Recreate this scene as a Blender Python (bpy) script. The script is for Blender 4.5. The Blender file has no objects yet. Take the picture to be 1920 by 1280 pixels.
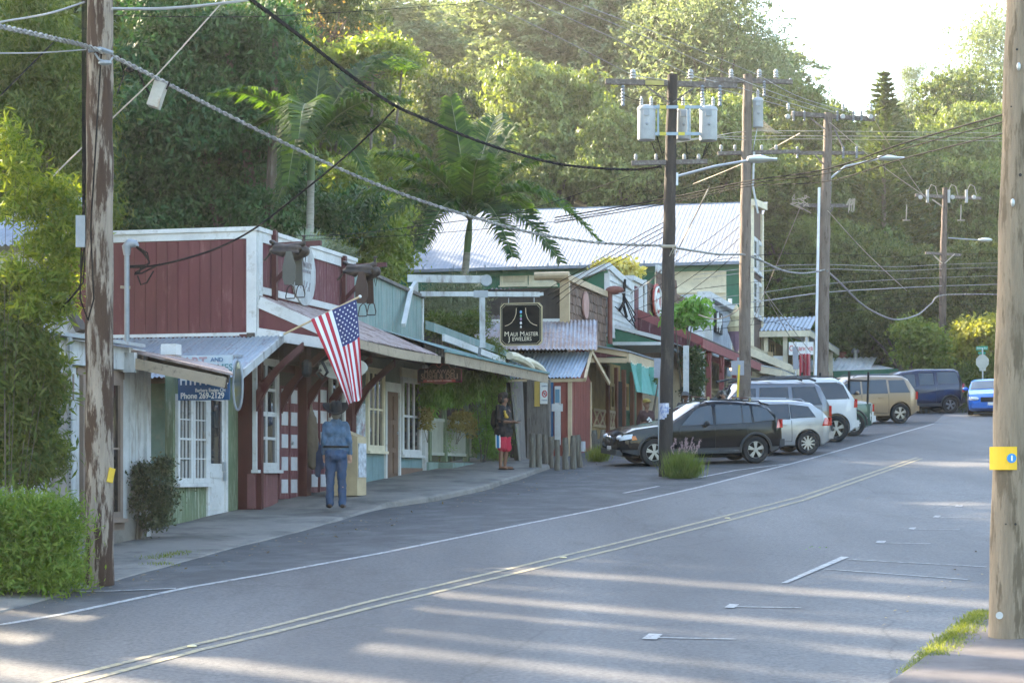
import bpy, bmesh, math, random
import numpy as np
from mathutils import Vector, Matrix
R = math.radians
SC = bpy.context.scene
COL = SC.collection
# ---------------- camera, sky, sun, exposure ----------------
F = 3840.0; HOR = 895.0
cam = bpy.data.cameras.new('camera'); camo = bpy.data.objects.new('camera', cam); COL.objects.link(camo)
cam.sensor_width = 36; cam.lens = 72; cam.shift_y = (HOR-640)/1920.0
cam.clip_start = .1; cam.clip_end = 3000
camo.location = (0, 0, 0); camo.rotation_euler = (R(90), 0, 0)
SC.camera = camo
SUN_AZ = R(-50); SUN_EL = R(26)
sd = Vector((math.sin(SUN_AZ)*math.cos(SUN_EL), math.cos(SUN_AZ)*math.cos(SUN_EL), math.sin(SUN_EL)))
w = bpy.data.worlds.new("World"); SC.world = w; w.use_nodes = True
nt = w.node_tree; bg = nt.nodes['Background']
sk = nt.nodes.new('ShaderNodeTexSky'); sk.sky_type = 'NISHITA'; sk.sun_disc = False
sk.sun_elevation = SUN_EL; sk.sun_rotation = SUN_AZ; sk.air_density = 1.2; sk.dust_density = 1.6
nt.links.new(sk.outputs[0], bg.inputs[0]); bg.inputs[1].default_value = .125
sl = bpy.data.lights.new('sun', 'SUN'); sl.energy = 4.7; sl.angle = R(.8); sl.color = (1, .83, .60)
so = bpy.data.objects.new('sun', sl); COL.objects.link(so); so.rotation_euler = sd.to_track_quat('Z', 'Y').to_euler()
SC.view_settings.view_transform = 'Standard'; SC.view_settings.look = 'None'
SC.view_settings.exposure = 2.88; SC.view_settings.gamma = 1
cy = SC.cycles
cy.max_bounces = 6; cy.diffuse_bounces = 3; cy.glossy_bounces = 3; cy.transmission_bounces = 4; cy.transparent_max_bounces = 6
cy.volume_bounces = 0; cy.use_denoising = True; cy.caustics_reflective = False; cy.caustics_refractive = False
cy.volume_step_rate = 4; cy.use_adaptive_sampling = True; cy.adaptive_threshold = .02
# ---------------- frames: s runs up the street, t across it to the right ----------------
CS, SN = .9695, .245
def W(s, t, z): return (SN*s+CS*t, CS*s-SN*t, z)
def P(px, py, D): return ((px-960)*D/F, D, (HOR-py)*D/F)
def sOf(px, t):
    r = (px-960)/F
    return -t*(CS+SN*r)/(SN-CS*r)
def tOf(px, s):
    r = (px-960)/F
    return s*(CS*r-SN)/(CS+SN*r)
def zOf(py, s, t): return (HOR-py)*(CS*s-SN*t)/F
def sst(x, a, b):
    u = min(1, max(0, (x-a)/(b-a))); return u*u*(3-2*u)
def G(s, t=0):
    z = -2.9+.0645*min(s, 86)+max(0, s-86)*.012
    if s < 14: z += (14-s)*.03
    h = 0
    s_h = 108+13*sst(t, -15, -9); h += 12*sst(s, s_h, s_h+20)+max(0, s-s_h-18)*.12
    if t < -20: h += min(30, (-20-t)*.22)*sst(-t, 20, 34)*sst(s, 30, 60)
    if t > 10: h += min(12, (t-10)*.1)
    return z+min(h, 23+19*sst(-t, 14, 44))
def gp(px, py, dz=0):
    r = (px-960)/F; q = (HOR-py)/F; lo, hi = 8., 140.
    f = lambda D: G(D*CS+SN*r*D)+dz-q*D
    for D in np.arange(10, 140, .5):
        if f(D) > 0: lo, hi = D-.5, D; break
    for _ in range(30):
        m = (lo+hi)/2
        if f(m) > 0: hi = m
        else: lo = m
    D = (lo+hi)/2
    return (r*D, D, q*D)
def ST(p): return (SN*p[0]+CS*p[1], CS*p[0]-SN*p[1])
# ---------------- mesh builder ----------------
class MB:
    def __init__(self, f=None): self.V = []; self.F = []; self.M = []; self.f = f; self.mi = 0
    def v(self, p):
        if self.f: p = self.f(*p)
        self.V.append(tuple(p)); return len(self.V)-1
    def face(self, ids): self.F.append(tuple(ids)); self.M.append(self.mi)
    def poly(self, pts): self.face([self.v(p) for p in pts])
    def box(self, x0, x1, y0, y1, z0, z1):
        i = [self.v(p) for p in ((x0,y0,z0),(x1,y0,z0),(x1,y1,z0),(x0,y1,z0),(x0,y0,z1),(x1,y0,z1),(x1,y1,z1),(x0,y1,z1))]
        for q in ((0,3,2,1),(4,5,6,7),(0,1,5,4),(1,2,6,5),(2,3,7,6),(3,0,4,7)): self.face([i[k] for k in q])
        return self
    def hexa(self, A, B):
        a = [self.v(p) for p in A]; b = [self.v(p) for p in B]; n = len(a)
        self.face(a[::-1]); self.face(b)
        for k in range(n): self.face((a[k], a[(k+1) % n], b[(k+1) % n], b[k]))
        return self
    def ext(self, pts, d):
        return self.hexa(pts, [(p[0]+d[0], p[1]+d[1], p[2]+d[2]) for p in pts])
    def tube(self, pts, r, n=8, cap=True):
        pts = [Vector(p) for p in pts]; m = len(pts)
        rs = r if isinstance(r, (list, tuple)) else [r]*m
        rings = []; up = None
        for i, p in enumerate(pts):
            d = (pts[min(i+1, m-1)]-pts[max(i-1, 0)])
            if d.length < 1e-9: d = Vector((0, 0, 1))
            d.normalize()
            if up is None: up = Vector((0, 0, 1)) if abs(d.z) < .9 else Vector((1, 0, 0))
            a = d.cross(up)
            if a.length < 1e-4: a = d.cross(Vector((.3, 1, .2)))
            a.normalize(); b = a.cross(d); up = b
            rings.append([self.v(p+a*math.cos(2*math.pi*k/n)*rs[i]+b*math.sin(2*math.pi*k/n)*rs[i]) for k in range(n)])
        for i in range(m-1):
            for k in range(n): self.face((rings[i][k], rings[i][(k+1) % n], rings[i+1][(k+1) % n], rings[i+1][k]))
        if cap: self.face(rings[0][::-1]); self.face(rings[-1])
        return self
    def bar(self, a, b, w, h, up=(0, 0, 1)):
        a = Vector(a); b = Vector(b); d = (b-a).normalized(); u = Vector(up)
        s = d.cross(u)
        if s.length < 1e-4: s = d.cross(Vector((1, 0, 0)))
        s.normalize(); u = s.cross(d).normalized(); s *= w/2; u *= h/2
        return self.hexa([a-s-u, a+s-u, a+s+u, a-s+u], [b-s-u, b+s-u, b+s+u, b-s+u])
    def lathe(self, prof, c=(0, 0, 0), ax='z', n=16, cap=True):
        rings = []
        for (r, h) in prof:
            ring = []
            for k in range(n):
                a = 2*math.pi*k/n; x, y = r*math.cos(a), r*math.sin(a)
                q = (x, y, h) if ax == 'z' else ((h, x, y) if ax == 'x' else (y, h, x))
                ring.append(self.v((c[0]+q[0], c[1]+q[1], c[2]+q[2])))
            rings.append(ring)
        for i in range(len(rings)-1):
            for k in range(n): self.face((rings[i][k], rings[i][(k+1) % n], rings[i+1][(k+1) % n], rings[i+1][k]))
        if cap: self.face(rings[0][::-1]); self.face(rings[-1])
        return self
    def ell(self, c, r, n=12, m=8, rot=None):
        c = Vector(c); top = None; rings = []
        for j in range(1, m):
            ph = math.pi*j/m; ring = []
            for k in range(n):
                a = 2*math.pi*k/n
                q = Vector((r[0]*math.sin(ph)*math.cos(a), r[1]*math.sin(ph)*math.sin(a), r[2]*math.cos(ph)))
                if rot: q = rot @ q
                ring.append(self.v(c+q))
            rings.append(ring)
        q = Vector((0, 0, r[2])); q = rot @ q if rot else q
        a = self.v(c+q); b = self.v(c-q)
        for k in range(n):
            self.face((a, rings[0][k], rings[0][(k+1) % n])); self.face((b, rings[-1][(k+1) % n], rings[-1][k]))
        for i in range(len(rings)-1):
            for k in range(n): self.face((rings[i][k], rings[i+1][k], rings[i+1][(k+1) % n], rings[i][(k+1) % n]))
        return self
    def corr(self, o, u, v, nrm, pitch=.075, amp=.012, th=.004):
        # corrugated sheet: o origin, u across the waves, v along them
        o = Vector(o); u = Vector(u); v = Vector(v); nrm = Vector(nrm).normalized()
        n = max(8, int(u.length/pitch*6)); vs = 4
        idx = []
        for j in range(vs+1):
            row = []
            for i in range(n+1):
                a = 2*math.pi*(i/n*u.length)/pitch
                row.append(self.v(o+u*(i/n)+v*(j/vs)+nrm*(amp*math.sin(a)+.006*math.sin(i*.37+j))))
            idx.append(row)
        for j in range(vs):
            for i in range(n): self.face((idx[j][i], idx[j][i+1], idx[j+1][i+1], idx[j+1][i]))
        return self
    def build(self, name, mat, parent=None, loc=None, smooth=False):
        if (name in SPLIT or getattr(self, 'split', 0)) and len(self.V) > 8:
            pr = list(range(len(self.V)))
            def fd(i):
                while pr[i] != i: pr[i] = pr[pr[i]]; i = pr[i]
                return i
            for f_ in self.F:
                for k in f_[1:]: pr[fd(k)] = fd(f_[0])
            gs = {}
            for f_, m_ in zip(self.F, self.M): gs.setdefault(fd(f_[0]), []).append((f_, m_))
            if len(gs) > 1:
                for fs in gs.values():
                    c = MB(); c.sheet = getattr(self, 'sheet', False); ix = {}
                    for f_, m_ in fs:
                        for k in f_:
                            if k not in ix: ix[k] = len(c.V); c.V.append(self.V[k])
                        c.F.append(tuple(ix[k] for k in f_)); c.M.append(m_)
                    o = c.build(name, mat, parent, loc, smooth)
                return o
        me = bpy.data.meshes.new(name)
        off = Vector(WL.get(parent.name, (0, 0, 0))) if parent else Vector(loc or (0, 0, 0))
        me.from_pydata([(a[0]-off.x, a[1]-off.y, a[2]-off.z) for a in self.V], [], self.F)
        for m in (mat if isinstance(mat, (list, tuple)) else [mat]): me.materials.append(m)
        me.polygons.foreach_set('material_index', self.M)
        bm = bmesh.new(); bm.from_mesh(me)
        if not getattr(self, 'sheet', False): bmesh.ops.recalc_face_normals(bm, faces=bm.faces)
        bm.to_mesh(me); bm.free()
        if smooth:
            me.shade_smooth(); me.set_sharp_from_angle(angle=R(smooth if smooth is not True else 40))
        me.update()
        o = bpy.data.objects.new(name, me); COL.objects.link(o)
        if parent: o.parent = parent; WL[o.name] = tuple(off)
        else: o.location = off; WL[o.name] = tuple(off)
        return o
WL = {}
def tag(o, label=None, cat=None, group=None, kind=None):
    if label: o['label'] = label
    if cat: o['category'] = cat
    if group: o['group'] = group
    if kind: o['kind'] = kind
    return o
def thing(name, label, cat, loc=(0, 0, 0), group=None):
    o = bpy.data.objects.new(name, None); COL.objects.link(o); o.location = loc; o.empty_display_size = .3
    WL[o.name] = tuple(loc)
    return tag(o, label, cat, group)
def dup(root, loc, rz=0, scale=None, label=None, group=None):
    def cp(o, par):
        c = o.copy(); COL.objects.link(c)
        if par: c.parent = par
        for k in o.children: cp(k, c)
        return c
    c = cp(root, None); c.location = loc; c.rotation_euler = (0, 0, rz)
    if scale: c.scale = scale if isinstance(scale, (tuple, list)) else (scale,)*3
    if label: c['label'] = label
    if group: c['group'] = group
    return c
def evalmods(o):
    dg = bpy.context.evaluated_depsgraph_get(); dg.update()
    me = bpy.data.meshes.new_from_object(o.evaluated_get(dg)); old = o.data
    o.modifiers.clear(); o.data = me; me.name = old.name; bpy.data.meshes.remove(old)
    return o
# ---------------- materials ----------------
MC = {}
def newmat(name):
    m = bpy.data.materials.new(name); m.use_nodes = True
    nt = m.node_tree; return m, nt, nt.nodes, nt.links, nt.nodes['Principled BSDF']
def ramp(N, stops):
    r = N.new('ShaderNodeValToRGB'); e = r.color_ramp.elements
    while len(e) < len(stops): e.new(.5)
    for k, (p, c) in enumerate(stops): e[k].position = p; e[k].color = (*c, 1)
    return r
def coords(N, L, sc=(1, 1, 1), rz=0):
    tc = N.new('ShaderNodeTexCoord'); mp = N.new('ShaderNodeMapping')
    mp.inputs['Scale'].default_value = sc; mp.inputs['Rotation'].default_value = (0, 0, rz)
    L.new(tc.outputs['Object'], mp.inputs[0]); return mp
def mat(name, c, rough=.7, metal=0, var=.18, scale=2.5, bump=.15, bscale=30, st=(1, 1, 1), spec=.4, c2=None, cut=.58, soft=.08, wsc=3, coat=0, wst=None):
    """plain surface with patchy tone, fine bump; c2 = worn/stained second colour showing above `cut`"""
    if name in MC: return MC[name]
    m, nt, N, L, B = newmat(name)
    mp = coords(N, L, st)
    n = N.new('ShaderNodeTexNoise'); n.inputs['Scale'].default_value = scale; n.inputs['Detail'].default_value = 6; n.inputs['Roughness'].default_value = .65
    L.new(mp.outputs[0], n.inputs[0])
    lo = [max(0, x*(1-var)) for x in c]; hi = [min(1, x*(1+var)) for x in c]
    r = ramp(N, [(.3, lo), (.7, hi)]); L.new(n.outputs[0], r.inputs[0]); out = r.outputs[0]
    if c2:
        mp2 = coords(N, L, wst or st)
        n2 = N.new('ShaderNodeTexNoise'); n2.inputs['Scale'].default_value = wsc; n2.inputs['Detail'].default_value = 8; n2.inputs['Roughness'].default_value = .7
        L.new(mp2.outputs[0], n2.inputs[0])
        r2 = ramp(N, [(cut-soft, (0, 0, 0)), (cut+soft, (1, 1, 1))]); L.new(n2.outputs[0], r2.inputs[0])
        mx = N.new('ShaderNodeMixRGB'); L.new(r2.outputs[0], mx.inputs[0]); L.new(out, mx.inputs[1]); mx.inputs[2].default_value = (*c2, 1); out = mx.outputs[0]
    L.new(out, B.inputs['Base Color'])
    B.inputs['Roughness'].default_value = rough; B.inputs['Metallic'].default_value = metal
    B.inputs['Specular IOR Level'].default_value = spec; B.inputs['Coat Weight'].default_value = coat
    B.inputs['Coat Roughness'].default_value = .04
    if bump:
        n3 = N.new('ShaderNodeTexNoise'); n3.inputs['Scale'].default_value = bscale; n3.inputs['Detail'].default_value = 4
        L.new(mp.outputs[0], n3.inputs[0]); b = N.new('ShaderNodeBump'); b.inputs['Strength'].default_value = bump; b.inputs['Distance'].default_value = .02
        L.new(n3.outputs[0], b.inputs['Height']); L.new(b.outputs[0], B.inputs['Normal'])
    MC[name] = m; return m
def leafmat(name, c1, c2, trans=.4, tcol=None):
    if name in MC: return MC[name]
    m, nt, N, L, B = newmat(name)
    g = N.new('ShaderNodeNewGeometry'); oi = N.new('ShaderNodeObjectInfo')
    mp = coords(N, L); n = N.new('ShaderNodeTexNoise'); n.inputs['Scale'].default_value = .9; n.inputs['Detail'].default_value = 3
    L.new(mp.outputs[0], n.inputs[0])
    a = N.new('ShaderNodeMath'); a.operation = 'ADD'; L.new(g.outputs['Random Per Island'], a.inputs[0]); L.new(n.outputs[0], a.inputs[1])
    a2 = N.new('ShaderNodeMath'); a2.operation = 'MULTIPLY_ADD'; L.new(oi.outputs['Random'], a2.inputs[0]); a2.inputs[1].default_value = .35; L.new(a.outputs[0], a2.inputs[2])
    mr = N.new('ShaderNodeMapRange'); mr.inputs['From Min'].default_value = .45; mr.inputs['From Max'].default_value = 1.6; L.new(a2.outputs[0], mr.inputs[0])
    r = ramp(N, [(0, c1), (1, c2)]); L.new(mr.outputs[0], r.inputs[0])
    L.new(r.outputs[0], B.inputs['Base Color']); B.inputs['Roughness'].default_value = .55; B.inputs['Specular IOR Level'].default_value = .3
    t = N.new('ShaderNodeBsdfTranslucent'); mx = N.new('ShaderNodeMixShader'); mx.inputs[0].default_value = trans
    hv = N.new('ShaderNodeMixRGB'); hv.blend_type = 'MULTIPLY'; hv.inputs[0].default_value = 1; L.new(r.outputs[0], hv.inputs[1]); hv.inputs[2].default_value = (*(tcol or (2.2, 1.9, .6)), 1)
    L.new(hv.outputs[0], t.inputs[0])
    L.new(B.outputs[0], mx.inputs[1]); L.new(t.outputs[0], mx.inputs[2]); L.new(mx.outputs[0], N['Material Output'].inputs[0])
    MC[name] = m; return m
def glass(name, c=(.02, .025, .03), rough=.04):
    if name in MC: return MC[name]
    m, nt, N, L, B = newmat(name)
    B.inputs['Base Color'].default_value = (*c, 1); B.inputs['Roughness'].default_value = rough; B.inputs['Specular IOR Level'].default_value = .5
    B.inputs['Coat Weight'].default_value = .15; B.inputs['Coat Roughness'].default_value = .02
    mp = coords(N, L); n = N.new('ShaderNodeTexNoise'); n.inputs['Scale'].default_value = 1.3
    L.new(mp.outputs[0], n.inputs[0]); b = N.new('ShaderNodeBump'); b.inputs['Strength'].default_value = .04; L.new(n.outputs[0], b.inputs['Height']); L.new(b.outputs[0], B.inputs['Normal']); L.new(b.outputs[0], B.inputs['Coat Normal'])
    MC[name] = m; return m
def emit(name, c, s):
    m, nt, N, L, B = newmat(name); B.inputs['Emission Color'].default_value = (*c, 1); B.inputs['Emission Strength'].default_value = s; B.inputs['Base Color'].default_value = (*c, 1)
    MC[name] = m; return m
WP = dict(bump=.3, bscale=25)
white = mat('white_paint', (.55, .55, .54), .6, c2=(.33, .31, .28), cut=.62, wsc=5)
white2 = mat('white_worn', (.42, .43, .43), .7, c2=(.20, .18, .16), cut=.57, wsc=4, wst=(1, 1, .25))
cream = mat('cream_paint', (.62, .55, .40), .6, c2=(.4, .34, .24), cut=.7)
redp = mat('barn_red', (.105, .023, .026), .65, var=.18, scale=3, c2=(.19, .075, .075), cut=.64, wsc=6, st=(1, 1, .2))
redp2 = mat('faded_red', (.12, .034, .042), .75, var=.2, c2=(.33, .2, .2), cut=.62, wsc=7, wst=(3, 3, .3))
maroon = mat('maroon_paint', (.065, .012, .013), .5, c2=(.18, .08, .07), cut=.7)
teal = mat('teal_paint', (.17, .25, .235), .75, c2=(.25, .28, .265), cut=.55, wsc=4, wst=(4, 4, .4))
teald = mat('teal_dark', (.12, .22, .22), .7, c2=(.2, .26, .25), cut=.62)
sage = mat('sage_paint', (.125, .165, .095), .75, c2=(.34, .36, .28), cut=.6, wsc=5, wst=(4, 4, .4))
greenp = mat('green_paint', (.035, .13, .075), .65, c2=(.07, .17, .11), cut=.65)
woodg = mat('weathered_wood', (.17, .155, .14), .9, c2=(.06, .05, .045), cut=.58, wsc=6, st=(6, 6, .5), bump=.6)
woodt = mat('tan_wood', (.42, .31, .17), .7, st=(3, 3, .5), c2=(.28, .19, .10), cut=.63)
woodf = mat('fascia_wood', (.34, .27, .19), .8, c2=(.14, .11, .08), cut=.6, wsc=5)
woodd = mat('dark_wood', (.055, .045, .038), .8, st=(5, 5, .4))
brownd = mat('brown_door', (.13, .075, .05), .7, st=(6, 6, .4), c2=(.2, .14, .1), cut=.6)
tin = mat('tin_roof', (.36, .40, .44), .45, metal=.6, c2=(.22, .19, .18), cut=.62, wsc=2.5)
tinw = mat('tin_white', (.20, .225, .265), .6, metal=.1, c2=(.29, .30, .33), cut=.62, wsc=3, wst=(1, 1, .3))
tinr = mat('tin_rust', (.34, .27, .25), .7, metal=.2, c2=(.15, .09, .07), cut=.55, wsc=3)
tinp = mat('tin_purple', (.16, .12, .13), .6, metal=.2, c2=(.22, .17, .16), cut=.6)
galv = mat('galvanised', (.42, .44, .46), .45, metal=.7)
galvd = mat('galvanised_dull', (.25, .27, .29), .55, metal=.4)
black = mat('black_plain', (.008, .008, .009), .6, bump=.05)
blackr = mat('black_rubber', (.018, .018, .018), .85, bump=.1)
cable = mat('cable_black', (.012, .012, .013), .9, bump=0, spec=.1)
cableg = mat('cable_grey', (.30, .29, .28), .6, bump=0)
cablet = mat('cable_tan', (.36, .31, .24), .7, bump=0)
conc = mat('concrete', (.195, .18, .16), .9, scale=1.2, c2=(.10, .094, .085), cut=.55, wsc=.8, bscale=60)
gls = glass('window_glass'); gls.node_tree.nodes['Principled BSDF'].inputs['Coat Weight'].default_value = 1
glsd = glass('dark_interior_glass', (.008, .009, .01), .08)
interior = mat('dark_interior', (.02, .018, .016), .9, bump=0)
yellowp = mat('yellow_paint', (.62, .40, .03), .6)
blue = mat('sign_blue', (.02, .085, .20), .5, bump=0)
ltwhite = mat('letter_white', (.75, .75, .72), .6, bump=0, var=.05)
ltred = mat('letter_red', (.5, .03, .03), .6, bump=0, var=.05)
porc = mat('porcelain', (.33, .33, .32), .3, bump=0)
trg = mat('transformer_grey', (.34, .36, .38), .45, bump=.03, c2=(.26, .26, .26), cut=.7)
SPLIT = {'door_gap', 'stirrup', 'bumper', 'arm_brace', 'bolt_hole', 'fascia', 'window_trim', 'fitting', 'roof_trim', 'transformer_frame', 'yellow_panel', 'fuse', 'porch_post', 'column', 'door_panel', 'corner_post', 'band_tag', 'beam', 'pillar'}
# ---------------- text ----------------
def text(s, size, m, o, xd, parent, name='lettering', yd=(0, 0, 1), depth=.006, align='CENTER', bold=0, sx=1):
    cu = bpy.data.curves.new('t', 'FONT'); cu.body = s; cu.size = size; cu.extrude = depth/2; cu.align_x = align; cu.align_y = 'CENTER'; cu.offset = bold
    ob = bpy.data.objects.new('t', cu); COL.objects.link(ob)
    dg = bpy.context.evaluated_depsgraph_get(); dg.update()
    me = bpy.data.meshes.new_from_object(ob.evaluated_get(dg)); bpy.data.objects.remove(ob); bpy.data.curves.remove(cu)
    x = Vector(xd).normalized()*sx; y = Vector(yd).normalized(); z = x.cross(y).normalized()
    off = Vector(WL.get(parent.name, (0, 0, 0))); o = Vector(o)-off
    M = Matrix(((x.x, y.x, z.x, o.x), (x.y, y.y, z.y, o.y), (x.z, y.z, z.z, o.z), (0, 0, 0, 1)))
    me.transform(M); me.materials.clear(); me.materials.append(m); me.name = name
    ob = bpy.data.objects.new(name, me); COL.objects.link(ob); ob.parent = parent; WL[ob.name] = tuple(off)
    return ob
TD = Vector((CS, -SN, 0)); SD = Vector((SN, CS, 0)); UP = Vector((0, 0, 1))
# ---------------- ground, road, pavements, markings ----------------
def asphalt():
    m, nt, N, L, B = newmat('asphalt')
    mp = coords(N, L); 
    n = N.new('ShaderNodeTexNoise'); n.inputs['Scale'].default_value = .35; n.inputs['Detail'].default_value = 6
    mp1 = coords(N, L, (1, .12, 1), R(-18)); L.new(mp1.outputs[0], n.inputs[0])
    n2 = N.new('ShaderNodeTexNoise'); n2.inputs['Scale'].default_value = 22; n2.inputs['Detail'].default_value = 3; L.new(mp.outputs[0], n2.inputs[0])
    r = ramp(N, [(.36, (.050, .050, .052)), (.62, (.116, .115, .114))]); L.new(n.outputs[0], r.inputs[0])
    r2 = ramp(N, [(.35, (.6, .6, .6)), (.65, (1.4, 1.4, 1.37))]); L.new(n2.outputs[0], r2.inputs[0])
    mx = N.new('ShaderNodeMixRGB'); mx.blend_type = 'MULTIPLY'; mx.inputs[0].default_value = .8; L.new(r.outputs[0], mx.inputs[1]); L.new(r2.outputs[0], mx.inputs[2])
    n4 = N.new('ShaderNodeTexNoise'); n4.inputs['Scale'].default_value = .5; n4.inputs['Detail'].default_value = 9; n4.inputs['Roughness'].default_value = .75
    mp4 = coords(N, L, (1, .5, 1), R(-18)); L.new(mp4.outputs[0], n4.inputs[0])
    r4 = ramp(N, [(.52, (1, 1, 1)), (.66, (.62, .61, .60))]); L.new(n4.outputs[0], r4.inputs[0])
    mx4 = N.new('ShaderNodeMixRGB'); mx4.blend_type = 'MULTIPLY'; mx4.inputs[0].default_value = 1; L.new(mx.outputs[0], mx4.inputs[1]); L.new(r4.outputs[0], mx4.inputs[2])
    vo = N.new('ShaderNodeTexVoronoi'); vo.feature = 'DISTANCE_TO_EDGE'; vo.inputs['Scale'].default_value = .22
    nd = N.new('ShaderNodeTexNoise'); nd.inputs['Scale'].default_value = 1.2; nd.inputs['Detail'].default_value = 8; L.new(mp.outputs[0], nd.inputs[0])
    va = N.new('ShaderNodeMixRGB'); va.inputs[0].default_value = .35; L.new(mp.outputs[0], va.inputs[1]); va.blend_type = 'ADD'; L.new(nd.outputs['Color'], va.inputs[2]); L.new(va.outputs[0], vo.inputs['Vector'])
    rv = ramp(N, [(.0, (.45, .45, .45)), (.006, (1, 1, 1))]); L.new(vo.outputs['Distance'], rv.inputs[0])
    mx5 = N.new('ShaderNodeMixRGB'); mx5.blend_type = 'MULTIPLY'; mx5.inputs[0].default_value = .7; L.new(mx4.outputs[0], mx5.inputs[1]); L.new(rv.outputs[0], mx5.inputs[2]); mx4 = mx5
    L.new(mx4.outputs[0], B.inputs['Base Color']); B.inputs['Roughness'].default_value = .62; B.inputs['Specular IOR Level'].default_value = .35
    n3 = N.new('ShaderNodeTexNoise'); n3.inputs['Scale'].default_value = 90; L.new(mp.outputs[0], n3.inputs[0])
    b = N.new('ShaderNodeBump'); b.inputs['Strength'].default_value = .5; b.inputs['Distance'].default_value = .01; L.new(n3.outputs[0], b.inputs['Height']); L.new(b.outputs[0], B.inputs['Normal'])
    return m
asph = asphalt()
asph2 = mat('asphalt_worn', (.062, .061, .062), .85, scale=1.5, c2=(.10, .10, .10), cut=.55, wsc=1.2, bump=.5, bscale=70)
soil = mat('hill_soil', (.045, .06, .02), .95, c2=(.09, .07, .035), cut=.6, wsc=.3)
paintw = mat('line_white', (.36, .36, .35), .7, c2=(.14, .14, .14), cut=.54, wsc=14, bscale=60)
painty = mat('line_yellow', (.30, .255, .15), .7, c2=(.13, .13, .125), cut=.53, wsc=14, bscale=60)
ss = sorted(set([float(x) for x in range(-30, 14, 6)]+[14]+[float(x) for x in range(16, 86, 2)]+[86]+[float(x) for x in range(88, 160, 3)]+[float(x) for x in range(160, 420, 12)]))
ts = [-300, -220, -160, -120, -90, -70, -56, -46, -38, -32, -28, -24, -20, -17, -13, -8, -3, 2, 6, 10, 16, 24, 40, 70, 120, 200]
g = MB(W); idx = [[g.v((s, t, G(s, t))) for t in ts] for s in ss]
for i in range(len(ss)-1):
    for j in range(len(ts)-1): g.face((idx[i][j], idx[i][j+1], idx[i+1][j+1], idx[i+1][j]))
g.sheet = True
tag(g.build('ground', soil, smooth=60), kind='structure')
def strip(name, fn0, fn1, s0, s1, dz, m, label=None, nt_=1):
    b = MB(W); b.sheet = True
    rows = sorted(set([s for s in ss if s0 < s < s1]+[s0, s1])); prev = None
    for s in rows:
        a, c = fn0(s), fn1(s); cur = [b.v((s, a+(c-a)*k/nt_, G(s)+dz)) for k in range(nt_+1)]
        if prev:
            for k in range(nt_): b.face((prev[k], prev[k+1], cur[k+1], cur[k]))
        prev = cur
    return tag(b.build(name, m), kind='structure')
curb = [ST(gp(*p)) for p in ((1706, 1280), (1850, 1158), (1862, 1140))]
def curbt(s): return float(np.interp(s, [14, 17.6, 22.5, 50, 86, 130], [-1.65, -1.06, -.35, 2.4, 3.2, 4.2]))
edge = [ST(gp(*p)) for p in ((-120, 1190), (0, 1173), (120, 1152), (350, 1103), (500, 1077), (720, 1037), (960, 988), (1160, 948), (1310, 914), (1475, 872), (1520, 860), (1750, 795))]
es = [e[0] for e in edge]; et = [e[1] for e in edge]
def edget(s): return float(np.interp(s, es, et))
strip('parking_shoulder', lambda s: -13.6, lambda s: edget(s)+.1, -20, 140, .004, asph2)
strip('road', lambda s: edget(s) - .02, lambda s: curbt(s)-.05, -20, 140, .008, asph, nt_=1)
def line(name, pts, w0, m, dz=.014):
    q = [Vector(gp(*p)) for p in pts]; b = MB(); b.sheet = True; prev = None
    # densify
    r = [q[0]]
    for a, c in zip(q, q[1:]):
        k = max(1, int((c-a).length/1.0))
        for i in range(1, k+1):
            p = a.lerp(c, i/k); r.append(p)
    for i, p in enumerate(r):
        d = (r[min(i+1, len(r)-1)]-r[max(0, i-1)]); d.z = 0; d.normalize(); n = Vector((d.y, -d.x, 0))*w0/2
        cur = []
        for e in (p-n, p+n):
            s_, t_ = ST(e); cur.append(b.v((e.x, e.y, G(s_)+dz)))
        if prev: b.face((prev[0], prev[1], cur[1], cur[0]))
        prev = cur
    return tag(b.build(name, m), kind='structure')
line('edge_line', [(0, 1173), (120, 1152), (350, 1103), (500, 1077), (720, 1037), (960, 988), (1160, 948), (1310, 914), (1475, 872), (1520, 860), (1750, 795)], .11, paintw)
line('centre_line', [(60, 1288), (365, 1210), (500, 1178), (700, 1127), (960, 1066), (1160, 1018), (1360, 968), (1500, 932), (1720, 858)], .10, painty)
line('centre_line', [(90, 1297), (370, 1221), (505, 1189), (705, 1138), (965, 1076), (1168, 1027), (1368, 976), (1508, 938), (1728, 860)], .10, painty)
line('shoulder_line', [(130, 1110), (210, 1109), (330, 1104)], .07, paintw)
line('shoulder_line', [(1170, 925), (1235, 912)], .09, paintw)
line('shoulder_line', [(1300, 898), (1380, 882), (1475, 870)], .10, paintw)
for a, b_, ww in (((1228, 1197), (1380, 1200), .05), ((1374, 1139), (1502, 1141), .05),
                  ((1655, 1019), (1745, 1020), .05), ((1716, 993), (1800, 994), .05),
                  ((1762, 971), (1840, 972), .05), ((1590, 1050), (1850, 1064), .05), ((1545, 1068), (1815, 1088), .05)):
    line('parking_mark', [a, b_], ww, paintw, .016)
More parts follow.
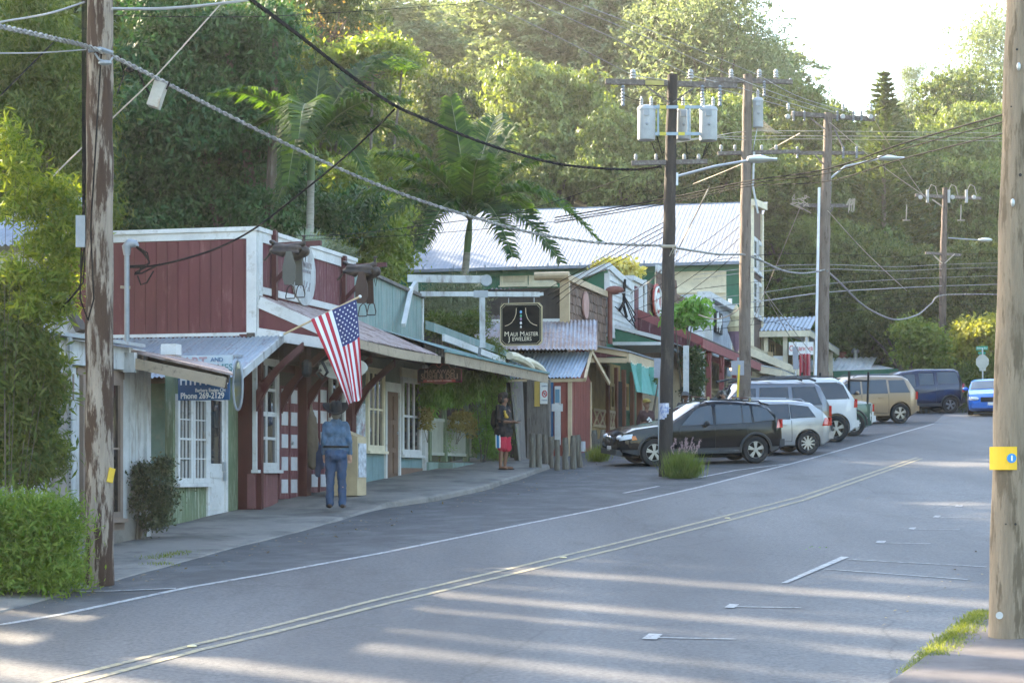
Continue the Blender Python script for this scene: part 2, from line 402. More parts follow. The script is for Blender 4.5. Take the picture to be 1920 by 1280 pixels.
for qd in (((1203, 1200), (1231, 1201), (1243, 1191), (1217, 1190)), ((1358, 1141), (1376, 1142), (1386, 1135), (1368, 1134)), ((1464, 1095), (1476, 1095), (1592, 1046), (1577, 1045)), ((1641, 1019), (1657, 1020), (1662, 1015.5), (1646, 1015)), ((1703, 993), (1714, 994), (1718, 990.5), (1708, 990)), ((1749, 971), (1760, 971.4), (1765, 968), (1754, 967.6)), ((1790, 950.7), (1803, 951), (1806, 948.8), (1793, 948.5))):
    b = MB(); b.sheet = True; qs = [gp(*p) for p in qd]; rows = [[Vector(qs[0]).lerp(Vector(qs[3]), k/4), Vector(qs[1]).lerp(Vector(qs[2]), k/4)] for k in range(5)]; ii = [[b.v((p.x, p.y, G(*ST(p))+.018)) for p in r_] for r_ in rows]
    for k in range(4): b.face((ii[k][0], ii[k][1], ii[k+1][1], ii[k+1][0]))
    tag(b.build('parking_mark', paintw), kind='structure')
# left pavement with a worn kerb
kl = [(20, -11.3), (28.4, -11.5), (31.5, -11.45), (35.9, -11.6), (38, -11.1), (40.5, -10.9), (44, -11.0), (48.2, -11.25), (50.2, -11.9), (51, -12.8)]
b = MB(W); prev = None; rnd = random.Random(3)
sv = list(np.arange(20, 51.01, .6))
for s in sv:
    t = float(np.interp(s, [k[0] for k in kl], [k[1] for k in kl]))+rnd.uniform(-.02, .02)
    h = .03 if s < 33 else (.05 if s < 36 else .12); z = G(s)
    cur = [b.v((s, -13.9, z+h+.03)), b.v((s, t-.2, z+h)), b.v((s, t-.03, z+h-.01)), b.v((s, t, z+h-.04)), b.v((s, t+.02, z-.02))]
    if prev:
        for k in range(4): b.face((prev[k], prev[k+1], cur[k+1], cur[k]))
    prev = cur
b.sheet = True
tag(b.build('pavement', conc, smooth=30), kind='structure')
strip('pavement_far', lambda s: -13.9, lambda s: -10.9, 57, 120, .12, conc)
b = MB(W); prev = None
for s in sorted(set([s for s in ss if -20 < s < 120])):
    t = curbt(s); z = G(s)
    cur = [b.v((s, t-.03, z-.02)), b.v((s, t-.01, z+.09)), b.v((s, t+.02, z+.11)), b.v((s, t+.14, z+.11)), b.v((s, t+3.2, z+.13)), b.v((s, t+3.3, z-.05))]
    if prev:
        for k in range(5): b.face((prev[k], prev[k+1], cur[k+1], cur[k]))
    prev = cur
b.sheet = True
tag(b.build('right_pavement', mat('pavement_right', (.125, .11, .105), .9, scale=2, bscale=60, c2=(.09, .08, .075), cut=.55), smooth=30), kind='structure')
def refl(px, py):
    p = gp(px, py); m_ = MB(); m_.lathe([(.05, 0), (.045, .012), (.03, .018)], (p[0], p[1], p[2]+.014), n=8)
    tag(m_.build('road_reflector', mat('reflector', (.55, .45, .25), .4), loc=(p[0], p[1], p[2]+.014)), kind='structure')
for q in ((360, 1214), (1364, 973), (1056, 1047)): refl(*q)
# ---------------- foliage ----------------
def leafobj(name, C, A, Nn, ln, wd, m, parent, seed=0):
    """C centres, A leaf axes, Nn normals; rhombic leaves"""
    n = len(C); A = A/np.linalg.norm(A, axis=1, keepdims=True)
    S = np.cross(A, Nn); S /= (np.linalg.norm(S, axis=1, keepdims=True)+1e-9)
    ln = ln[:, None]; wd = wd[:, None]
    U = np.cross(S, A)
    V = np.empty((n, 4, 3)); V[:, 0] = C-A*ln/2; V[:, 1] = C+S*wd/2-A*ln*.05+U*ln*.05; V[:, 2] = C+A*ln/2; V[:, 3] = C-S*wd/2-A*ln*.05+U*ln*.05
    off = np.array(WL.get(parent.name, (0, 0, 0))) if parent else 0
    V = (V.reshape(-1, 3)-off).astype(np.float32)
    me = bpy.data.meshes.new(name); me.vertices.add(4*n); me.vertices.foreach_set('co', V.ravel())
    me.loops.add(4*n); me.loops.foreach_set('vertex_index', np.arange(4*n, dtype=np.int32))
    me.polygons.add(n); me.polygons.foreach_set('loop_start', np.arange(0, 4*n, 4, dtype=np.int32))
    me.update(calc_edges=True); me.materials.append(m)
    o = bpy.data.objects.new(name, me); COL.objects.link(o)
    if parent: o.parent = parent; WL[o.name] = WL.get(parent.name, (0, 0, 0))
    return o
def crownpts(lobes, n, seed, clump=.45, shell=.35, per=14):
    rg = np.random.default_rng(seed); Cs, Ns = [], []
    vol = np.array([(l[3]*l[4]*l[5])**(2/3) for l in lobes]); vol /= vol.sum()
    for l, wgt in zip(lobes, vol):
        k = max(3, int(n*wgt/per)); c = np.array(l[:3]); r = np.array(l[3:6])
        d = rg.normal(size=(k, 3)); d /= np.linalg.norm(d, axis=1, keepdims=True); d[:, 2] = np.where(d[:, 2] < -.55, -d[:, 2], d[:, 2])
        rad = 1-shell*rg.random(k)**1.5
        rad *= 1+.13*np.sin(d[:, 0]*5+seed)*np.cos(d[:, 2]*6+l[0])
        cc = c+d*r*rad[:, None]; nn = d/r; nn /= np.linalg.norm(nn, axis=1, keepdims=True)
        cs = clump*(.6+.8*rg.random(k))
        q = rg.normal(size=(k, per, 3))*cs[:, None, None]*.5*np.array([1, 1, .7])
        Cs.append((cc[:, None, :]+q).reshape(-1, 3)); Ns.append(np.repeat(nn, per, 0))
    return np.concatenate(Cs), np.concatenate(Ns), rg
def crown(parent, lobes, n, leaf, m, seed=0, clump=.45, shell=.35, asp=.5, droop=.4, name='crown', per=14, nj=.75):
    C, Nn, rg = crownpts(lobes, n, seed, clump, shell, per); k = len(C)
    A = rg.normal(size=(k, 3)); A[:, 2] -= droop; A += Nn*.5
    Nr = Nn+rg.normal(size=(k, 3))*nj+np.array([0, 0, .4])
    ln = leaf*(.6+.8*rg.random(k))
    return leafobj(name, C, A, Nr, ln, ln*asp, m, parent)
def trunk(parent, pts, rs, m, limbs=(), name='trunk'):
    b = MB(); b.tube(pts, rs, 9)
    for (q, rr) in limbs: b.tube(q, rr, 6)
    return b.build(name, m, parent, smooth=True)
def rlobes(rg, w_, h, n, base=0, depth=None):
    depth = depth or w_; L_ = []
    for i in range(n):
        a = rg.uniform(0, 2*math.pi); u = rg.uniform(0, 1)
        zz = base+h*(.25+.65*u); rr = w_*.5*(1-.55*u)*rg.uniform(.35, .8)
        L_.append((math.cos(a)*rr, math.sin(a)*rr*depth/w_, zz, w_*rg.uniform(.16, .27), depth*rg.uniform(.16, .27), h*rg.uniform(.12, .2)))
    return L_
bark = mat('bark', (.11, .09, .07), .9, st=(4, 4, .6), bump=.8, c2=(.2, .18, .15), cut=.6)
barkp = mat('palm_bark', (.30, .29, .26), .8, st=(1, 1, 6), c2=(.17, .16, .14), cut=.6)
L_dark = leafmat('leaf_dark', (.018, .042, .013), (.06, .10, .026), .32)
L_mid = leafmat('leaf_mid', (.03, .06, .018), (.11, .145, .04), .3)
L_hill = leafmat('leaf_hill', (.06, .10, .03), (.21, .255, .085), .28, (1.8, 1.8, .55))
L_dk2 = leafmat('leaf_dusk', (.04, .08, .025), (.14, .195, .06), .34)
L_yel = leafmat('leaf_yellow', (.08, .13, .025), (.21, .24, .06), .42, (1.8, 1.9, .6))
L_euc_haze = leafmat('leaf_eucalyptus_hazed', (.085, .12, .06), (.25, .30, .16), .34, (1.6, 1.6, .9))  # grey-green eucalyptus leaf paled further, distant haze put into its colour
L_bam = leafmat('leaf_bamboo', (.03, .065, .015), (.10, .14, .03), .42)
L_hedge = leafmat('leaf_hedge', (.06, .13, .02), (.17, .25, .04), .4)
L_palm = leafmat('leaf_palm', (.012, .042, .012), (.055, .11, .024), .48, (2.6, 2.3, .6))
L_grey = leafmat('leaf_greygreen', (.10, .13, .08), (.24, .27, .17), .3, (1.3, 1.3, .8))
L_fern = leafmat('leaf_fern', (.07, .16, .03), (.20, .32, .07), .4, (1.5, 1.9, .6))
L_olive = leafmat('leaf_olive', (.16, .14, .03), (.34, .28, .09), .3, (1.3, 1.2, .6))
def proto(name, seed, w_, h, nl, n, leaf, m, th=.35, trunkr=.22, subr=1.8, **k):
    rg = random.Random(seed); t = thing(name, 'x', 'tree')
    lb = rlobes(rg, w_, h*(1-th)*1.05, nl, base=h*th-.05*h)
    lb.append((0, 0, h*(th+(1-th)*.5), w_*.3, w_*.3, h*(1-th)*.38))
    sb = []
    for q in lb:
        ns = max(8, int(9*q[3]*q[5]/2.2))
        for i in range(ns):
            d = Vector((rg.gauss(0, 1), rg.gauss(0, 1), rg.gauss(.25, 1))).normalized(); rr = rg.uniform(.45, .95)*subr; sb.append((q[0]+d.x*q[3]*.92, q[1]+d.y*q[4]*.92, q[2]+d.z*q[5]*.92, rr, rr, rr*.72))
    crown(t, sb+lb, n, leaf, m, seed, **k)
    limbs = []
    for q in lb[:7]:
        a = Vector((0, 0, h*th*.85)); c = Vector(q[:3]); limbs.append(([a, a.lerp(c, .5)+Vector((0, 0, .3)), c], [trunkr*.55, trunkr*.35, trunkr*.12]))
    trunk(t, [(0, 0, -13), (.05, 0, h*th*.5), (0, 0, h*th), (.1, .05, h*.75)], [trunkr*1.25, trunkr, trunkr*.8, trunkr*.3], bark, limbs)
    return t
def gz(x, y): 
    s, t = ST((x, y)); return G(s, t)
def plant_at(pr, px, D, h0, h, label, rz=0, wx=1, base=None, group=None, cat='tree', first=False, top=None):
    """stand a copy of prototype pr (its own height h0) so that it has height h at column px, distance D"""
    x = (px-960)*D/F; z = gz(x, D) if base is None else base
    if top is not None: h = (HOR-top)*D/F-z
    k = h/h0; o = dup(pr, (x, D, z), rz, (k*wx, k*wx, k), label, group); o['category'] = cat
    return o
# ---------------- building helpers ----------------
def FA(t0): return lambda a, d, z: W(a, t0+d, z)
def SA(s0): return lambda a, d, z: W(s0-d, a, z)
def boards(b, a0, a1, z0, z1, d, w_=.2, gap=.012, th=.02, seed=0, zf=None):
    rg = random.Random(seed); a = a0
    while a < a1-.02:
        e = min(a+w_, a1); j = rg.uniform(0, .006)
        zt = z1 if zf is None else zf((a+e)/2)
        b.box(a+gap/2, e-gap/2, d-.01, d+th+j, z0, zt); a = e
    if zf is None: b.box(a0, a1, d-.12, d+.001, z0, z1)
    return b
def clap(b, a0, a1, z0, z1, d, h=.14, zf=None):
    z = z0
    while z < z1-.02:
        e = min(z+h, z1)
        b.hexa([(a0, d-.02, z), (a0, d+.028, z), (a0, d+.008, e), (a0, d-.02, e)], [(a1, d-.02, z), (a1, d+.028, z), (a1, d+.008, e), (a1, d-.02, e)]); z = e
    return b
def window(par, fr, a0, a1, z0, z1, cols=2, rows=2, m=None, fw=.07, mw=.03, gm=None, d=.03, sill=True, name='window', label=None, sash=None):
    m = m or white; b = MB(fr); dd = d+.05
    b.box(a0, a0+fw, d-.02, dd, z0, z1); b.box(a1-fw, a1, d-.02, dd, z0, z1); b.box(a0+fw, a1-fw, d-.02, dd, z1-fw, z1); b.box(a0+fw, a1-fw, d-.02, dd, z0, z0+fw)
    for k in range(1, cols):
        a = a0+fw+(a1-a0-2*fw)*k/cols; b.box(a-mw/2, a+mw/2, d-.01, dd-.015, z0+fw, z1-fw)
    for k in range(1, rows):
        z = z0+fw+(z1-z0-2*fw)*k/rows; q = mw*(1.7 if sash == k else 1)
        b.box(a0+fw, a1-fw, d-.012, dd-.018+(.012 if sash == k else 0), z-q/2, z+q/2)
    if sill: b.box(a0-.06, a1+.06, d-.02, dd+.06, z0-.06, z0-.002)
    o = b.build(name, m, par)
    if label: o['label'] = label
    MB(fr).box(a0+fw*.5, a1-fw*.5, d-.03, d+.008, z0+fw*.5, z1-fw*.5).build('pane', gm or gls, o)
    return o
def building(label, s, t, group=None, cat='building', name='shop_building'):
    return thing(name, label, cat, W(s, t, G(s)), group)
def kids(name, mb, m, par, **k): return mb.build(name, m, par, **k)
# ================= A: pale cottage with corner canopy, green side =================
TA = -13.5; fa = FA(TA); A = building('small weathered white and green cottage shop with rusty tin corner canopy', 29, TA, name='cottage')
s0, sc, s1 = 24.6, sOf(272, TA), 34.85
b = MB(fa); boards(b, s0, sc, G(27)-.3, 2.0, 0, .22, .008, .015, 1); kids('wall', b, white2, A)
b = MB(fa); b.box(s0, sc+.05, -.02, .05, G(27)-.4, G(30)+.32); kids('plinth', b, conc, A)
b = MB(fa); b.box(sc-.09, sc+.07, -.1, .07, G(29)-.2, 1.95); kids('corner_post', b, white2, A)
TG = -13.95; sr = sOf(322, TG)
b = MB(W); b.box(sc+.05, sr+.3, TA-1.3, TA-1.22, G(30), 2.0); b.box(sc, sc+.06, TA-1.3, TA-.05, G(30), 2.0); kids('recess_wall', b, sage, A)
b = MB(W); b.box(sc+.25, sr-.02, TA-1.2, TA-1.15, G(30)+.1, 1.55); kids('door', b, woodd, A, )['label'] = 'dark door in the shaded recess'
b = MB(fa); b.f = FA(TG); boards(b, sr, s1, G(31)-.1, 2.05, 0, .13, .01, .018, 2); kids('wall', b, sage, A)['label'] = 'green painted board wall'
d_ = (sOf(90, TA), sOf(130, TA))
b = MB(fa); b.box(d_[0]-.1, d_[0], 0, .05, G(26), 1.5); b.box(d_[1], d_[1]+.1, 0, .05, G(26), 1.5); b.box(d_[0]-.1, d_[1]+.1, 0, .055, 1.5, 1.6); b.box(d_[0]-.02, d_[1]+.02, .0, .05, 1.05, 1.12); df = kids('door_frame', b, white2, A)
b = MB(fa); b.box(d_[0], d_[1], .0, .028, G(26)+.1, 1.05); b.box(d_[0]+.15, d_[1]-.15, .02, .04, G(26)+.3, -.3); b.box(d_[0]+.15, d_[1]-.15, .02, .04, -.1, .9)
dd_ = kids('door', b, mat('door_taupe', (.24, .21, .19), .7), A); b = MB(fa); b.lathe([(.03, 0), (.03, .05)], (d_[1]-.1, .05, 0.0), 'y', 8); kids('handle', b, galv, dd_)
window(A, fa, d_[0], d_[1], 1.12, 1.5, 3, 1, mat('taupe_frame', (.2, .15, .12)), sill=False, fw=.05)
w0, w1 = sOf(147, TA), sOf(222, TA)
window(A, fa, w0, w1, -.62, 1.5, 2, 2, mat('taupe_frame', (.2, .15, .12)), gm=glsd, fw=.1)
b = MB(fa); b.box(w0-.12, w1+.12, -.01, .045, 1.5, 1.62); b.box(w0-.12, w1+.12, 0, .05, -.8, -.62); kids('window_trim', b, mat('taupe_frame', (.2, .15, .12)), A)
TA0 = TA; TA = TG; fa = FA(TG); ww0, ww1 = sOf(326, TA), sOf(383, TA)
zt, zb = zOf(738, ww0, TA), zOf(906, ww0, TA)
for k in range(2):
    a = ww0+(ww1-ww0)*k/2; window(A, fa, a, a+(ww1-ww0)/2-.01, zb, zt, 3, 4, white, sash=2, fw=.09, mw=.02, label=None)
d0, d1 = sOf(388, TA), sOf(418, TA)
b = MB(fa); b.box(d0-.09, d0, 0, .06, G(32.5), zt+.1); b.box(d1, d1+.1, 0, .06, G(33), zt+.1); b.box(d0-.09, d1+.1, 0, .065, zt+.1, zt+.2); kids('door_frame', b, white, A)
b = MB(fa); b.box(d0, d1, 0, .025, G(33)+.05, zt+.1)
for zz0, zz1 in ((G(33)+.2, -.15), (.0, .1)): b.box(d0+.1, d1-.1, .02, .04, zz0, zz1)
wd = kids('door', b, white, A); wd['label'] = 'white half glazed door with padlock'
b = MB(fa)
for k in range(3):
    a = d0+.12+(d1-d0-.24)/3*k; b.box(a, a+(d1-d0-.3)/3, .024, .034, .25, zt-.05)
kids('pane', b, gls, wd)
b = MB(fa); b.box(d1-.12, d1-.03, .02, .07, .12, .28); b.box(d1-.1, d1-.05, .05, .09, -.05, .1); kids('padlock', b, galv, wd)
TA = TA0; fa = FA(TA)
# frieze and low roof
b = MB(W); b.hexa([(s0-2.5, TA-.02, 1.62), (s0-2.5, TA+.14, 1.60), (s0-2.5, TA+.14, 1.93), (s0-2.5, TA-.02, 1.93)], [(28.95, TA-.02, 1.66), (28.95, TA+.14, 1.64), (28.95, TA+.14, 1.98), (28.95, TA-.02, 1.98)]); kids('fascia', b, white2, A)
b = MB(W); b.hexa([(s0-2.8, TA+.32, 1.99), (29.15, TA+.32, 2.0), (29.15, TA-4, 2.5), (s0-2.8, TA-4, 2.5)], [(s0-2.8, TA+.32, 2.04), (29.15, TA+.32, 2.05), (29.15, TA-4, 2.55), (s0-2.8, TA-4, 2.55)]); kids('roof', b, tin, A)
b = MB(W); b.box(s0, 34.7, TA-4.5, TA-4.4, -2, 2.5); b.box(s0-.1, s0, TA-4.5, TA, -2, 2.0); kids('wall', b, white2, A)
# corner canopy
c1, c2, c3 = (28.9, TA+.02, 1.95), (28.85, -11.62, 1.53), (32.6, TA+.1, 1.93)
b = MB(W); a = Vector(c1); e = Vector(c2); f_ = Vector(c3)
b.corr(c1, Vector(c3)-a, (e-a)*.99, (0, 0, 1), .09, .014); 
b2 = MB(W)
n = 46
for i in range(n):        # sheets tapering to the tip, drawn as narrow tin ribs
    u0, u1 = i/n, (i+1)/n
    p0 = a.lerp(f_, u0); p1 = a.lerp(f_, u1)
    q0 = e.lerp(f_, u0*.96); q1 = e.lerp(f_, u1*.96); dz = .016*math.sin(i*1.9)
    b2.hexa([p0, p1, q1+Vector((0, 0, dz)), q0], [p0+Vector((0, 0, .035)), p1+Vector((0, 0, .03)), q1+Vector((0, 0, dz+.03)), q0+Vector((0, 0, .035))])
b = None; cp = kids('canopy', b2, tinr, A)
b = MB(W); b.bar(Vector(c1)-Vector((.03, .1, .14)), Vector(c2)-Vector((.03, .12, .10)), .06, .16); kids('canopy_beam', b, woodf, A)
b = MB(W); b.bar(Vector(c2)-Vector((0, .12, .12)), Vector(c3)-Vector((0, 0, .12)), .05, .15)
for u in (.25, .5, .75): b.bar(a.lerp(f_, u)-Vector((0, 0, .1)), e.lerp(f_, u)-Vector((0, 0, .1)), .05, .12)
kids('canopy_rafter', b, woodd, A)
b = MB(W); b.box(28.82, 28.95, TA-.02, TA+.2, 1.62, 1.98); b.box(28.78, 28.9, TA+.12, TA+.3, 1.6, 1.9); kids('beam_end', b, white2, A)
b = MB(W); b.box(28.75, 28.95, TA+.75, TA+1.0, 1.86, 2.02); kids('roof_vent', b, white, A)
# upstairs gable left
S2 = 31.5; sa = SA(S2); T = lambda x: tOf(x, S2); Z = lambda x, y: zOf(y, S2, tOf(x, S2))
b = MB(sa); b.hexa([(T(-60), -.1, 1.9), (T(168), -.1, 1.9), (T(150), -.1, Z(150, 600)), (T(75), -.1, Z(75, 462)), (T(-60), -.1, Z(-60, 440))], [(T(-60), 0, 1.9), (T(168), 0, 1.9), (T(150), 0, Z(150, 600)), (T(75), 0, Z(75, 462)), (T(-60), 0, Z(-60, 440))]); kids('gable_wall', b, white2, A)
window(A, sa, T(38), T(76), Z(60, 562), Z(60, 515), 1, 1, mat('grey_trim', (.2, .22, .23)), sill=False)
b = MB(sa); b.bar((T(160), .12, Z(160, 622)), (T(70), .12, Z(70, 455)), .3, .1); kids('rake_board', b, woodd, A)
b = MB(); p = Vector(W(S2-.6, T(-60), Z(0, 470))); b.corr(p, Vector(W(S2-.6, T(72), Z(0, 468)))-p, Vector(W(S2+2.5, T(-60), Z(0, 470)+1.2))-p, (0, 0, 1), .11, .02); kids('upper_roof', b, tinw, A)
# shed roof of ribbed tin leaning on the red wall
b = MB(); lo = 32.6; p = Vector(W(34.85, -18.5, 2.56)); q = Vector(W(34.85, -13.1, 2.56)); r_ = Vector(W(lo, -18.5, 1.72))
b.corr(p, q-p, r_-p, (0, 0, 1), .085, .013); kids('shed_roof', b, tin, A)
b = MB(W); b.bar((34.85, -13.08, 2.5), (lo, -13.08, 1.66), .04, .14); kids('shed_rake', b, white2, A)
b = MB(W); b.box(33.55, 33.6, -18.4, -13.5, 2.08, 2.13); b.bar((33.6, -18.4, 2.13), (33.6, -13.35, 2.13), .05, .03); kids('roof_strap', b, galvd, A)
# ================= B: red shop =================
TB = -13.6; fb = FA(TB); B0, B1 = 34.87, 40.4; sb = SA(B0); DB = CS*B0+SN*13.6
B = building('dark red false fronted shop with white trim, oval sign and two saddles on brackets', B0, TB, name='red_shop')
Zp = lambda y: zOf(y, B0, TB)
ztop = Zp(427); zs = Zp(626); gB = G(B0)+.12
b = MB(sb); boards(b, -19.2, TB-.16, zs-.1, Zp(448), 0, .215, .008, .012, 4); kids('side_wall', b, redp, B)
b = MB(sb); b.box(-19.2, TB-.16, 0, .035, Zp(447), Zp(433)); b.box(TB-.17, TB+.02, -.1, .04, zs-.6, Zp(433)); b.box(-19.2, TB+.04, -.25, .07, Zp(433), Zp(425)); b.box(-19.2, TB-.1, 0, .04, zs-.03, zs+.03); kids('side_trim', b, white, B)
b = MB(W); b.box(B0+.13, B1, TB-5.6, TB-.13, 2.0, ztop-.15); b.box(B0+.12, B1, TB-.12, TB-.01, 2.3, ztop-.02); kids('wall_core', b, redp, B)
b = MB(fb); boards(b, B0+.1, B1, Zp(548), Zp(452), 0, .1, .012, .015, 5)
boards(b, B0+.1, B1, 2.55, Zp(548), 0, .3, .008, .01, 5); kids('front_wall', b, redp2, B)
b = MB(fb); b.box(B0+.02, B0+.22, -.12, .045, gB+3.0, Zp(433)); b.box(B0-.02, B1+.05, -.3, .075, Zp(433), Zp(425)); b.box(B0+.22, B1+.02, 0, .05, Zp(452), Zp(433))
b.box(B0+.2, B1+.02, 0, .055, Zp(549), Zp(536)); kids('front_trim', b, white, B)
ov = B0+2.35; b = MB(fb); n = 28
b.hexa([(ov+.62*math.cos(2*math.pi*k/n), .03, 3.92+.62*math.sin(2*math.pi*k/n)) for k in range(n)], [(ov+.62*math.cos(2*math.pi*k/n), .085, 3.92+.62*math.sin(2*math.pi*k/n)) for k in range(n)])
OS = tag(b.build('oval_sign', white2, loc=W(ov, TB, 3.92)), 'round white sign with faded ranch drawing high on the red shop front', 'sign')
text('COWBOY', .16, mat('faded_ink', (.25, .22, .22)), W(ov, TB+.1, 4.08), SD, OS); text('RANCH WEAR', .09, MC['faded_ink'], W(ov, TB+.1, 3.96), SD, OS)
b = MB(fb)
for k in range(7): b.bar((ov-.25+.08*k, .09, 3.62+.05*math.sin(k*2)), (ov-.2+.08*k, .09, 3.72+.06*math.cos(k*3)), .012, .02)
kids('horse_drawing', b, MC['faded_ink'], OS)
# awning of rusty tin, white gable end
TO = -11.75; za, zo = 3.30, 2.50
b = MB(); p = Vector(W(B0+.05, TB+.02, za)); b.corr(p, Vector(W(B1-.1, TB+.02, za))-p, Vector(W(B0+.05, TO, zo))-p, (0, 0, 1), .08, .012); kids('awning_roof', b, tinr, B)
b = MB(W); b.bar((B0+.02, TB+.05, za-.12), (B0+.02, TO, zo-.10), .05, .2); b.bar((B0, TB+.02, 2.62), (B0, TO-.1, 2.34), .045, .19); kids('awning_rake', b, white, B)
b = MB(W); b.hexa([(B0+.03, TB, 2.6), (B0+.03, TO, 2.4), (B0+.03, TB, 3.15)], [(B0+.05, TB, 2.6), (B0+.05, TO, 2.4), (B0+.05, TB, 3.15)]); kids('awning_gable', b, redp, B)
b = MB(W); m_ = 12
for k in range(m_):
    a0 = B0+.02+(B1-B0)*k/m_; a1 = B0+.02+(B1-B0)*(k+1)/m_; q0 = .05*math.sin(k/m_*math.pi); q1 = .05*math.sin((k+1)/m_*math.pi)
    b.hexa([(a0, TO-.02, zo-.16-q0), (a0, TO+.03, zo-.16-q0), (a0, TO+.03, zo-.01-q0*.5), (a0, TO-.02, zo-.01-q0*.5)], [(a1, TO-.02, zo-.16-q1), (a1, TO+.03, zo-.16-q1), (a1, TO+.03, zo-.01-q1*.5), (a1, TO-.02, zo-.01-q1*.5)])
kids('awning_fascia', b, woodf, B)
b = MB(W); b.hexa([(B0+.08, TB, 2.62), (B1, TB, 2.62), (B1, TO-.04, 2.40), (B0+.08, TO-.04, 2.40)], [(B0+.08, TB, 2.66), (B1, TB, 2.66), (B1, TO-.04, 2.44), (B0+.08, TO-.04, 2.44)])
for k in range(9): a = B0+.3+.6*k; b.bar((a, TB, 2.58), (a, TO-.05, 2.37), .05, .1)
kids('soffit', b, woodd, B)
# ground floor front
def zf(px, py): return zOf(py, sOf(px, TB), TB)
b = MB(fb); b.box(B0-.06, B0+.08, -.3, -.05, gB-.15, 2.6); b.box(B0+.0, B0+.12, -.04, .1, gB-.15, 2.6)
for px in (562, 648): a = sOf(px, TB); b.box(a, a+.26, -.1, .14, G(a)-.05, 2.6)
kids('column', b, maroon, B)
b = MB(W); b.box(B0-.05, B0+.0, TB-1.1, TB-.13, gB-.2, 2.5); kids('side_wall', b, maroon, B)['label'] = 'maroon side panel below the shed roof'
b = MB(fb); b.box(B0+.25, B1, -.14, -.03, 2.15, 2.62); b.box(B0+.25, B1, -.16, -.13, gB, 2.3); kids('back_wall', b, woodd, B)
a0, a1 = sOf(477, TB), sOf(521, TB)
window(B, fb, a0, a1, zf(477, 880), zf(477, 668), 2, 4, white, sash=2, fw=.13, mw=.05, d=-.02)
b = MB(fb); boards(b, a0, a1, G(a0)+.1, zf(477, 888), -.02, .09, .01, .02, 8); kids('panel', b, mat('mauve_panel', (.17, .07, .075), .7), B)
b = MB(fb); boards(b, a0, sOf(662, TB), zf(477, 664), 2.62, -.03, .25, .01, .02, 9); kids('transom_wall', b, woodd, B)
pnl = mat('panel_white', (.50, .50, .52), .6)
def pdoor(x0, x1, lab):
    a0, a1 = sOf(x0, TB), sOf(x1, TB); b = MB(fb); z1 = zf(x0, 722); z0 = G((a0+a1)/2)+.14
    b.box(a0, a1, -.06, -.01, z0, z1); b.box((a0+a1)/2-.02, (a0+a1)/2+.02, -.01, .02, z0, z1); o = kids('door', b, redp2, B); o['label'] = lab
    c = MB(fb); hw = (a1-a0)/2; h = (z1-z0)/5
    for i in range(2):
        for j in range(5):
            if True: c.box(a0+hw*i+.1, a0+hw*(i+1)-.09, -.012, .006, z0+h*j+.11, z0+h*(j+1)-.06)
    kids('door_panel', c, pnl, o); c = MB(fb); c.lathe([(.035, 0), (.03, .06)], (a0+hw+.08, .0, z0+1.05), 'y', 8); kids('handle', c, galv, o)
pdoor(525, 560, 'red double door with ten white panels, nearer'); pdoor(581, 615, 'red double door with ten white panels, farther')
a0, a1 = sOf(619, TB), sOf(646, TB)
window(B, fb, a0, a1, zf(619, 872), zf(619, 700), 2, 3, white, fw=.1, d=-.02)
b = MB(fb); boards(b, a0, a1, G(a0)+.1, zf(619, 880), -.02, .09, .01, .02, 8); kids('panel', b, MC['mauve_panel'], B)
for px in (468, 515, 562, 606, 652):
    a = sOf(px, TB)+.1; pr = []
    for k in range(9):
        u = k/8; tt = .10+.88*u; zz = 1.48+.86*u**.8; pr.append((a, tt, zz))
    b = MB(fb)
    for k in range(8):
        p, q = pr[k], pr[k+1]; h0 = .07+.22*max(0, 1-k/3.2); h1 = .07+.22*max(0, 1-(k+1)/3.2)
        b.hexa([(p[0]-.045, p[1], p[2]-h0), (p[0]+.045, p[1], p[2]-h0), (p[0]+.045, p[1], p[2]+.08), (p[0]-.045, p[1], p[2]+.08)], [(q[0]-.045, q[1], q[2]-h1), (q[0]+.045, q[1], q[2]-h1), (q[0]+.045, q[1], q[2]+.08), (q[0]-.045, q[1], q[2]+.08)])
    kids('knee_brace', b, maroon, B)
# saddle bracket arms, part of the shop
brk = []
for px, ya in ((506, 452), (637, 492)):
    a = sOf(px, TB)-.05; b = MB(fb); b.box(a, a+.11, .05, .14, Zp(560)if px < 600 else 3.1, 4.55 if px < 600 else 4.5)
    b.bar((a+.05, .1, 4.28), (a+.05, 1.0, 4.3), .09, .09); b.bar((a+.05, .1, 3.6), (a+.05, .75, 4.27), .07, .07); kids('saddle_bracket', b, maroon, B); brk.append(a+.05)
# ================= C: teal deli =================
TC = -13.6; fc = FA(TC); C0, C1 = B1+.02, sOf(790, TC)
C = building('teal painted deli with brown door, green tin awning and fern hung porch', 43, TC, name='teal_deli')
b = MB(fc); boards(b, C0, C1, 2.6, 4.3, 0, .2, .01, .015, 11, zf=lambda a: 4.36-.04*(a-C0)); b.box(C0, C1, -.1, .001, 2.6, 4.15); kids('upper_wall', b, teal, C)
b = MB(fc); b.bar((C0-.1, .02, 4.38), (C1+.03, .02, 4.16), .14, .07); kids('parapet_cap', b, woodg, C)
b = MB(fc); b.box(C1-.02, C1+.05, -.1, .05, 2.7, 4.12); kids('corner_board', b, white, C)
b = MB(fc); b.bar((sOf(732, TC), .3, zOf(610, sOf(732, TC), TC)), (sOf(765, TC), .08, zOf(540, sOf(765, TC), TC)), .09, .09); kids('brace', b, white, C)
b = MB(W); b.box(C0, C1, TC-5, TC-.12, G(42), 4.0); kids('wall_core', b, teald, C)
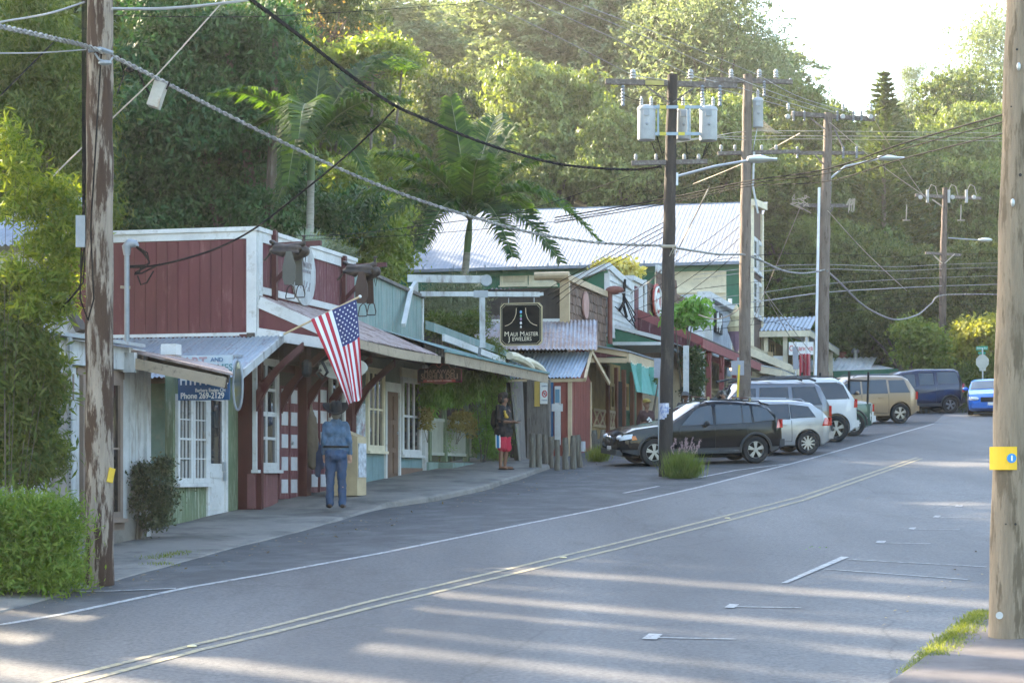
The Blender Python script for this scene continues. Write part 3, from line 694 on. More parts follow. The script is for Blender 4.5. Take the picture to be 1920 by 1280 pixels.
b = MB(fc); b.box(C0, C1+.1, -.1, .001, G(41)-.1, 2.62); boards(b, C0, C1, G(42)-.1, zOf(842, sOf(690, TC), TC), 0, .4, .006, .015, 3); kids('lower_wall', b, mat('teal_wainscot', (.15, .24, .25), .7), C)
b = MB(fc); boards(b, C0, C1, 1.9, 2.62, .002, .25, .008, .015, 5); kids('transom_wall', b, mat('olive_boards', (.12, .14, .12), .8), C)
b = MB(fc); b.box(sOf(735, TC), C1, 0, .03, G(44)-.1, G(44)+.28); kids('plinth', b, mat('brown_plinth', (.16, .10, .075), .8), C)
zz = lambda px, py: zOf(py, sOf(px, TC), TC)
window(C, fc, sOf(684, TC), sOf(716, TC), zz(700, 845), zz(700, 690), 3, 2, cream, fw=.12, mw=.04)
b = MB(fc); a0, a1 = sOf(721, TC), sOf(744, TC); z0 = G(a0)+.14; z1 = zz(721, 733)
b.box(a0-.1, a0, 0, .07, z0-.1, z1); b.box(a1, a1+.1, 0, .07, z0-.1, z1); b.box(a0-.1, a1+.1, 0, .075, z1, z1+.2); kids('door_frame', b, white, C)
b = MB(fc); b.box(a0, a1, 0, .03, z0, z1); h = (z1-z0)
for i in range(2):
    for (u, v_) in ((.06, .3), (.36, .62), (.68, .95)): b.box(a0+.08+i*(a1-a0)*.47, a0+(a1-a0)*(.43+.47*i), .025, .05, z0+h*u, z0+h*v_)
dr = kids('door', b, brownd, C); b = MB(fc); b.lathe([(.03, 0), (.03, .05)], (a1-.12, .03, z0+1), 'y', 8); kids('handle', b, galv, dr)
b = MB(fc); a0, a1 = sOf(749, TC), sOf(785, TC); b.box(a0-.02, a1, 0, .06, zz(749, 706), zz(749, 690)+.02); kids('window_header', b, cream, C)
window(C, fc, a0, a1, zz(749, 852), zz(749, 706), 3, 2, white, fw=.12, mw=.05)
b = MB(fc); b.box(C1+.0, C1+.09, -.05, .1, G(C1), 2.6); b.box(C1+.16, C1+.22, .05, .1, G(C1), 2.6); kids('corner_post', b, white, C)
# awning, green-edged
C2 = 49.2
b = MB(); p = Vector(W(B1-.05, TB+.02, 3.22)); q = Vector(W(C2+.6, TB+.02, 3.10)); b.corr(p, q-p, Vector(W(B1-.05, TO+.12, 2.64))-p, (0, 0, 1), .09, .01)
b.f = None; kids('awning_roof', b, mat('tin_teal', (.14, .22, .21), .6, metal=.2, c2=(.25, .24, .22), cut=.6), C)
b = MB(W); b.bar((B1-.02, TO+.14, 2.60), (C2+.5, TO+.14, 2.60), .05, .05); kids('awning_edge', b, teald, C)
b = MB(W); b.box(B1+.1, C2+.5, TO+.09, TO+.12, 2.35, 2.57); kids('awning_fascia', b, woodf, C)
b = MB(W); b.hexa([(B1, TB, 2.62), (C2+.4, TB, 2.6), (C2+.4, TO+.05, 2.48), (B1, TO+.05, 2.48)], [(B1, TB, 2.66), (C2+.4, TB, 2.64), (C2+.4, TO+.05, 2.52), (B1, TO+.05, 2.52)]); kids('soffit', b, woodd, C)
# second, higher pair of boards over the porch
b = MB(W); b.hexa([(C1, TC+.1, 3.42), (C1, TC+.3, 3.36), (C2+1.4, TC+1.0, 2.98), (C2+1.4, TC+.8, 3.06)], [(C1, TC+.1, 3.62), (C1, TC+.3, 3.56), (C2+1.4, TC+1.0, 3.12), (C2+1.4, TC+.8, 3.2)]); kids('porch_roof', b, teal, C)
b = MB(W); b.hexa([(C1, TC+.5, 3.14), (C1, TC+.56, 3.14), (C2, TC+1.0, 2.82), (C2, TC+.94, 2.82)], [(C1, TC+.5, 3.30), (C1, TC+.56, 3.3), (C2, TC+1.0, 2.96), (C2, TC+.94, 2.96)]); kids('porch_beam', b, white, C)
b = MB(W)
for k in range(2):
    pts = [(C2+.0+k*1.4+u*1.5, TC+1.1+.25*u, 3.02-.05*k-.25*u*u) for u in (0, .25, .5, .75, 1)]; b.tube([Vector(q) for q in pts], [.10, .12, .11, .1, .05], 8)
kids('awning_roll', b, cream, C)
# porch
TP = -13.45; fp = FA(TP); q0, q1 = C1+.1, sOf(888, TP); gz_ = G(47)+.05
b = MB(W); b.box(q0, q1, TC-1.5, TP, G(46)-.1, zOf(868, q1, TP)); kids('porch_base', b, mat('teal_base', (.19, .27, .24), .8, c2=(.12, .17, .14), cut=.6), C)
b = MB(W); s_a, s_b = sOf(822, TP), sOf(872, TP); b.box(s_a, s_b, TP, TP+.35, G(46), G(47)+.22); kids('step', b, MC['teal_base'], C)
zr0 = zOf(864, q1, TP)+.03; zr1 = zr0+.95
b = MB(fp); b.box(q0+.1, q1, -.1, -.04, zr1-.07, zr1); b.box(q0+.1, q1, -.1, -.04, zr0+.08, zr0+.15); a = q0+.15
while a < q1: b.box(a, a+.035, -.09, -.055, zr0+.1, zr1-.05); a += .11
kids('railing', b, mat('rail_cream', (.42, .43, .36), .7), C)
for px, mm in ((808, sage), (838, sage), (879, sage)):
    a = sOf(px, TP); b = MB(fp); b.box(a-.05, a+.05, -.12, -.02, zr0-.05, 2.5); b.box(a-.07, a+.07, -.14, 0, zr0-.06, zr0+.62); kids('porch_post', b, mm, C)
b = MB(W); b.box(50.0, 50.14, TP-.1, TP+.04, G(50), 2.5); kids('end_post', b, mat('pale_blue', (.34, .45, .52), .6), C)
b = MB(W); b.box(q0, q1+.3, TC-1.6, TC-1.5, 0, 2.6); kids('porch_back_wall', b, mat('porch_back', (.10, .14, .13), .8), C)
window(C, FA(TC-1.5), q0+.6, q0+1.7, 1.1, 2.2, 2, 2, white, d=.01)
window(C, FA(TC-1.5), q0+2.3, q0+3.3, 1.1, 2.2, 2, 2, white, d=.01)
# sign frame of white beams above the deli, with its post
SF = thing('sign_gantry', 'white timber gantry rising over the teal deli roof and holding the black jewelers sign', 'gantry', W(46.9, -12.3, 2.9))
DF = 47.0; pp = lambda x, y, D=DF: Vector(P(x, y, D))
b = MB(); b.bar(pp(764, 522), pp(906, 524), .12, .17); kids('beam', b, white2, SF)
b = MB(); b.lathe([(.13, -.1), (.13, .1)], pp(912, 526), 'y', 14); kids('end_cap', b, galvd, SF)
b = MB(); b.bar(pp(788, 551), pp(1012, 552), .11, .11); b.bar(pp(1010, 552), pp(1019, 551), .08, .07); kids('beam', b, white2, SF)
b = MB(); b.bar(pp(904, 548), pp(905, 652), .11, .13, (1, 0, 0)); kids('post', b, white2, SF)
b = MB(); b.bar(pp(780, 524), pp(780, 560), .1, .1, (1, 0, 0)); b.bar(pp(780, 528), pp(733, 604, 45.5), .08, .08, (1, 0, 0)); kids('brace', b, white2, SF)
b = MB(); b.bar(pp(888, 551, DF-.06), pp(915, 551, DF-.06), .02, .16); kids('bracket', b, galvd, SF)
b = MB(); b.bar(pp(900, 650), pp(896, 690, 47.2), .07, .07, (1, 0, 0)); kids('strut', b, galvd, SF)
# jewelers sign
DJ = 46.8; c = Vector(P(977.5, 608, DJ)); u_ = 40.5*DJ/F; v_ = 40*DJ/F
def octo(c, u, v, ch, y): return [c+TD*x+UP*z+SD*y for x, z in ((-u+ch, -v), (u-ch, -v), (u, -v+ch), (u, v-ch), (u-ch, v), (-u+ch, v), (-u, v-ch), (-u, -v+ch))]
J = thing('hanging_sign', 'black and gold square hanging sign with clipped corners reading Maui Master Jewelers', 'sign', tuple(c-UP*v_))
b = MB(); b.hexa(octo(c, u_, v_, .08, .03), octo(c, u_, v_, .08, -.03)); kids('board', b, mat('sign_gold', (.38, .31, .17), .5, bump=0), J)
b = MB(); b.hexa(octo(c, u_-.022, v_-.022, .08, -.025), octo(c, u_-.022, v_-.022, .08, -.034)); kids('panel', b, mat('sign_black', (.006, .007, .007), .9, bump=0, spec=.1), J)
b = MB(); o8 = octo(c, u_-.045, v_-.045, .08, -.036)
for k in range(8): b.bar(o8[k], o8[(k+1) % 8], .004, .006)
for sg in (-1, 1):
    pts = [c+TD*(sg*x)+UP*z-SD*.036 for x, z in ((.11, .37), (.115, .25), (.15, .14), (.22, .04), (.30, -.01), (.38, -.035))]
    b.tube(pts, .008, 6)
kids('gold_line', b, mat('sign_gold2', (.52, .45, .30), .5, bump=0), J)
cl = ((.28, .028, (.08, .30, .55)), (.19, .026, (.06, .3, .18)), (.12, .024, (.3, .18, .35)), (.03, .028, (.6, .6, .6)), (-.06, .022, (.6, .6, .58)))
for k, (z, r, q) in enumerate(cl):
    b = MB(); b.ell(c+UP*z-SD*.036, (r, .01, r*1.25), 10, 6); kids('gem', b, mat('gem_%d' % k, q, .4, bump=0), J)
gl = mat('sign_letter', (.62, .56, .42), .5, bump=0, var=.03)
for (st, z, xs) in (('M', 0, -.335), ('AUI', 0, 0), ('M', 0, 0), ('ASTER', 0, 0)): pass
text('M', .155, gl, c-TD*.335-UP*.222-SD*.036, TD, J); text('AUI', .125, gl, c-TD*.165-UP*.23-SD*.036, TD, J, sx=.9)
text('M', .155, gl, c+TD*.03-UP*.222-SD*.036, TD, J); text('ASTER', .125, gl, c+TD*.255-UP*.23-SD*.036, TD, J, sx=.85)
text('J', .155, gl, c-TD*.275-UP*.332-SD*.036, TD, J); text('EWELERS', .125, gl, c+TD*.02-UP*.34-SD*.036, TD, J, sx=.9)
for sg in (-1, 1):
    b = MB(); b.tube([c+TD*sg*.3+UP*v_, c+TD*sg*.3+UP*(v_+.12)], .008, 6); kids('hanger', b, galv, J)
# sushi sign
sS = 42.6; cS = Vector(P(824.5, 702, CS*sS+SN*12.2)); k_ = cS.y/F; hw, hh = 43*k_, 15*k_
Q = thing('hanging_sign', 'dark carved board reading Makawao Sushi & Deli hung under the green awning', 'sign', tuple(cS-UP*hh))
out = [(-1, -1), (-.35, -1), (-.2, -1.18), (.2, -1.18), (.35, -1), (1, -1), (1, .55), (.92, .75), (.5, .78), (.38, 1.25), (0, 1.45), (-.38, 1.25), (-.5, .78), (-.92, .75), (-1, .55)]
pl = lambda k, y: [cS+TD*(x*hw*k)+UP*(z*hh*(k if k == 1 else .9))+SD*y for x, z in out]
b = MB(); b.hexa(pl(1, .025), pl(1, -.02)); kids('board', b, mat('sushi_edge', (.16, .03, .025), .5), Q)
b = MB(); b.hexa(pl(.965, -.015), pl(.965, -.027)); kids('panel', b, mat('sushi_dark', (.018, .009, .008), .8, spec=.15), Q)
sm = mat('sushi_letter', (.42, .27, .21), .6, bump=0)
text('MAKAWAO', .125, sm, cS+UP*.06-SD*.03, TD, Q, bold=.001, sx=1.05); text('SUSHI & DELI', .165, sm, cS-UP*.045-SD*.03, TD, Q, bold=.001, sx=.88)
b = MB(); b.bar(cS-TD*.36-UP*.135-SD*.03, cS+TD*.36-UP*.135-SD*.03, .006, .05); kids('red_band', b, mat('sushi_band', (.40, .08, .06), .6, bump=0), Q)
text('EAT IN - TAKE OUT - CATERING', .04, ltwhite, cS-UP*.135-SD*.036, TD, Q, sx=.95)
b = MB(); b.tube([cS+TD*(.06*math.cos(a)*(1.1 if a < 4 else .7))+UP*(.2+.05*math.sin(a))-SD*.03 for a in (0, .8, 1.6, 2.3, 3.1, 4, 5, 6.28)], .008, 6); kids('emblem', b, MC['sushi_band'], Q)
for sg in (-1, 1): b = MB(); b.tube([cS+TD*sg*.35+UP*hh*.8, cS+TD*sg*.35+UP*(hh+.25)], .007, 5); kids('hanger', b, galvd, Q)
# ================= D: hut of red boards with ribbed tin roof =================
S5 = 54.0; D5 = lambda t: CS*S5-SN*t; s5 = SA(S5); T5 = lambda x: tOf(x, S5); Z5 = lambda x, y: zOf(y, S5, T5(x)); g5 = G(S5)
E_ = building('little red board hut with steep ribbed grey tin roof', 56, -13, name='hut')
tr = T5(1099)
b = MB(); zr_, ze = Z5(1060, 655), Z5(1060, 708)
p = Vector(W(S5+1.1, T5(975), zr_)); q = Vector(W(S5+1.1, T5(1093), zr_)); e_ = Vector(W(S5-.15, T5(942), ze))
b.corr(Vector(W(S5+1.1, T5(945), zr_)), q-Vector(W(S5+1.1, T5(945), zr_)), e_-Vector(W(S5+1.1, T5(945), zr_)), (0, 0, 1), .1, .02); kids('roof', b, mat('tin_blue', (.30, .36, .42), .45, metal=.5, c2=(.24, .22, .22), cut=.66), E_)
b = MB(W); b.bar((S5+1.1, T5(1093), zr_), (S5-.15, tr, ze-.05), .06, .1); b.bar((S5+1.1, T5(1093), zr_), (S5+2.6, T5(1106), ze-.05), .06, .1); b.bar((S5-.05, T5(944), ze-.07), (S5-.05, tr, ze-.07), .06, .09); kids('roof_trim', b, mat('tan_trim', (.50, .38, .24), .6), E_)
b = MB(s5); boards(b, T5(1036), T5(1068), g5-.1, ze-.05, 0, .13, .015, .02, 21); kids('wall', b, mat('hut_red', (.22, .055, .04), .7), E_)
tE = T5(1068); fe = FA(tE); b = MB(fe); boards(b, S5, S5+2.6, g5-.1, ze+.02, 0, .16, .03, .025, 22); b.hexa([(S5, 0, ze), (S5+2.6, 0, ze), (S5+1.2, 0, zr_-.05)], [(S5, .03, ze), (S5+2.6, .03, ze), (S5+1.2, .03, zr_-.05)]); kids('wall', b, MC['hut_red'], E_)
b = MB(W); b.box(S5-.04, S5+.06, tE-.04, tE+.06, g5-.1, ze); b.box(S5+2.5, S5+2.62, tE-.02, tE+.06, g5-.1, ze); kids('corner_post', b, MC['tan_trim'], E_)
b = MB(W); b.box(S5+.1, S5+2.5, T5(945), tE-.05, g5, ze+.1); kids('wall_core', b, woodd, E_)
b = MB(s5); b.box(T5(1028), T5(1038), .0, .05, g5, ze-.05); bb = kids('door', b, mat('door_blue', (.03, .11, .24), .6), E_)
b = MB(s5); b.box(T5(1041), T5(1052), .04, .08, g5+.3, Z5(1045, 724)); b.box(T5(1036), T5(1056), .05, .10, Z5(1045, 771), Z5(1045, 757)); kids('white_trim', b, white, E_)
b = MB(s5); b.box(T5(1042.5), T5(1050.5), .08, .10, Z5(1045, 755), Z5(1045, 730)); kids('notice', b, mat('notice_blue', (.10, .22, .30), .5), E_)
b = MB(); b.tube([P(1093, 827, 54), P(1093, 846, 54)], .07, 10); kids('drain_pipe', b, white, E_)
# lower grey roofs behind, and rust-brown roof
b = MB(); p = Vector(P(885, 655, 56)); b.corr(p, Vector(P(1120, 655, 56))-p, Vector(P(895, 600, 58.5))-p, (0, 0, 1), .11, .02); kids('rear_roof', b, mat('tin_mid', (.33, .33, .36), .5, metal=.4, c2=(.24, .18, .16), cut=.5, wsc=1.2), E_)
b = MB(); b.bar(P(885, 602, 58.4), P(1062, 600, 58.4), .05, .09); kids('roof_trim', b, white, E_)
# ================= F: shingled false front =================
TF = -12.8; ff = FA(TF); F0, F1 = sOf(1062, TF), sOf(1136, TF); sf = SA(F0)
Fb = building('shingle clad false fronted shop with tan trim, rust-brown roof and teal awning', F0, TF, name='shingle_shop')
zz = lambda px, py: zOf(py, sOf(px, TF), TF)
def shingles(b, a0, a1, z0, z1, seed=1, row=.2):
    rg = random.Random(seed); z = z0
    while z < z1-.03:
        a = a0-rg.uniform(0, .1)
        while a < a1:
            w_ = rg.uniform(.09, .22); e = min(a+w_, a1); j = rg.uniform(-.02, .02); t0 = rg.uniform(.03, .05)
            s_ = max(a, a0)
            if e-s_ > .02: b.mi = rg.choice((0, 0, 1, 1, 2)); b.hexa([(s_, 0, z+j), (s_, t0, z+j), (s_, .012, min(z+row*1.2, z1)), (s_, 0, min(z+row*1.2, z1))], [(e-.008, 0, z+j), (e-.008, t0, z+j), (e-.008, .012, min(z+row*1.2, z1)), (e-.008, 0, min(z+row*1.2, z1))])
            a += w_
        z += row
    b.mi = 0
shm = [mat('shingle_a', (.16, .095, .065), .9, st=(5, 5, .6), var=.35), mat('shingle_b', (.12, .08, .06), .9, st=(5, 5, .6), var=.35), mat('shingle_c', (.20, .135, .10), .9, st=(5, 5, .6), var=.3)]
zt_, zb_ = zz(1062, 525), zz(1062, 636)
b = MB(ff); shingles(b, F0+.1, F1, zb_-.5, zt_-.05, 5, .26); kids('shingle_wall', b, shm, Fb)
b = MB(sf); b.box(T5(1045)-.6, TF+.0, 0, .06, zb_-.1, zt_+.05); kids('end_wall', b, MC['tan_trim'], Fb)
b = MB(ff); b.box(F0-.1, F1, -.35, .1, zt_-.02, zt_+.16); b.box(F0-.05, F0+.09, -.05, .09, zb_-.2, zt_); kids('cap', b, MC['tan_trim'], Fb)
b = MB(ff); b.tube([(F0-.1, -.9, zt_+.12), (F0-.1, .1, zt_+.12)], .12, 10); kids('cap_roll', b, MC['tan_trim'], Fb)
b = MB(ff); a = sOf(1093, TF); n = 16; b.hexa([(a+.38*math.cos(k*2*math.pi/n), .06, zz(1093, 575)+.36*math.sin(k*2*math.pi/n)*(1.25 if math.sin(k*2*math.pi/n) > 0 else 1)) for k in range(n)], [(a+.38*math.cos(k*2*math.pi/n), .11, zz(1093, 575)+.36*math.sin(k*2*math.pi/n)*(1.25 if math.sin(k*2*math.pi/n) > 0 else 1)) for k in range(n)])
o = tag(b.build('wall_plaque', mat('plaque', (.42, .24, .20), .6), loc=W(a, TF, zz(1093, 575))), 'pink wooden plaque shaped like a bottle on the shingled wall', 'sign')
b = MB(W); b.box(F0+.1, F1+4, TF-6, TF-.05, G(58), zt_-.2); kids('wall_core', b, woodd, Fb)
b = MB(); p = Vector(P(905, 598, 58.6)); b.corr(p, Vector(P(1034, 600, 58.6))-p, Vector(P(921, 541, 62))-p, (0, 0, 1), .13, .022); kids('roof', b, tinp, Fb)
b = MB(); p = Vector(P(1034, 600, 58.6)); b.corr(p, Vector(P(1048, 600, 58.6))-p, Vector(P(1045, 541, 62))-p, (0, 0, 1), .1, .02); kids('roof_edge', b, tin, Fb)
# porch gable, awning and tarp
SP_ = sOf(1108, TF)-3.2; fo = TF+2.3; 
A0, A1 = 58.0, 63.2; AO = -11.25-TF
zw = zOf(650, A0, TF); ztip = zOf(668, A0, TF+AO)
b = MB(W); b.bar((A0, TF-.1, zw+.06), (A0, TF+AO, ztip+.06), .06, .16); b.bar((A0-.02, TF-.1, zw-.38), (A0-.02, TF+AO, ztip-.12), .06, .14); kids('awning_rake', b, MC['tan_trim'], Fb)
b = MB(W); b.hexa([(A0, TF-.1, zw+.0), (A0, TF+AO-.1, ztip), (A0, TF-.1, zw-.32)], [(A0+.03, TF-.1, zw+.0), (A0+.03, TF+AO-.1, ztip), (A0+.03, TF-.1, zw-.32)]); kids('awning_gable', b, redp2, Fb)
b = MB(W); b.hexa([(A0-.1, TF-.1, zw+.12), (A1, TF-.1, zw+.12), (A1, TF+AO+.1, ztip+.12), (A0-.1, TF+AO+.1, ztip+.12)], [(A0-.1, TF-.1, zw+.16), (A1, TF-.1, zw+.16), (A1, TF+AO+.1, ztip+.16), (A0-.1, TF+AO+.1, ztip+.16)]); kids('awning_roof', b, tin, Fb)
b = MB(W); b.box(A0, A1, TF+AO, TF+AO+.06, ztip-.16, ztip+.1); kids('awning_fascia', b, MC['tan_trim'], Fb)
b = MB(W); b.hexa([(A0+.4, TF+AO+.02, ztip-.12), (A1, TF+AO+.02, ztip-.12), (A1, TF+AO+.2, ztip-1.0), (A0+.4, TF+AO+.2, ztip-1.0)], [(A0+.4, TF+AO+.05, ztip-.12), (A1, TF+AO+.05, ztip-.12), (A1, TF+AO+.23, ztip-1.0), (A0+.4, TF+AO+.23, ztip-1.0)])
for k in range(3): b.box(A0+1+2*k, A0+1.02+2*k, TF+AO+.1, TF+AO+.25, ztip-1.0, ztip-.15)
kids('tarp', b, mat('tarp_teal', (.12, .34, .29), .7, bump=.05), Fb)
b = MB(W); 
for k in range(26): 
    a = A0+.2+k*.24; b.ell((a, TF+AO+.1, ztip-.14-.05*abs(math.sin(k*.8))), (.022, .022, .03), 5, 4)
kids('string_light', b, mat('bulb', (.7, .65, .5), .3, bump=0), Fb)
mus = mat('mustard', (.36, .24, .09), .7, c2=(.28, .18, .07), cut=.6); fw_ = FA(TF)
ga = G(60)+.12
b = MB(fw_); boards(b, A0-.4, A1+1.6, ga-.1, zw-.2, 0, .22, .02, .02, 31); kids('front_wall', b, mus, Fb)
def xrail(x0, x1, y0, y1, lab=None):
    a0, a1 = sOf(x0, TF), sOf(x1, TF); z0, z1 = zz(x0, y1), zz(x0, y0); b = MB(fw_); b.box(a0, a1, .02, .05, z0, z1); o = kids('panel', b, mat('panel_rust', (.24, .09, .06), .7), Fb)
    b = MB(fw_); b.bar((a0, .07, z1), (a1, .07, z1), .03, .08); b.bar((a0, .07, z0), (a1, .07, z0), .03, .08); n = 2
    for k in range(n):
        p, q = a0+(a1-a0)*k/n, a0+(a1-a0)*(k+1)/n; b.bar((p, .07, z0), (q, .075, z1), .03, .06); b.bar((q, .065, z0), (p, .07, z1), .03, .06)
    kids('lattice', b, MC['tan_trim'], o)
xrail(1109, 1131, 767, 797); xrail(1139, 1149, 771, 802)
for x0, x1 in ((1141, 1148), (1168, 1175)):
    window(Fb, fw_, sOf(x0, TF), sOf(x1, TF), zz(x0, 768), zz(x0, 718), 1, 1, mus, fw=.1, d=.03, sill=False)
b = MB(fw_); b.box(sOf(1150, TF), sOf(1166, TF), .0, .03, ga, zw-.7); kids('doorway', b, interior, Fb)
for x in (1134, 1150, 1165, 1181): b = MB(fw_); a = sOf(x, TF); b.box(a, a+.22, 0, .12, ga, zw-.3); kids('post', b, mat('post_brown', (.20, .075, .04), .7), Fb)
b = MB(W); a = sOf(1200, TF+AO-.1); b.box(a, a+.16, TF+AO-.2, TF+AO-.05, ga-.1, ztip-.2); kids('post', b, MC['post_brown'], Fb)
# mast with weatherhead
MS = thing('service_mast', 'rusty red service mast with rounded weatherhead on the shingled front', 'service mast', W(F1, TF+.15, 3))
b = MB(ff); b.tube([(F1-.1, .15, zz(1136, 645)), (F1-.1, .15, zz(1136, 550))], .08, 8); kids('pipe', b, mat('rust_red', (.17, .06, .045), .7), MS)
b = MB(ff); b.ell((F1-.1, .3, zz(1136, 545)), (.14, .3, .14), 10, 6); kids('weatherhead', b, MC['rust_red'], MS)
b = MB(ff)
for k in range(3): b.tube([(F1, .5, zz(1136, 547)), (F1+.2, .9, zz(1136, 590)-.2*k), (F1+.7, .6, zz(1136, 600)), (F1+1, .1, zz(1136, 570))], .018, 5)
kids('loop_wire', b, cable, MS)
# ================= G: green gabled shop with white clapboard front =================
G0, G1 = sOf(1139, TF), sOf(1184, TF); Gb = building('green shop with white clapboard false front and green gable ends', G0, TF, name='clapboard_shop')
fg = FA(TF); zt_ = zz(1139, 500); zm = zz(1139, 612)
b = MB(fg); clap(b, G0+.05, G1, zm-.3, zt_-1.0, 0, .2); n = 8
z = zt_-1.0
while z < zt_-.05: 
    b.hexa([(G0+.05, 0, z), (G0+.05, .03, z), (G0+.05, .0, z+.2)], [(G0+.05+(G1-G0)*(1 if z < zt_-.6 else max(.15, (zt_-z)/.6)), 0, z), (G0+.05+(G1-G0)*(1 if z < zt_-.6 else max(.15, (zt_-z)/.6)), .03, z), (G0+.05+(G1-G0)*(1 if z < zt_-.6 else max(.15, (zt_-z)/.6)), .0, z+.2)]); z += .2
kids('front_wall', b, white, Gb)
b = MB(fg); b.bar((G0, .02, zt_+.02), (G1+.05, .02, zz(1184, 540)), .12, .22); b.box(G1-.1, G1+.1, -.1, .07, zm-.4, zz(1184, 545)); b.box(G0-.02, G0+.1, -.1, .06, zm-.3, zt_-.2); kids('front_trim', b, white, Gb)
b = MB(fg); b.tube([(G0+1.4, .1, zz(1150, 580)), (G0+1.9, .15, zz(1155, 565)), (G0+2.2, .1, zz(1157, 540)), (G0+2.3, .1, zz(1157, 520))], .05, 6); b.tube([(G0+1.9, .12, zz(1155, 565)), (G0+2.5, .12, zz(1158, 590))], .05, 6); kids('bent_pipe', b, cable, Gb)
sg = SA(G0); tt = lambda x: tOf(x, G0)
zg = lambda x, y: zOf(y, G0, tt(x))
b = MB(sg); b.hexa([(TF, -.05, zg(1138, 505)), (TF, -.05, zg(1138, 562)-1), (tt(1060), -.05, zg(1060, 562)-1), (tt(1070), -.05, zg(1070, 530))], [(TF, 0, zg(1138, 505)), (TF, 0, zg(1138, 562)-1), (tt(1060), 0, zg(1060, 562)-1), (tt(1070), 0, zg(1070, 530))]); kids('side_wall', b, greenp, Gb)
b = MB(sg); b.bar((tt(1138), .05, zg(1138, 500)), (tt(1068), .05, zg(1068, 527)), .3, .18); kids('rake_board', b, white, Gb)
b = MB(W); b.box(G0+.1, G1+8, TF-7, TF-.05, G(64), zm+.3); kids('wall_core', b, greenp, Gb)
SG = 64.0; tg = lambda x: tOf(x, SG); zg2 = lambda x, y: zOf(y, SG, tg(x))
b = MB(SA(SG)); b.hexa([(tg(1140), 0, zg2(1140, 612)), (tg(1140), 0, zg2(1140, 642)), (tg(1240), 0, zg2(1240, 642))], [(tg(1140), .04, zg2(1140, 612)), (tg(1140), .04, zg2(1140, 642)), (tg(1240), .04, zg2(1240, 642))]); kids('awning_gable', b, greenp, Gb)
b = MB(SA(SG)); b.bar((tg(1138), .06, zg2(1138, 608)), (tg(1242), .06, zg2(1242, 635)), .08, .12); b.bar((tg(1138), .06, zg2(1138, 644)), (tg(1242), .06, zg2(1242, 644)), .07, .1); kids('awning_trim', b, white, Gb)
b = MB(W); b.hexa([(SG, tg(1140), zg2(1140, 606)), (SG, tg(1242), zg2(1242, 634)), (SG+4, tg(1242), zg2(1242, 634)), (SG+4, tg(1140), zg2(1140, 606))], [(SG, tg(1140), zg2(1140, 608)), (SG, tg(1242), zg2(1242, 636)), (SG+4, tg(1242), zg2(1242, 636)), (SG+4, tg(1140), zg2(1140, 608))]); b.box(SG+.1, SG+4, tg(1140), tg(1236), zg2(1140, 648), zg2(1140, 644)); kids('awning_roof', b, tin, Gb)
for s_ in (64.6, 67.8): b = MB(W); b.box(s_, s_+.16, -10.7, -10.54, G(s_), zg2(1240, 646)); kids('porch_post', b, white, Gb)
# ================= H: red and white, and dark shingled shop with maroon porch =================
H0, H1 = sOf(1184, TF), sOf(1206, TF); Hb = building('narrow white shop with red panelled false front', H0, TF, name='white_red_shop')
b = MB(fg); b.box(H0, H1, -.2, 0, zz(1190, 620), zz(1190, 525)); kids('wall', b, white, Hb)
b = MB(fg); boards(b, H0+.5, H1-1.0, zz(1190, 615), zz(1190, 536), .01, .3, .01, .02, 3); kids('panel', b, redp2, Hb)
b = MB(fg); b.box(H0, H1+.1, -.25, .08, zz(1190, 528), zz(1190, 519)); kids('cap', b, white, Hb)
K0, K1, K2 = H1, sOf(1230, TF), sOf(1290, TF); Kb = building('dark brown shingled shop with round red sign and maroon porch', K0, TF, name='brown_shop')
b = MB(fg); shingles(b, K0, K1, zz(1206, 600), zz(1206, 524), 7, .3); kids('shingle_wall', b, shm[:2]+[shm[1]], Kb)
b = MB(fg); shingles(b, K1, sOf(1268, TF), zz(1230, 600), zz(1230, 505), 8, .3); shingles(b, sOf(1268, TF), K2, zz(1268, 605), zz(1268, 550), 9, .3); kids('shingle_wall', b, shm[:2]+[shm[1]], Kb)
b = MB(fg); b.bar((K1, .02, zz(1230, 503)), (sOf(1250, TF), .02, zz(1250, 512)), .1, .25); b.box(K0, K0+.3, 0, .08, zz(1206, 600), zz(1206, 524)); kids('cap', b, white, Kb)
b = MB(W); b.box(K0, K2, TF-6, TF-.02, G(72), zz(1206, 560)); kids('wall_core', b, woodd, Kb)
a = sOf(1225, TF); n = 20; zc_ = zz(1225, 565)
b = MB(fg); b.hexa([(a+.75*math.cos(k*2*math.pi/n), .1, zc_+.62*math.sin(k*2*math.pi/n)) for k in range(n)], [(a+.75*math.cos(k*2*math.pi/n), .15, zc_+.62*math.sin(k*2*math.pi/n)) for k in range(n)])
RS = thing('round_sign', 'round red and white sign on the dark shingled wall', 'sign', W(a, TF, zc_)); kids('disc', b, mat('sign_red', (.42, .07, .05), .5, bump=0), RS)
b = MB(fg); b.tube([(a+.62*math.cos(k*2*math.pi/n), .17, zc_+.5*math.sin(k*2*math.pi/n)) for k in range(n+1)], .05, 5); b.bar((a-.4, .17, zc_+.3), (a+.4, .17, zc_-.3), .02, .12); b.bar((a-.4, .165, zc_-.3), (a+.4, .165, zc_+.3), .02, .12); b.box(a-.12, a+.12, .15, .19, zc_-.3, zc_+.3); kids('emblem', b, ltwhite, RS)
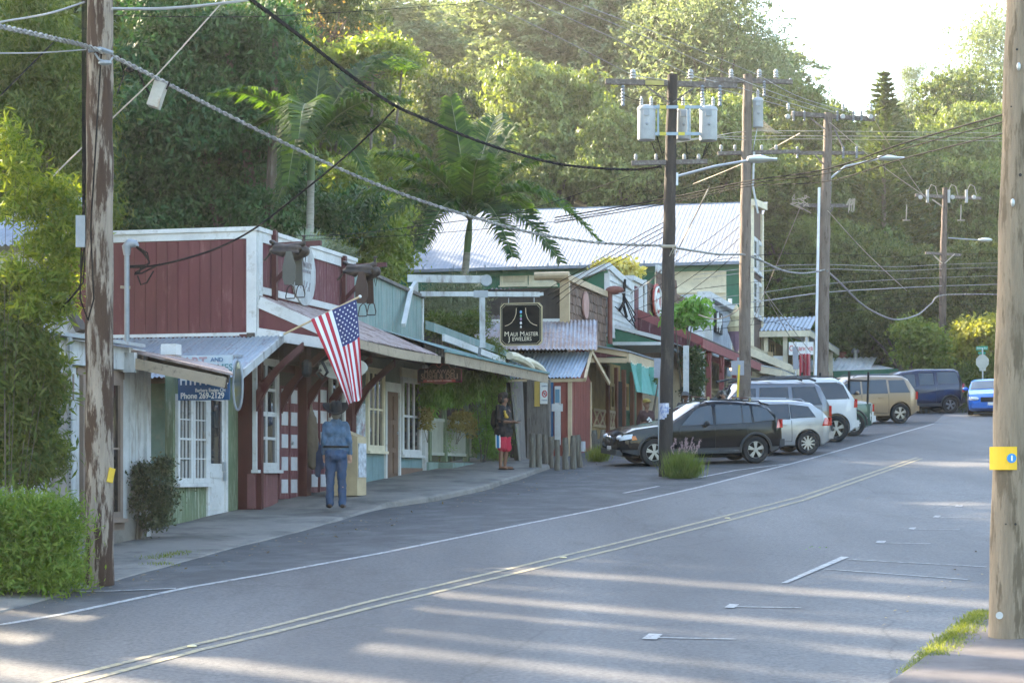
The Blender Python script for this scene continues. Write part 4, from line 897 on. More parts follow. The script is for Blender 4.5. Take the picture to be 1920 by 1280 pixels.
# maroon porch: dark roof, rose fascia and posts
M0, M1 = 67.8, 84.0; to_ = -10.6
z_in = zOf(596, M0, TF); z_out = zOf(690, M0, to_)
zfa = lambda px, py, t: zOf(py, sOf(px, t), t)
zo_ = .5*(zfa(1290, 640, to_)+zfa(1378, 662, to_))
rose = mat('rose_trim', (.27, .075, .075), .6)
b = MB(W); b.hexa([(M0, TF, zo_+1.1), (M1, TF, zo_+1.1), (M1, to_, zo_+.12), (M0, to_, zo_+.12)], [(M0, TF, zo_+1.2), (M1, TF, zo_+1.2), (M1, to_, zo_+.2), (M0, to_, zo_+.2)]); kids('porch_roof', b, mat('shingle_roof', (.07, .06, .05), .9, c2=(.12, .09, .06), cut=.55, wsc=8), Kb)
b = MB(W); b.box(M0, M1, to_-.03, to_+.04, zo_-.16, zo_+.14); b.box(M0+.1, M1, to_-.5, to_-.45, zo_-.3, zo_-.1); b.bar((M0, TF, zo_+1.05), (M0, to_, zo_+.05), .05, .25); kids('porch_fascia', b, rose, Kb)
b = MB(W); b.hexa([(M0, TF, zo_-.1), (M0, to_, zo_-.1), (M0, TF, zo_+1.0)], [(M0+.04, TF, zo_-.1), (M0+.04, to_, zo_-.1), (M0+.04, TF, zo_+1.0)]); kids('porch_gable', b, redp2, Kb)
for px in (1316, 1330, 1354, 1378):
    a = sOf(px, to_-.1); b = MB(W); b.box(a-.08, a+.08, to_-.2, to_-.04, G(a), zo_-.1)
    b.bar((a, to_-.12, zo_-.75), (a+.45, to_-.12, zo_-.2), .08, .09); b.bar((a, to_-.12, zo_-.75), (a-.45, to_-.12, zo_-.2), .08, .09); kids('porch_post', b, rose, Kb)
b = MB(fg); b.box(M0, M1, -.1, .02, G(70), zo_+.6); kids('front_wall', b, mat('wall_buff', (.40, .32, .22), .7), Kb)
for x0, x1 in ((1292, 1300), (1322, 1336), (1345, 1352)):
    window(Kb, fg, sOf(x0, TF), sOf(x1, TF), G(75)+.5, G(75)+2.3, 2, 2, cream, d=.03)
b = MB(fg); a = sOf(1310, TF); b.box(a, a+1.1, .02, .06, G(78), G(78)+2.1); kids('door', b, cream, Kb)
# ================= I: grey and white shop =================
I0, I1, I2 = sOf(1290, TF), sOf(1322, TF), sOf(1370, TF); Ib = building('white and grey false fronted shop with framed picture', I0, TF, name='grey_shop')
b = MB(fg); clap(b, I0, I1, zz(1290, 680), zz(1290, 563), 0, .2); b.box(I0, I1, -.15, 0, zz(1290, 680), zz(1290, 563)); kids('wall', b, white, Ib)
b = MB(fg); b.box(I0, I1+.6, -.3, .3, zz(1290, 563), zz(1290, 552)); b.box(I1-.1, I1+.1, -.2, .3, zz(1320, 690), zz(1320, 552)); kids('cornice', b, white, Ib)
b = MB(W); b.box(I1, I2, TF-3.5, TF, zz(1322, 690), zz(1322, 553)); kids('wall', b, mat('grey_wall', (.27, .30, .34), .7), Ib)
b = MB(fg); b.box(I1-.2, I2+.3, -.3, .25, zz(1322, 558), zz(1322, 547)); b.box(I2-.15, I2+.05, -.1, .06, zz(1370, 680), zz(1370, 560)); kids('cornice', b, white, Ib)
s_i = SA(I1); t_ = lambda x: tOf(x, I1); z_ = lambda x, y: zOf(y, I1, t_(x))
b = MB(SA(I1-.02)); b.box(t_(1290), t_(1322), 0, .12, z_(1300, 640), z_(1300, 560)); kids('side_wall', b, white, Ib)
a = sOf(1338, TF); b = MB(fg); b.box(a, a+2.0, .02, .09, zz(1338, 622), zz(1338, 582)); PF = tag(b.build('framed_picture', black, loc=W(a, TF, zz(1338, 600))), 'black framed poster of pale figures on the grey upper wall', 'picture')
b = MB(fg)
for k in range(5): b.ell((a+.4+.3*k, .1, zz(1338, 602)+.15*math.sin(k*2)), (.12, .02, .42-.05*k % .3), 6, 5)
kids('drawing', b, ltwhite, PF)
# ice-cream like ornament
b = MB(); c = Vector(P(1381, 622, 86)); b.lathe([(.05, -.9), (.32, -.1), (.38, .0)], c, n=10); IC = thing('ornament', 'tall cone shaped shop ornament with cream swirl beside the second utility pole', 'ornament', tuple(c)); kids('cone', b, mat('cone', (.22, .13, .17), .6), IC)
b = MB(); b.lathe([(.36, 0), (.40, .2), (.25, .5), (.28, .65), (.1, 1.0), (.02, 1.15)], c, n=10); kids('swirl', b, mat('swirl', (.45, .38, .22), .5), IC)
# ================= big green building =================
SL = 94.0; L1 = 89.9; sl_ = SA(SL); tl = lambda x: tOf(x, SL); zl = lambda x, y: zOf(y, SL, tl(x)); yl = 1100
Lb = building('large two storey green building with long pale metal roof', SL, TF, name='green_hall')
ze_ = zl(yl, 497); TL = tl(1396)
b = MB(sl_); boards(b, tl(745), TL, G(SL)-.5, ze_, 0, .35, .02, .02, 41); kids('side_wall', b, greenp, Lb)
b = MB(sl_); b.box(tl(745), TL+.1, 0, .1, ze_-.42, ze_-.1); kids('frieze', b, mat('frieze_green', (.10, .21, .14), .7), Lb)
DR = 7.0; zr = (HOR-388)*(CS*(SL+DR)-SN*tl(1100))/F
b = MB(); p = Vector(W(SL-.6, tl(762), ze_-.08)); q = Vector(W(SL-.6, TL+.2, ze_-.08)); r_ = Vector(W(SL+DR, tOf(822, SL+DR), zr)); r2 = Vector(W(SL+DR, TL+.2, zr))
n = 90; vs = 10; rows = []
for j in range(vs+1):
    v = j/vs; row = []; a = p.lerp(r_, v); c = q.lerp(r2, v)
    for i in range(n*4+1):
        u = i/(n*4); row.append(b.v(a.lerp(c, u)+Vector((0, 0, .006*math.sin(2*math.pi*i/4+.6)))))
    rows.append(row)
for j in range(vs):
    for i in range(n*4): b.face((rows[j][i], rows[j][i+1], rows[j+1][i+1], rows[j+1][i]))
kids('roof', b, tinw, Lb)
b = MB(W)
for k in range(11):
    t = tl(800)+(TL-tl(800))*k/10; b.box(SL-.75, SL-.6, t, t+.04, ze_-.15, ze_+.06)
b.box(SL-.68, SL-.6, tl(762), TL+.2, ze_-.2, ze_-.06); kids('gutter', b, tinw, Lb)
b = MB(W); b.hexa([(SL+2*DR, tl(765), ze_), (SL+DR, tOf(822, SL+DR), zr), (SL+DR, TL-.3, zr), (SL+2*DR, TL-1.6, ze_)], [(SL+2*DR, tl(765), ze_+.05), (SL+DR, tOf(822, SL+DR), zr+.05), (SL+DR, TL-.3, zr+.05), (SL+2*DR, TL-1.6, ze_+.05)]); kids('rear_roof', b, tinw, Lb)
fl = FA(TL+.3)
b = MB(fl); zft = zl(1396, 385)
brn = mat('brown_front', (.10, .065, .05), .8)
boards(b, SL, L1+8, G(SL), zft-1.2, 0, .4, .01, .02, 4); b.hexa([(SL, -.2, zft-1.2), (SL+3.9, -.2, zft-1.2), (SL+3.9, -.2, zft+.3), (SL, -.2, zft)], [(SL, 0, zft-1.2), (SL+3.9, 0, zft-1.2), (SL+3.9, 0, zft+.3), (SL, 0, zft)]); kids('front_wall', b, brn, Lb)
b = MB(fl); b.box(SL-.05, SL+.3, -.2, .1, G(SL), zft); b.bar((SL-.2, .02, zft+.1), (L1+8, .02, zft+.4), .5, .3); b.box(L1+7.5, L1+8, -.1, .1, G(SL), zft); kids('front_trim', b, cream, Lb)
for k in range(2):
    a = SL+.5+k*1.75
    for (y0, y1) in ((505, 440), (590, 520)):
        window(Lb, fl, a, a+1.4, zl(1396, y0), zl(1396, y1), 1, 2, white, fw=.18, mw=.1, d=.02)
def swin(x0, x1, y0, y1, c_=2, r_=2, m_=cream, gm=None, lab=None, fw=.14): window(Lb, sl_, tl(x0), tl(x1), zl(x0, y1), zl(x0, y0), c_, r_, m_, gm=gm, fw=fw, d=.03, label=lab)
swin(938, 990, 504, 536, 2, 9, cream, mat('shutter', (.40, .36, .26), .7), 'cream framed window with louvred shutters')
lite = mat('curtain', (.60, .56, .44), .6)
swin(992, 1044, 504, 536, 2, 3, cream, lite); swin(1268, 1312, 502, 548, 2, 2, cream, lite); swin(1314, 1358, 502, 548, 2, 2, cream, lite)
swin(1080, 1120, 504, 536, 2, 3, cream, lite); swin(1228, 1262, 502, 548, 2, 2, cream, lite); swin(866, 902, 504, 536, 2, 3, cream, lite)
b = MB(sl_); b.box(tl(1262), tl(1362), .01, .04, zl(1300, 600), ze_-.3); kids('wall_panel', b, cream, Lb)
# ================= cream porches and verandah building =================
def porch(label, name, s0, s1, tw, tout, z_in, z_out, mroof, mtrim, wallm, posts):
    b0 = building(label, s0, tw, name=name)
    b = MB(W); b.hexa([(s0, tw, z_in), (s1, tw, z_in), (s1, tout, z_out), (s0, tout, z_out)], [(s0, tw, z_in+.06), (s1, tw, z_in+.06), (s1, tout, z_out+.06), (s0, tout, z_out+.06)]); kids('roof', b, mroof, b0)
    b = MB(W); b.box(s0, s1, tout, tout+.05, z_out-.28, z_out-.01); b.bar((s0-.03, tw, z_in-.16), (s0-.03, tout+.05, z_out-.15), .06, .26); kids('fascia', b, mtrim, b0)
    b = MB(W); b.box(s0+.1, s1, tw-4, tw, G(s0), z_in+.2); kids('wall', b, wallm, b0)
    for k in range(posts):
        a = s0+.15+(s1-s0-.4)*k/(posts-1); b = MB(W); b.box(a, a+.16, tout-.2, tout-.04, G(a), z_out-.2); kids('post', b, mtrim, b0)
    b = MB(W); z = G(s0)+.15
    b.box(s0+.1, s1, tout-.14, tout-.08, z+.95, z+1.03); b.box(s0+.1, s1, tout-.14, tout-.08, z+.1, z+.16); a = s0+.2
    while a < s1: b.box(a, a+.05, tout-.13, tout-.09, z+.1, z+.95); a += .22
    b.box(s0+.1, s0+.16, tw, tout, z+.95, z+1.03); b.bar((s0+.12, tw+.1, z+.1), (s0+.12, tout-.1, z+.95), .05, .08); kids('railing', b, mtrim, b0)
    for k in range(3):
        a = s0+1+k*(s1-s0-2)/3; window(b0, FA(tw), a, a+1.2, G(s0)+1.0, G(s0)+2.4, 2, 2, mtrim, d=.02)
    return b0
zpo = lambda px, py, s: zOf(py, s, tOf(px, s))
s_ = 83; N1 = porch('cream porch fronted shop just right of the second pole', 'porch_shop', s_, 89, -12.8, tOf(1462, s_), zpo(1400, 668, s_), zpo(1462, 692, s_), tin, cream, mat('wall_cream2', (.45, .38, .25), .7), 4)
b = MB(SA(s_-.1)); b.bar((tOf(1398, s_), 0, zpo(1398, 655, s_)), (tOf(1482, s_), 0, zpo(1482, 690, s_)), .1, .28); kids('upper_fascia', b, cream, N1)
s_ = 91; N2 = porch('cream porch fronted shop under the verandah building', 'porch_shop', s_, 98, -12.0, tOf(1484, s_), zpo(1420, 655, s_), zpo(1484, 686, s_), tin, cream, MC['wall_cream2'], 4)
s_ = 97; tc_ = tOf(1512, s_)
N3 = building('two storey verandah building with ribbed tin hip roof and open porch', s_, tc_-1, name='verandah_building')
z1 = zpo(1512, 624, s_); zr_ = z1+.75
b = MB(); p = Vector(W(s_-.3, -16, z1+.12)); q = Vector(W(s_-.3, tc_+.2, z1+.12)); b.corr(p, q-p, Vector(W(s_+3, -16, z1+1.0))-p, (0, 0, 1), .2, .03); kids('roof', b, tin, N3)
b = MB(W); b.hexa([(s_-.3, tc_+.2, z1+.12), (s_+15, tc_+.2, z1+.12), (s_+15, tc_-3, z1+.95), (s_+3, tc_-3, z1+.95)], [(s_-.3, tc_+.2, z1+.16), (s_+15, tc_+.2, z1+.16), (s_+15, tc_-3, z1+1.0), (s_+3, tc_-3, z1+1.0)]); kids('roof', b, tin, N3)
b = MB(W); b.box(s_-.3, s_-.22, -16, tc_+.2, z1-.18, z1+.1); b.box(s_-.22, s_+15, tc_+.12, tc_+.2, z1-.18, z1+.1); kids('fascia', b, cream, N3)
b = MB(W); b.box(s_+1.5, s_+14, -16, tc_-2.2, G(s_), z1); kids('wall', b, mat('wall_ochre', (.36, .25, .12), .7), N3)
for k in range(4): b = MB(W); a = s_+.1+k*4; b.box(a, a+.2, tc_-.1, tc_+.1, G(a), z1-.15); kids('post', b, cream, N3)
for x in (1432, 1468): b = MB(W); t = tOf(x, s_); b.box(s_, s_+.2, t, t+.2, G(s_), z1-.15); kids('post', b, cream, N3)
for x0, x1 in ((1412, 1430), (1436, 1448)): window(N3, SA(s_+1.5), tOf(x0, s_), tOf(x1, s_), zpo(1412, 672, s_), zpo(1412, 640, s_), 2, 1, woodt)
b = MB(W); b.box(s_-.1, s_, -16, tOf(1450, s_), zpo(1430, 690, s_), zpo(1430, 660, s_)); kids('balcony_wall', b, woodt, N3)
def board_sign(label, px, py, w_, h_, D, m=None, name='sign_board', th=.05):
    c = Vector(P(px, py, D)); k = D/F; o = thing(name, label, 'sign', tuple(c-UP*h_*k/2)); b = MB(); b.bar(c-TD*w_*k/2, c+TD*w_*k/2, th, h_*k); kids('board', b, m or ltwhite, o); return o, c, k
o, c, k = board_sign('white banner sign with red lettering under the verandah roof', 1502, 653, 46, 24, 96)
text('Casanova', .36, ltred, c-SD*.04, TD, o, sx=.8)
o, c, k = board_sign('white board with green lettering below the red lettered banner', 1462, 675, 30, 16, 97)
# ================= low white roofed cafe =================
SQ = 112; CQ = building('low green cafe with broad white metal roof behind the parked cars', SQ, -7, name='cafe')
pq = lambda x, y, D: Vector(P(x, y, D))
b = MB(); b.corr(pq(1480, 700, 110), pq(1630, 697, 110)-pq(1480, 700, 110), pq(1500, 672, 114)-pq(1480, 700, 110), (0, 0, 1), .3, .03); kids('roof', b, mat('roof_bright', (.78, .78, .76), .5), CQ)
b = MB(); n = 60; A_ = [pq(1570, 698, 110), pq(1676, 691, 110)]; B_ = [pq(1568, 668, 115), pq(1640, 683, 115)]; rows = [[b.v(a.lerp(c, i/(4*n))+Vector((0, 0, .03*math.sin(i*math.pi/2+.4)))) for i in range(4*n+1)] for a, c in ((A_[0], A_[1]), (B_[0], B_[1]))]
for i in range(4*n): b.face((rows[0][i], rows[0][i+1], rows[1][i+1], rows[1][i]))
kids('roof', b, mat('roof_bright', (.78, .78, .76), .5), CQ)
b = MB(); b.bar(pq(1480, 705, 110), pq(1684, 697, 110), .1, .35); b.bar(pq(1500, 670, 116), pq(1572, 664, 116), .3, .2); kids('fascia', b, greenp, CQ)
b = MB(); b.bar(pq(1560, 711, 111), pq(1660, 709, 111), .3, .5); kids('beam', b, greenp, CQ)
b = MB(); b.hexa([pq(1540, 765, 112), pq(1700, 765, 112), pq(1700, 705, 112), pq(1540, 705, 112)], [pq(1540, 765, 118), pq(1700, 765, 118), pq(1700, 705, 118), pq(1540, 705, 118)]); kids('wall', b, mat('cafe_dark', (.05, .025, .02), .8), CQ)
b = MB(); b.bar(pq(1648, 738, 110.5), pq(1648, 698, 110.5), .8, .8, (0, 1, 0)); kids('pillar', b, mat('stone_tan', (.34, .29, .2), .8, var=.3, scale=6), CQ)
b = MB(); b.lathe([(.12, 0), (.12, .6), (.22, .62), (.22, .75), (.1, .9)], pq(1604, 682, 114), n=10); kids('flue', b, galv, CQ)
b = MB(); b.ell(pq(1582, 670, 114.5), (.42, .42, .35), 10, 6); kids('roof_tank', b, mat('tank_red', (.22, .05, .04), .6), CQ)
b = MB(); b.bar(pq(1548, 712, 109), pq(1562, 712, 109), .1, .8); kids('board', b, mat('orange_board', (.35, .12, .03), .7), CQ)
# ---------------- utility poles, lamps, wires ----------------
def polemat(name, c, c2, cut, wsc=3.2):
    return mat(name, c, .85, st=(7, 7, .8), scale=2, var=.25, c2=c2, cut=cut, soft=.03, wsc=wsc, wst=(2.2, 2.2, .35), bump=.9, bscale=14)
PM1 = polemat('pole_peeling', (.27, .22, .175), (.050, .026, .016), .50, 2.6)
PM2 = polemat('pole_dark', (.040, .032, .028), (.075, .06, .045), .57)
PM3 = polemat('pole_brown', (.17, .135, .11), (.09, .065, .05), .57)
PM6 = polemat('pole_pine', (.235, .185, .13), (.13, .10, .065), .56)
arm = mat('crossarm_wood', (.13, .11, .10), .9, st=(3, 3, 3), c2=(.25, .23, .20), cut=.58, wsc=5)
def pole(name, label, pts, rs, m, knots=0, seed=0):
    o = thing(name, label, 'utility pole', tuple(pts[0])); b = MB(); P_ = []; R_ = []
    pts = [Vector(p) for p in pts]
    for i in range(len(pts)-1):
        k = max(2, int((pts[i+1]-pts[i]).length/.35))
        for j in range(k): u = j/k; P_.append(pts[i].lerp(pts[i+1], u)+Vector((.006*math.sin(j*1.7), .006*math.cos(j*2.3), 0))); R_.append((rs[i]*(1-u)+rs[i+1]*u)*(1+.018*math.sin(j*2.1+seed)))
    P_.append(pts[-1]); R_.append(rs[-1]); b.tube(P_, R_, 20); kids('pole_shaft', b, m, o, smooth=60); return o
def at(px, py, D): return Vector(P(px, py, D))
# nearest left pole
p = Vector(gp(186, 1097)); D1 = p.y
P1 = pole('utility_pole', 'tall pale pole with peeling brown stained paint, nearest on the left', [p-UP*.3, at(187, 95, D1), at(188.5, -130, D1)], [.185, .165, .155], PM1)
b = MB(); b.bar(at(203, 889, D1-.14), at(213, 892, D1-.08), .02, .185); kids('tag_plate', b, yellowp, P1)
b = MB(); c = at(152, 434, D1-.05); b.bar(c-UP*.2, c+UP*.2, .12, .08, (0, 1, 0)); kids('junction_box', b, galvd, P1)
b = MB()
for k in range(5): x = 154+2.8*k; b.tube([at(x, -120, D1-.02*k), at(x+.5-k*.6, 200, D1), at(155+k, 405, D1)], .007, 5)
b.tube([at(190, 100, D1-.2), at(170, 430, D1-.2), at(176, 560, D1-.2), at(165, 600, D1-.15), at(150, 560, D1), at(153, 450, D1)], .011, 5)
b.tube([at(158, 460, D1), at(150, 540, D1), at(105, 588, D1+.5)], .012, 5); b.tube([at(161, 460, D1), at(156, 530, D1), at(107, 590, D1+.5)], .012, 5); kids('riser_cable', b, cable, P1)
b = MB(); b.tube([at(165, 95, D1-.25), at(188, 92, D1-.22), at(212, 100, D1-.2)], .03, 6); b.tube([at(178, 100, D1-.24), at(186, 112, D1-.25), at(205, 118, D1-.24), at(211, 108, D1-.2)], .014, 5); b.ell(at(197, 118, D1-.26), (.09, .05, .035), 8, 5); kids('cable_clamp', b, galvd, P1)
# centre pole with three transformers
p = Vector(gp(1247, 893)); D2 = p.y
P2 = pole('utility_pole', 'dark creosoted pole with three transformers, bunch grass at its foot', [p-UP*.3, at(1254, 460, D2), at(1261, 140, D2)], [.155, .14, .115], PM2)
def crossarm(par, p0, p1, h=.11, m=arm, name='crossarm'):
    b = MB(); b.bar(p0, p1, .1, h); kids(name, b, m, par)
def pin(par, c, r=.055, h=.2):
    b = MB(); b.lathe([(.02, -.05), (.02, 0), (r, .02), (r*.6, h*.3), (r, h*.36), (r*.6, h*.6), (r*.9, h*.66), (r*.5, h), (.01, h*1.05)], c, n=10); kids('insulator', b, porc, par)
def hang(par, c, h=.45):
    b = MB(); pr = [(.02, 0)]
    for k in range(5): pr += [(.05, -.04-k*h/6), (.025, -.07-k*h/6)]
    pr += [(.045, -h), (.01, -h-.03)]; b.lathe(pr, c, n=8); kids('insulator', b, galvd, par)
crossarm(P2, at(1135, 153, D2), at(1382, 161, D2), .12)
b = MB(); b.bar(at(1210, 155, D2-.08), at(1245, 156, D2-.08), .02, .1); kids('arm_tag', b, mat('tag_yellow_worn', (.36, .31, .10), .7), P2)
for x in (1187, 1295): pin(P2, at(x, 149, D2), .075, .22)
for x in (1168, 1317, 1350): hang(P2, at(x, 160, D2-.08), .45)
b = MB(); b.bar(at(1212, 162, D2-.1), at(1256, 194, D2-.12), .03, .03); b.bar(at(1304, 163, D2-.1), at(1262, 192, D2-.12), .03, .03); kids('arm_brace', b, arm, P2)
crossarm(P2, at(1184, 306, D2), at(1326, 303, D2), .1)
for x in (1192, 1230, 1283, 1310): pin(P2, at(x, 300, D2), .045, .13)
def transformer(par, c, r=.2, h=.72, bush=2):
    b = MB(); b.lathe([(r*.94, -h/2), (r, -h/2+.03), (r, h/2-.06), (r*1.05, h/2-.05), (r*1.05, h/2-.02), (r*.9, h/2+.03), (r*.3, h/2+.07)], c, n=24); t = kids('transformer_tank', b, trg, par, smooth=40)
    for k in range(bush):
        q = c+Vector((-r*.55+k*r*1.1, 0, h/2+.02)) if bush > 1 else c+UP*(h/2+.05)
        b = MB(); pr = []
        for j in range(4): pr += [(.045, j*.055), (.028, j*.055+.03)]
        b.lathe(pr+[(.012, .24)], q, n=8); kids('bushing', b, porc, t)
    b = MB(); b.bar(c+Vector((-.08, -r-.01, h*.32)), c+Vector((.05, -r-.01, h*.32)), .03, .14); b.ell(c+Vector((.0, -r-.01, -.02)), (.035, .02, .035), 8, 5); kids('fitting', b, galvd, t)
for (x, y, dz) in ((1212, 233, 0), (1328, 234, 0)): transformer(P2, at(x, y, D2-.1))
transformer(P2, at(1281, 234, D2+.45), .17, .68, 1)
b = MB()
for y in (201, 251): b.bar(at(1225, y, D2-.16), at(1316, y, D2-.16), .03, .07)
for x in (1234, 1290): b.bar(at(x, 197, D2-.12), at(x, 255, D2-.12), .05, .04, (1, 0, 0))
kids('transformer_frame', b, mat('frame_grey', (.25, .32, .38), .5), P2)
b = MB()
for y in (201, 251):
    for x in (1243, 1278): b.bar(at(x-6, y, D2-.185), at(x+6, y, D2-.185), .01, .075)
kids('band_tag', b, mat('tag_yellow', (.50, .42, .06), .6), P2)
b = MB()
for x0, y0, x1, y1 in ((1222, 268, 1245, 300), (1286, 268, 1287, 300), (1326, 268, 1300, 295), (1331, 268, 1290, 300), (1232, 256, 1245, 285)): b.tube([at(x0, y0, D2), at((x0+x1)/2+3, max(y0, y1)+4, D2), at(x1, y1, D2)], .012, 5)
for (x0, x1) in ((1168, 1203), (1222, 1295), (1317, 1322), (1350, 1334)): b.tube([at(x0, 178, D2-.1), at((x0+x1)/2, 186, D2-.05), at(x1, 190, D2-.1)], .008, 5)
kids('lead_wire', b, cable, P2)
def lamp(par, a, m_, e, hl=.42, D=None):
    b = MB(); b.tube([a, m_, e], .03, 8); b.bar(a-UP*.2, a+UP*.08, .08, .08, (1, 0, 0)); L_ = kids('lamp_arm', b, galv, par)
    d = (e-m_).normalized(); d = Vector((1, 0, 0)); b = MB(); c = e+d*hl*.9
    pr = []
    for k in range(9):
        u = k/8; x = (u-.5)*2*hl; hh = .045+.055*math.sin(math.pi*min(1, u*1.15+.12)); ww = .06+.13*math.sin(math.pi*min(1, .15+u*.8)); pr.append([c+Vector((x, ww*math.cos(a_), hh*math.sin(a_)*(1 if math.sin(a_) > 0 else .75)+.02)) for a_ in [j*math.pi/5 for j in range(10)]])
    ids = [[b.v(q) for q in r] for r in pr]
    for i in range(8):
        for j in range(10): b.face((ids[i][j], ids[i][(j+1) % 10], ids[i+1][(j+1) % 10], ids[i+1][j]))
    b.face(ids[0]); b.face(ids[-1]); hd = kids('lamp_head', b, mat('lamp_grey', (.52, .54, .55), .4, bump=0), L_, smooth=50)
    b = MB(); b.lathe([(.035, .06), (.035, .12)], c, n=8); kids('photocell', b, mat('cell_blue', (.03, .1, .4), .4), L_)
lamp(P2, at(1268, 331, D2), at(1340, 312, D2), at(1404, 301, D2), .33)
b = MB(); b.lathe([(.152, 0), (.150, .36)], p.lerp(at(1254, 460, D2), (893-786)/433.), n=20, cap=False); kids('sticker_band', b, mat('poster_white', (.55, .55, .58), .7, c2=(.15, .2, .4), cut=.52, wsc=14), P2)
b = MB(); 
for k in range(4): b.tube([at(1258, 462, D2-.15), at(1262+k*3, 466+2*k, D2-.2), at(1255+6*k, 480-3*k, D2-.18)], .012, 5)
b.tube([at(1240, 462, D2-.15), at(1268, 462, D2-.16)], .04, 6); kids('cable_clamp', b, cablet, P2)
# second pole (brown) behind
D3 = 56.0; p3 = Vector(((1396-960)*D3/F, D3, G(*ST(((1396-960)*D3/F, D3)))))
P3 = pole('utility_pole', 'brown weathered pole with one grey transformer, second of the close pair', [p3-UP*.3, at(1397, 460, D3), at(1402, 140, D3)], [.165, .155, .125], PM3)
crossarm(P3, at(1322, 149, D3), at(1486, 154, D3), .12)
for x in (1371, 1424, 1455): pin(P3, at(x, 147, D3), .075, .24)
for x in (1345, 1482): hang(P3, at(x, 147, D3), .12)
hang(P3, at(1433, 152, D3-.1), .4)
transformer(P3, at(1421, 213, D3-.05), .145, .76, 1)
crossarm(P3, at(1346, 288, D3), at(1500, 284, D3), .1)
for x in (1352, 1378, 1428, 1455): pin(P3, at(x, 281, D3), .05, .13)
b = MB(); b.bar(at(1412, 345, D3-.1), at(1414, 285, D3-.1), .06, .05, (1, 0, 0)); b.tube([at(1411, 345, D3-.15), at(1421, 400, D3-.15)], .03, 6)
b.tube([at(1420, 240, D3-.15), at(1414, 270, D3-.15), at(1412, 285, D3)], .012, 5); kids('riser', b, white2, P3)
b = MB(); b.lathe([(.17, 0), (.17, .55)], at(1396.5, 720, D3), n=18, cap=False); kids('sticker_band', b, mat('band_brown', (.14, .11, .09), .8), P3)
# fan of cable tails
b = MB()
for k in range(8): b.tube([at(1410, 245, D3), at(1432+3*k, 226+3*k, D3+.3), at(1440+4*k, 250, D3+.3)], .012, 5)
kids('cable_tail', b, cablet, P3)
D4 = 65.0; p4 = Vector(((1540-960)*D4/F, D4, G(*ST(((1540-960)*D4/F, D4)))))
P4 = pole('utility_pole', 'brown pole with long white conduit and drooping crossarm hardware, right of the pair', [p4-UP*.3, at(1546, 460, D4), at(1553, 212, D4)], [.20, .175, .13], PM3)
crossarm(P4, at(1484, 213, D4), at(1640, 224, D4), .14); crossarm(P4, at(1490, 287, D4), at(1620, 287, D4), .11); crossarm(P4, at(1500, 385, D4), at(1596, 386, D4), .11)
for x in (1477, 1580, 1632):
    b = MB(); b.lathe([(.07, -.04), (.085, 0), (.07, .04)], at(x, 219, D4-.12), 'y', 12); kids('insulator', b, porc, P4); pin(P4, at(x+1, 206, D4-.1), .06, .2)
for x in (1488, 1508, 1570, 1600, 1615): hang(P4, at(x, 208, D4-.1), .3)
for x in (1495, 1581, 1606): hang(P4, at(x, 275, D4-.1), .35)
b = MB(); b.bar(at(1520, 222, D4-.1), at(1546, 242, D4-.1), .04, .04); b.bar(at(1585, 287, D4-.1), at(1562, 235, D4-.1), .05, .05); b.bar(at(1528, 290, D4-.1), at(1544, 308, D4-.1), .04, .04); b.bar(at(1530, 390, D4-.1), at(1544, 410, D4-.1), .04, .04); b.bar(at(1562, 390, D4-.1), at(1550, 408, D4-.1), .04, .04); kids('arm_brace', b, arm, P4)
b = MB(); b.bar(at(1527, 820, D4-.2), at(1536, 352, D4-.2), .17, .06, (1, 0, 0)); b.bar(at(1556, 390, D4), at(1557, 350, D4), .07, .05, (1, 0, 0)); kids('conduit', b, mat('conduit_white', (.62, .66, .70), .5), P4)
rg = random.Random(4); b = MB()
for k in range(14): 
    x, y = 1484+rg.uniform(0, 24), 370+rg.uniform(0, 22); b.tube([at(x, y, D4-.15), at(x+rg.uniform(-8, 14), y+rg.uniform(-12, 8), D4-.2), at(x+rg.uniform(-6, 20), y+rg.uniform(-10, 14), D4-.15)], .014, 5)
for k in range(5): 
    x = 1590+rg.uniform(-8, 8); b.tube([at(x, 385, D4-.1), at(x+6, 372, D4-.1), at(x+4, 395+k, D4-.1)], .014, 5)
kids('cable_tangle', b, cablet, P4)
lamp(P4, at(1556, 335, D4), at(1585, 312, D4), at(1648, 298, D4), .42)
p5 = Vector(gp(1768, 760)); D5_ = 98.0; x5 = (1766-960)*D5_/F; p5 = Vector((x5, D5_, G(*ST((x5, D5_)))))
P5 = pole('utility_pole', 'distant dark pole standing in the yellow green bushes by the stop sign', [p5-UP*.3, at(1768, 500, D5_), at(1772, 352, D5_)], [.19, .17, .12], polemat('pole_far', (.12, .09, .075), (.06, .045, .04), .55))
crossarm(P5, at(1716, 366, D5_), at(1840, 372, D5_), .15); crossarm(P5, at(1735, 474, D5_), at(1802, 478, D5_), .12)
for x in (1726, 1786, 1826): b = MB(); b.lathe([(.09, -.05), (.11, 0), (.09, .05)], at(x, 370, D5_-.12), 'y', 10); kids('insulator', b, porc, P5)
for x in (1739, 1779, 1812): b = MB(); b.bar(at(x, 380, D5_-.15), at(x, 356, D5_-.15), .12, .12, (1, 0, 0)); kids('fuse', b, porc, P5)
b = MB()
for x in (1740, 1778, 1813): b.tube([at(x, 358, D5_-.1), at(x+6, 346, D5_-.1), at(x+14, 350, D5_-.1), at(x+18, 366, D5_-.1)], .02, 5)
for x in (1700, 1802): b.tube([at(x, 384, D5_-.1), at(x-1, 412, D5_-.1)], .03, 5); b.bar(at(x-7, 413, D5_-.1), at(x+7, 413, D5_-.1), .04, .04)
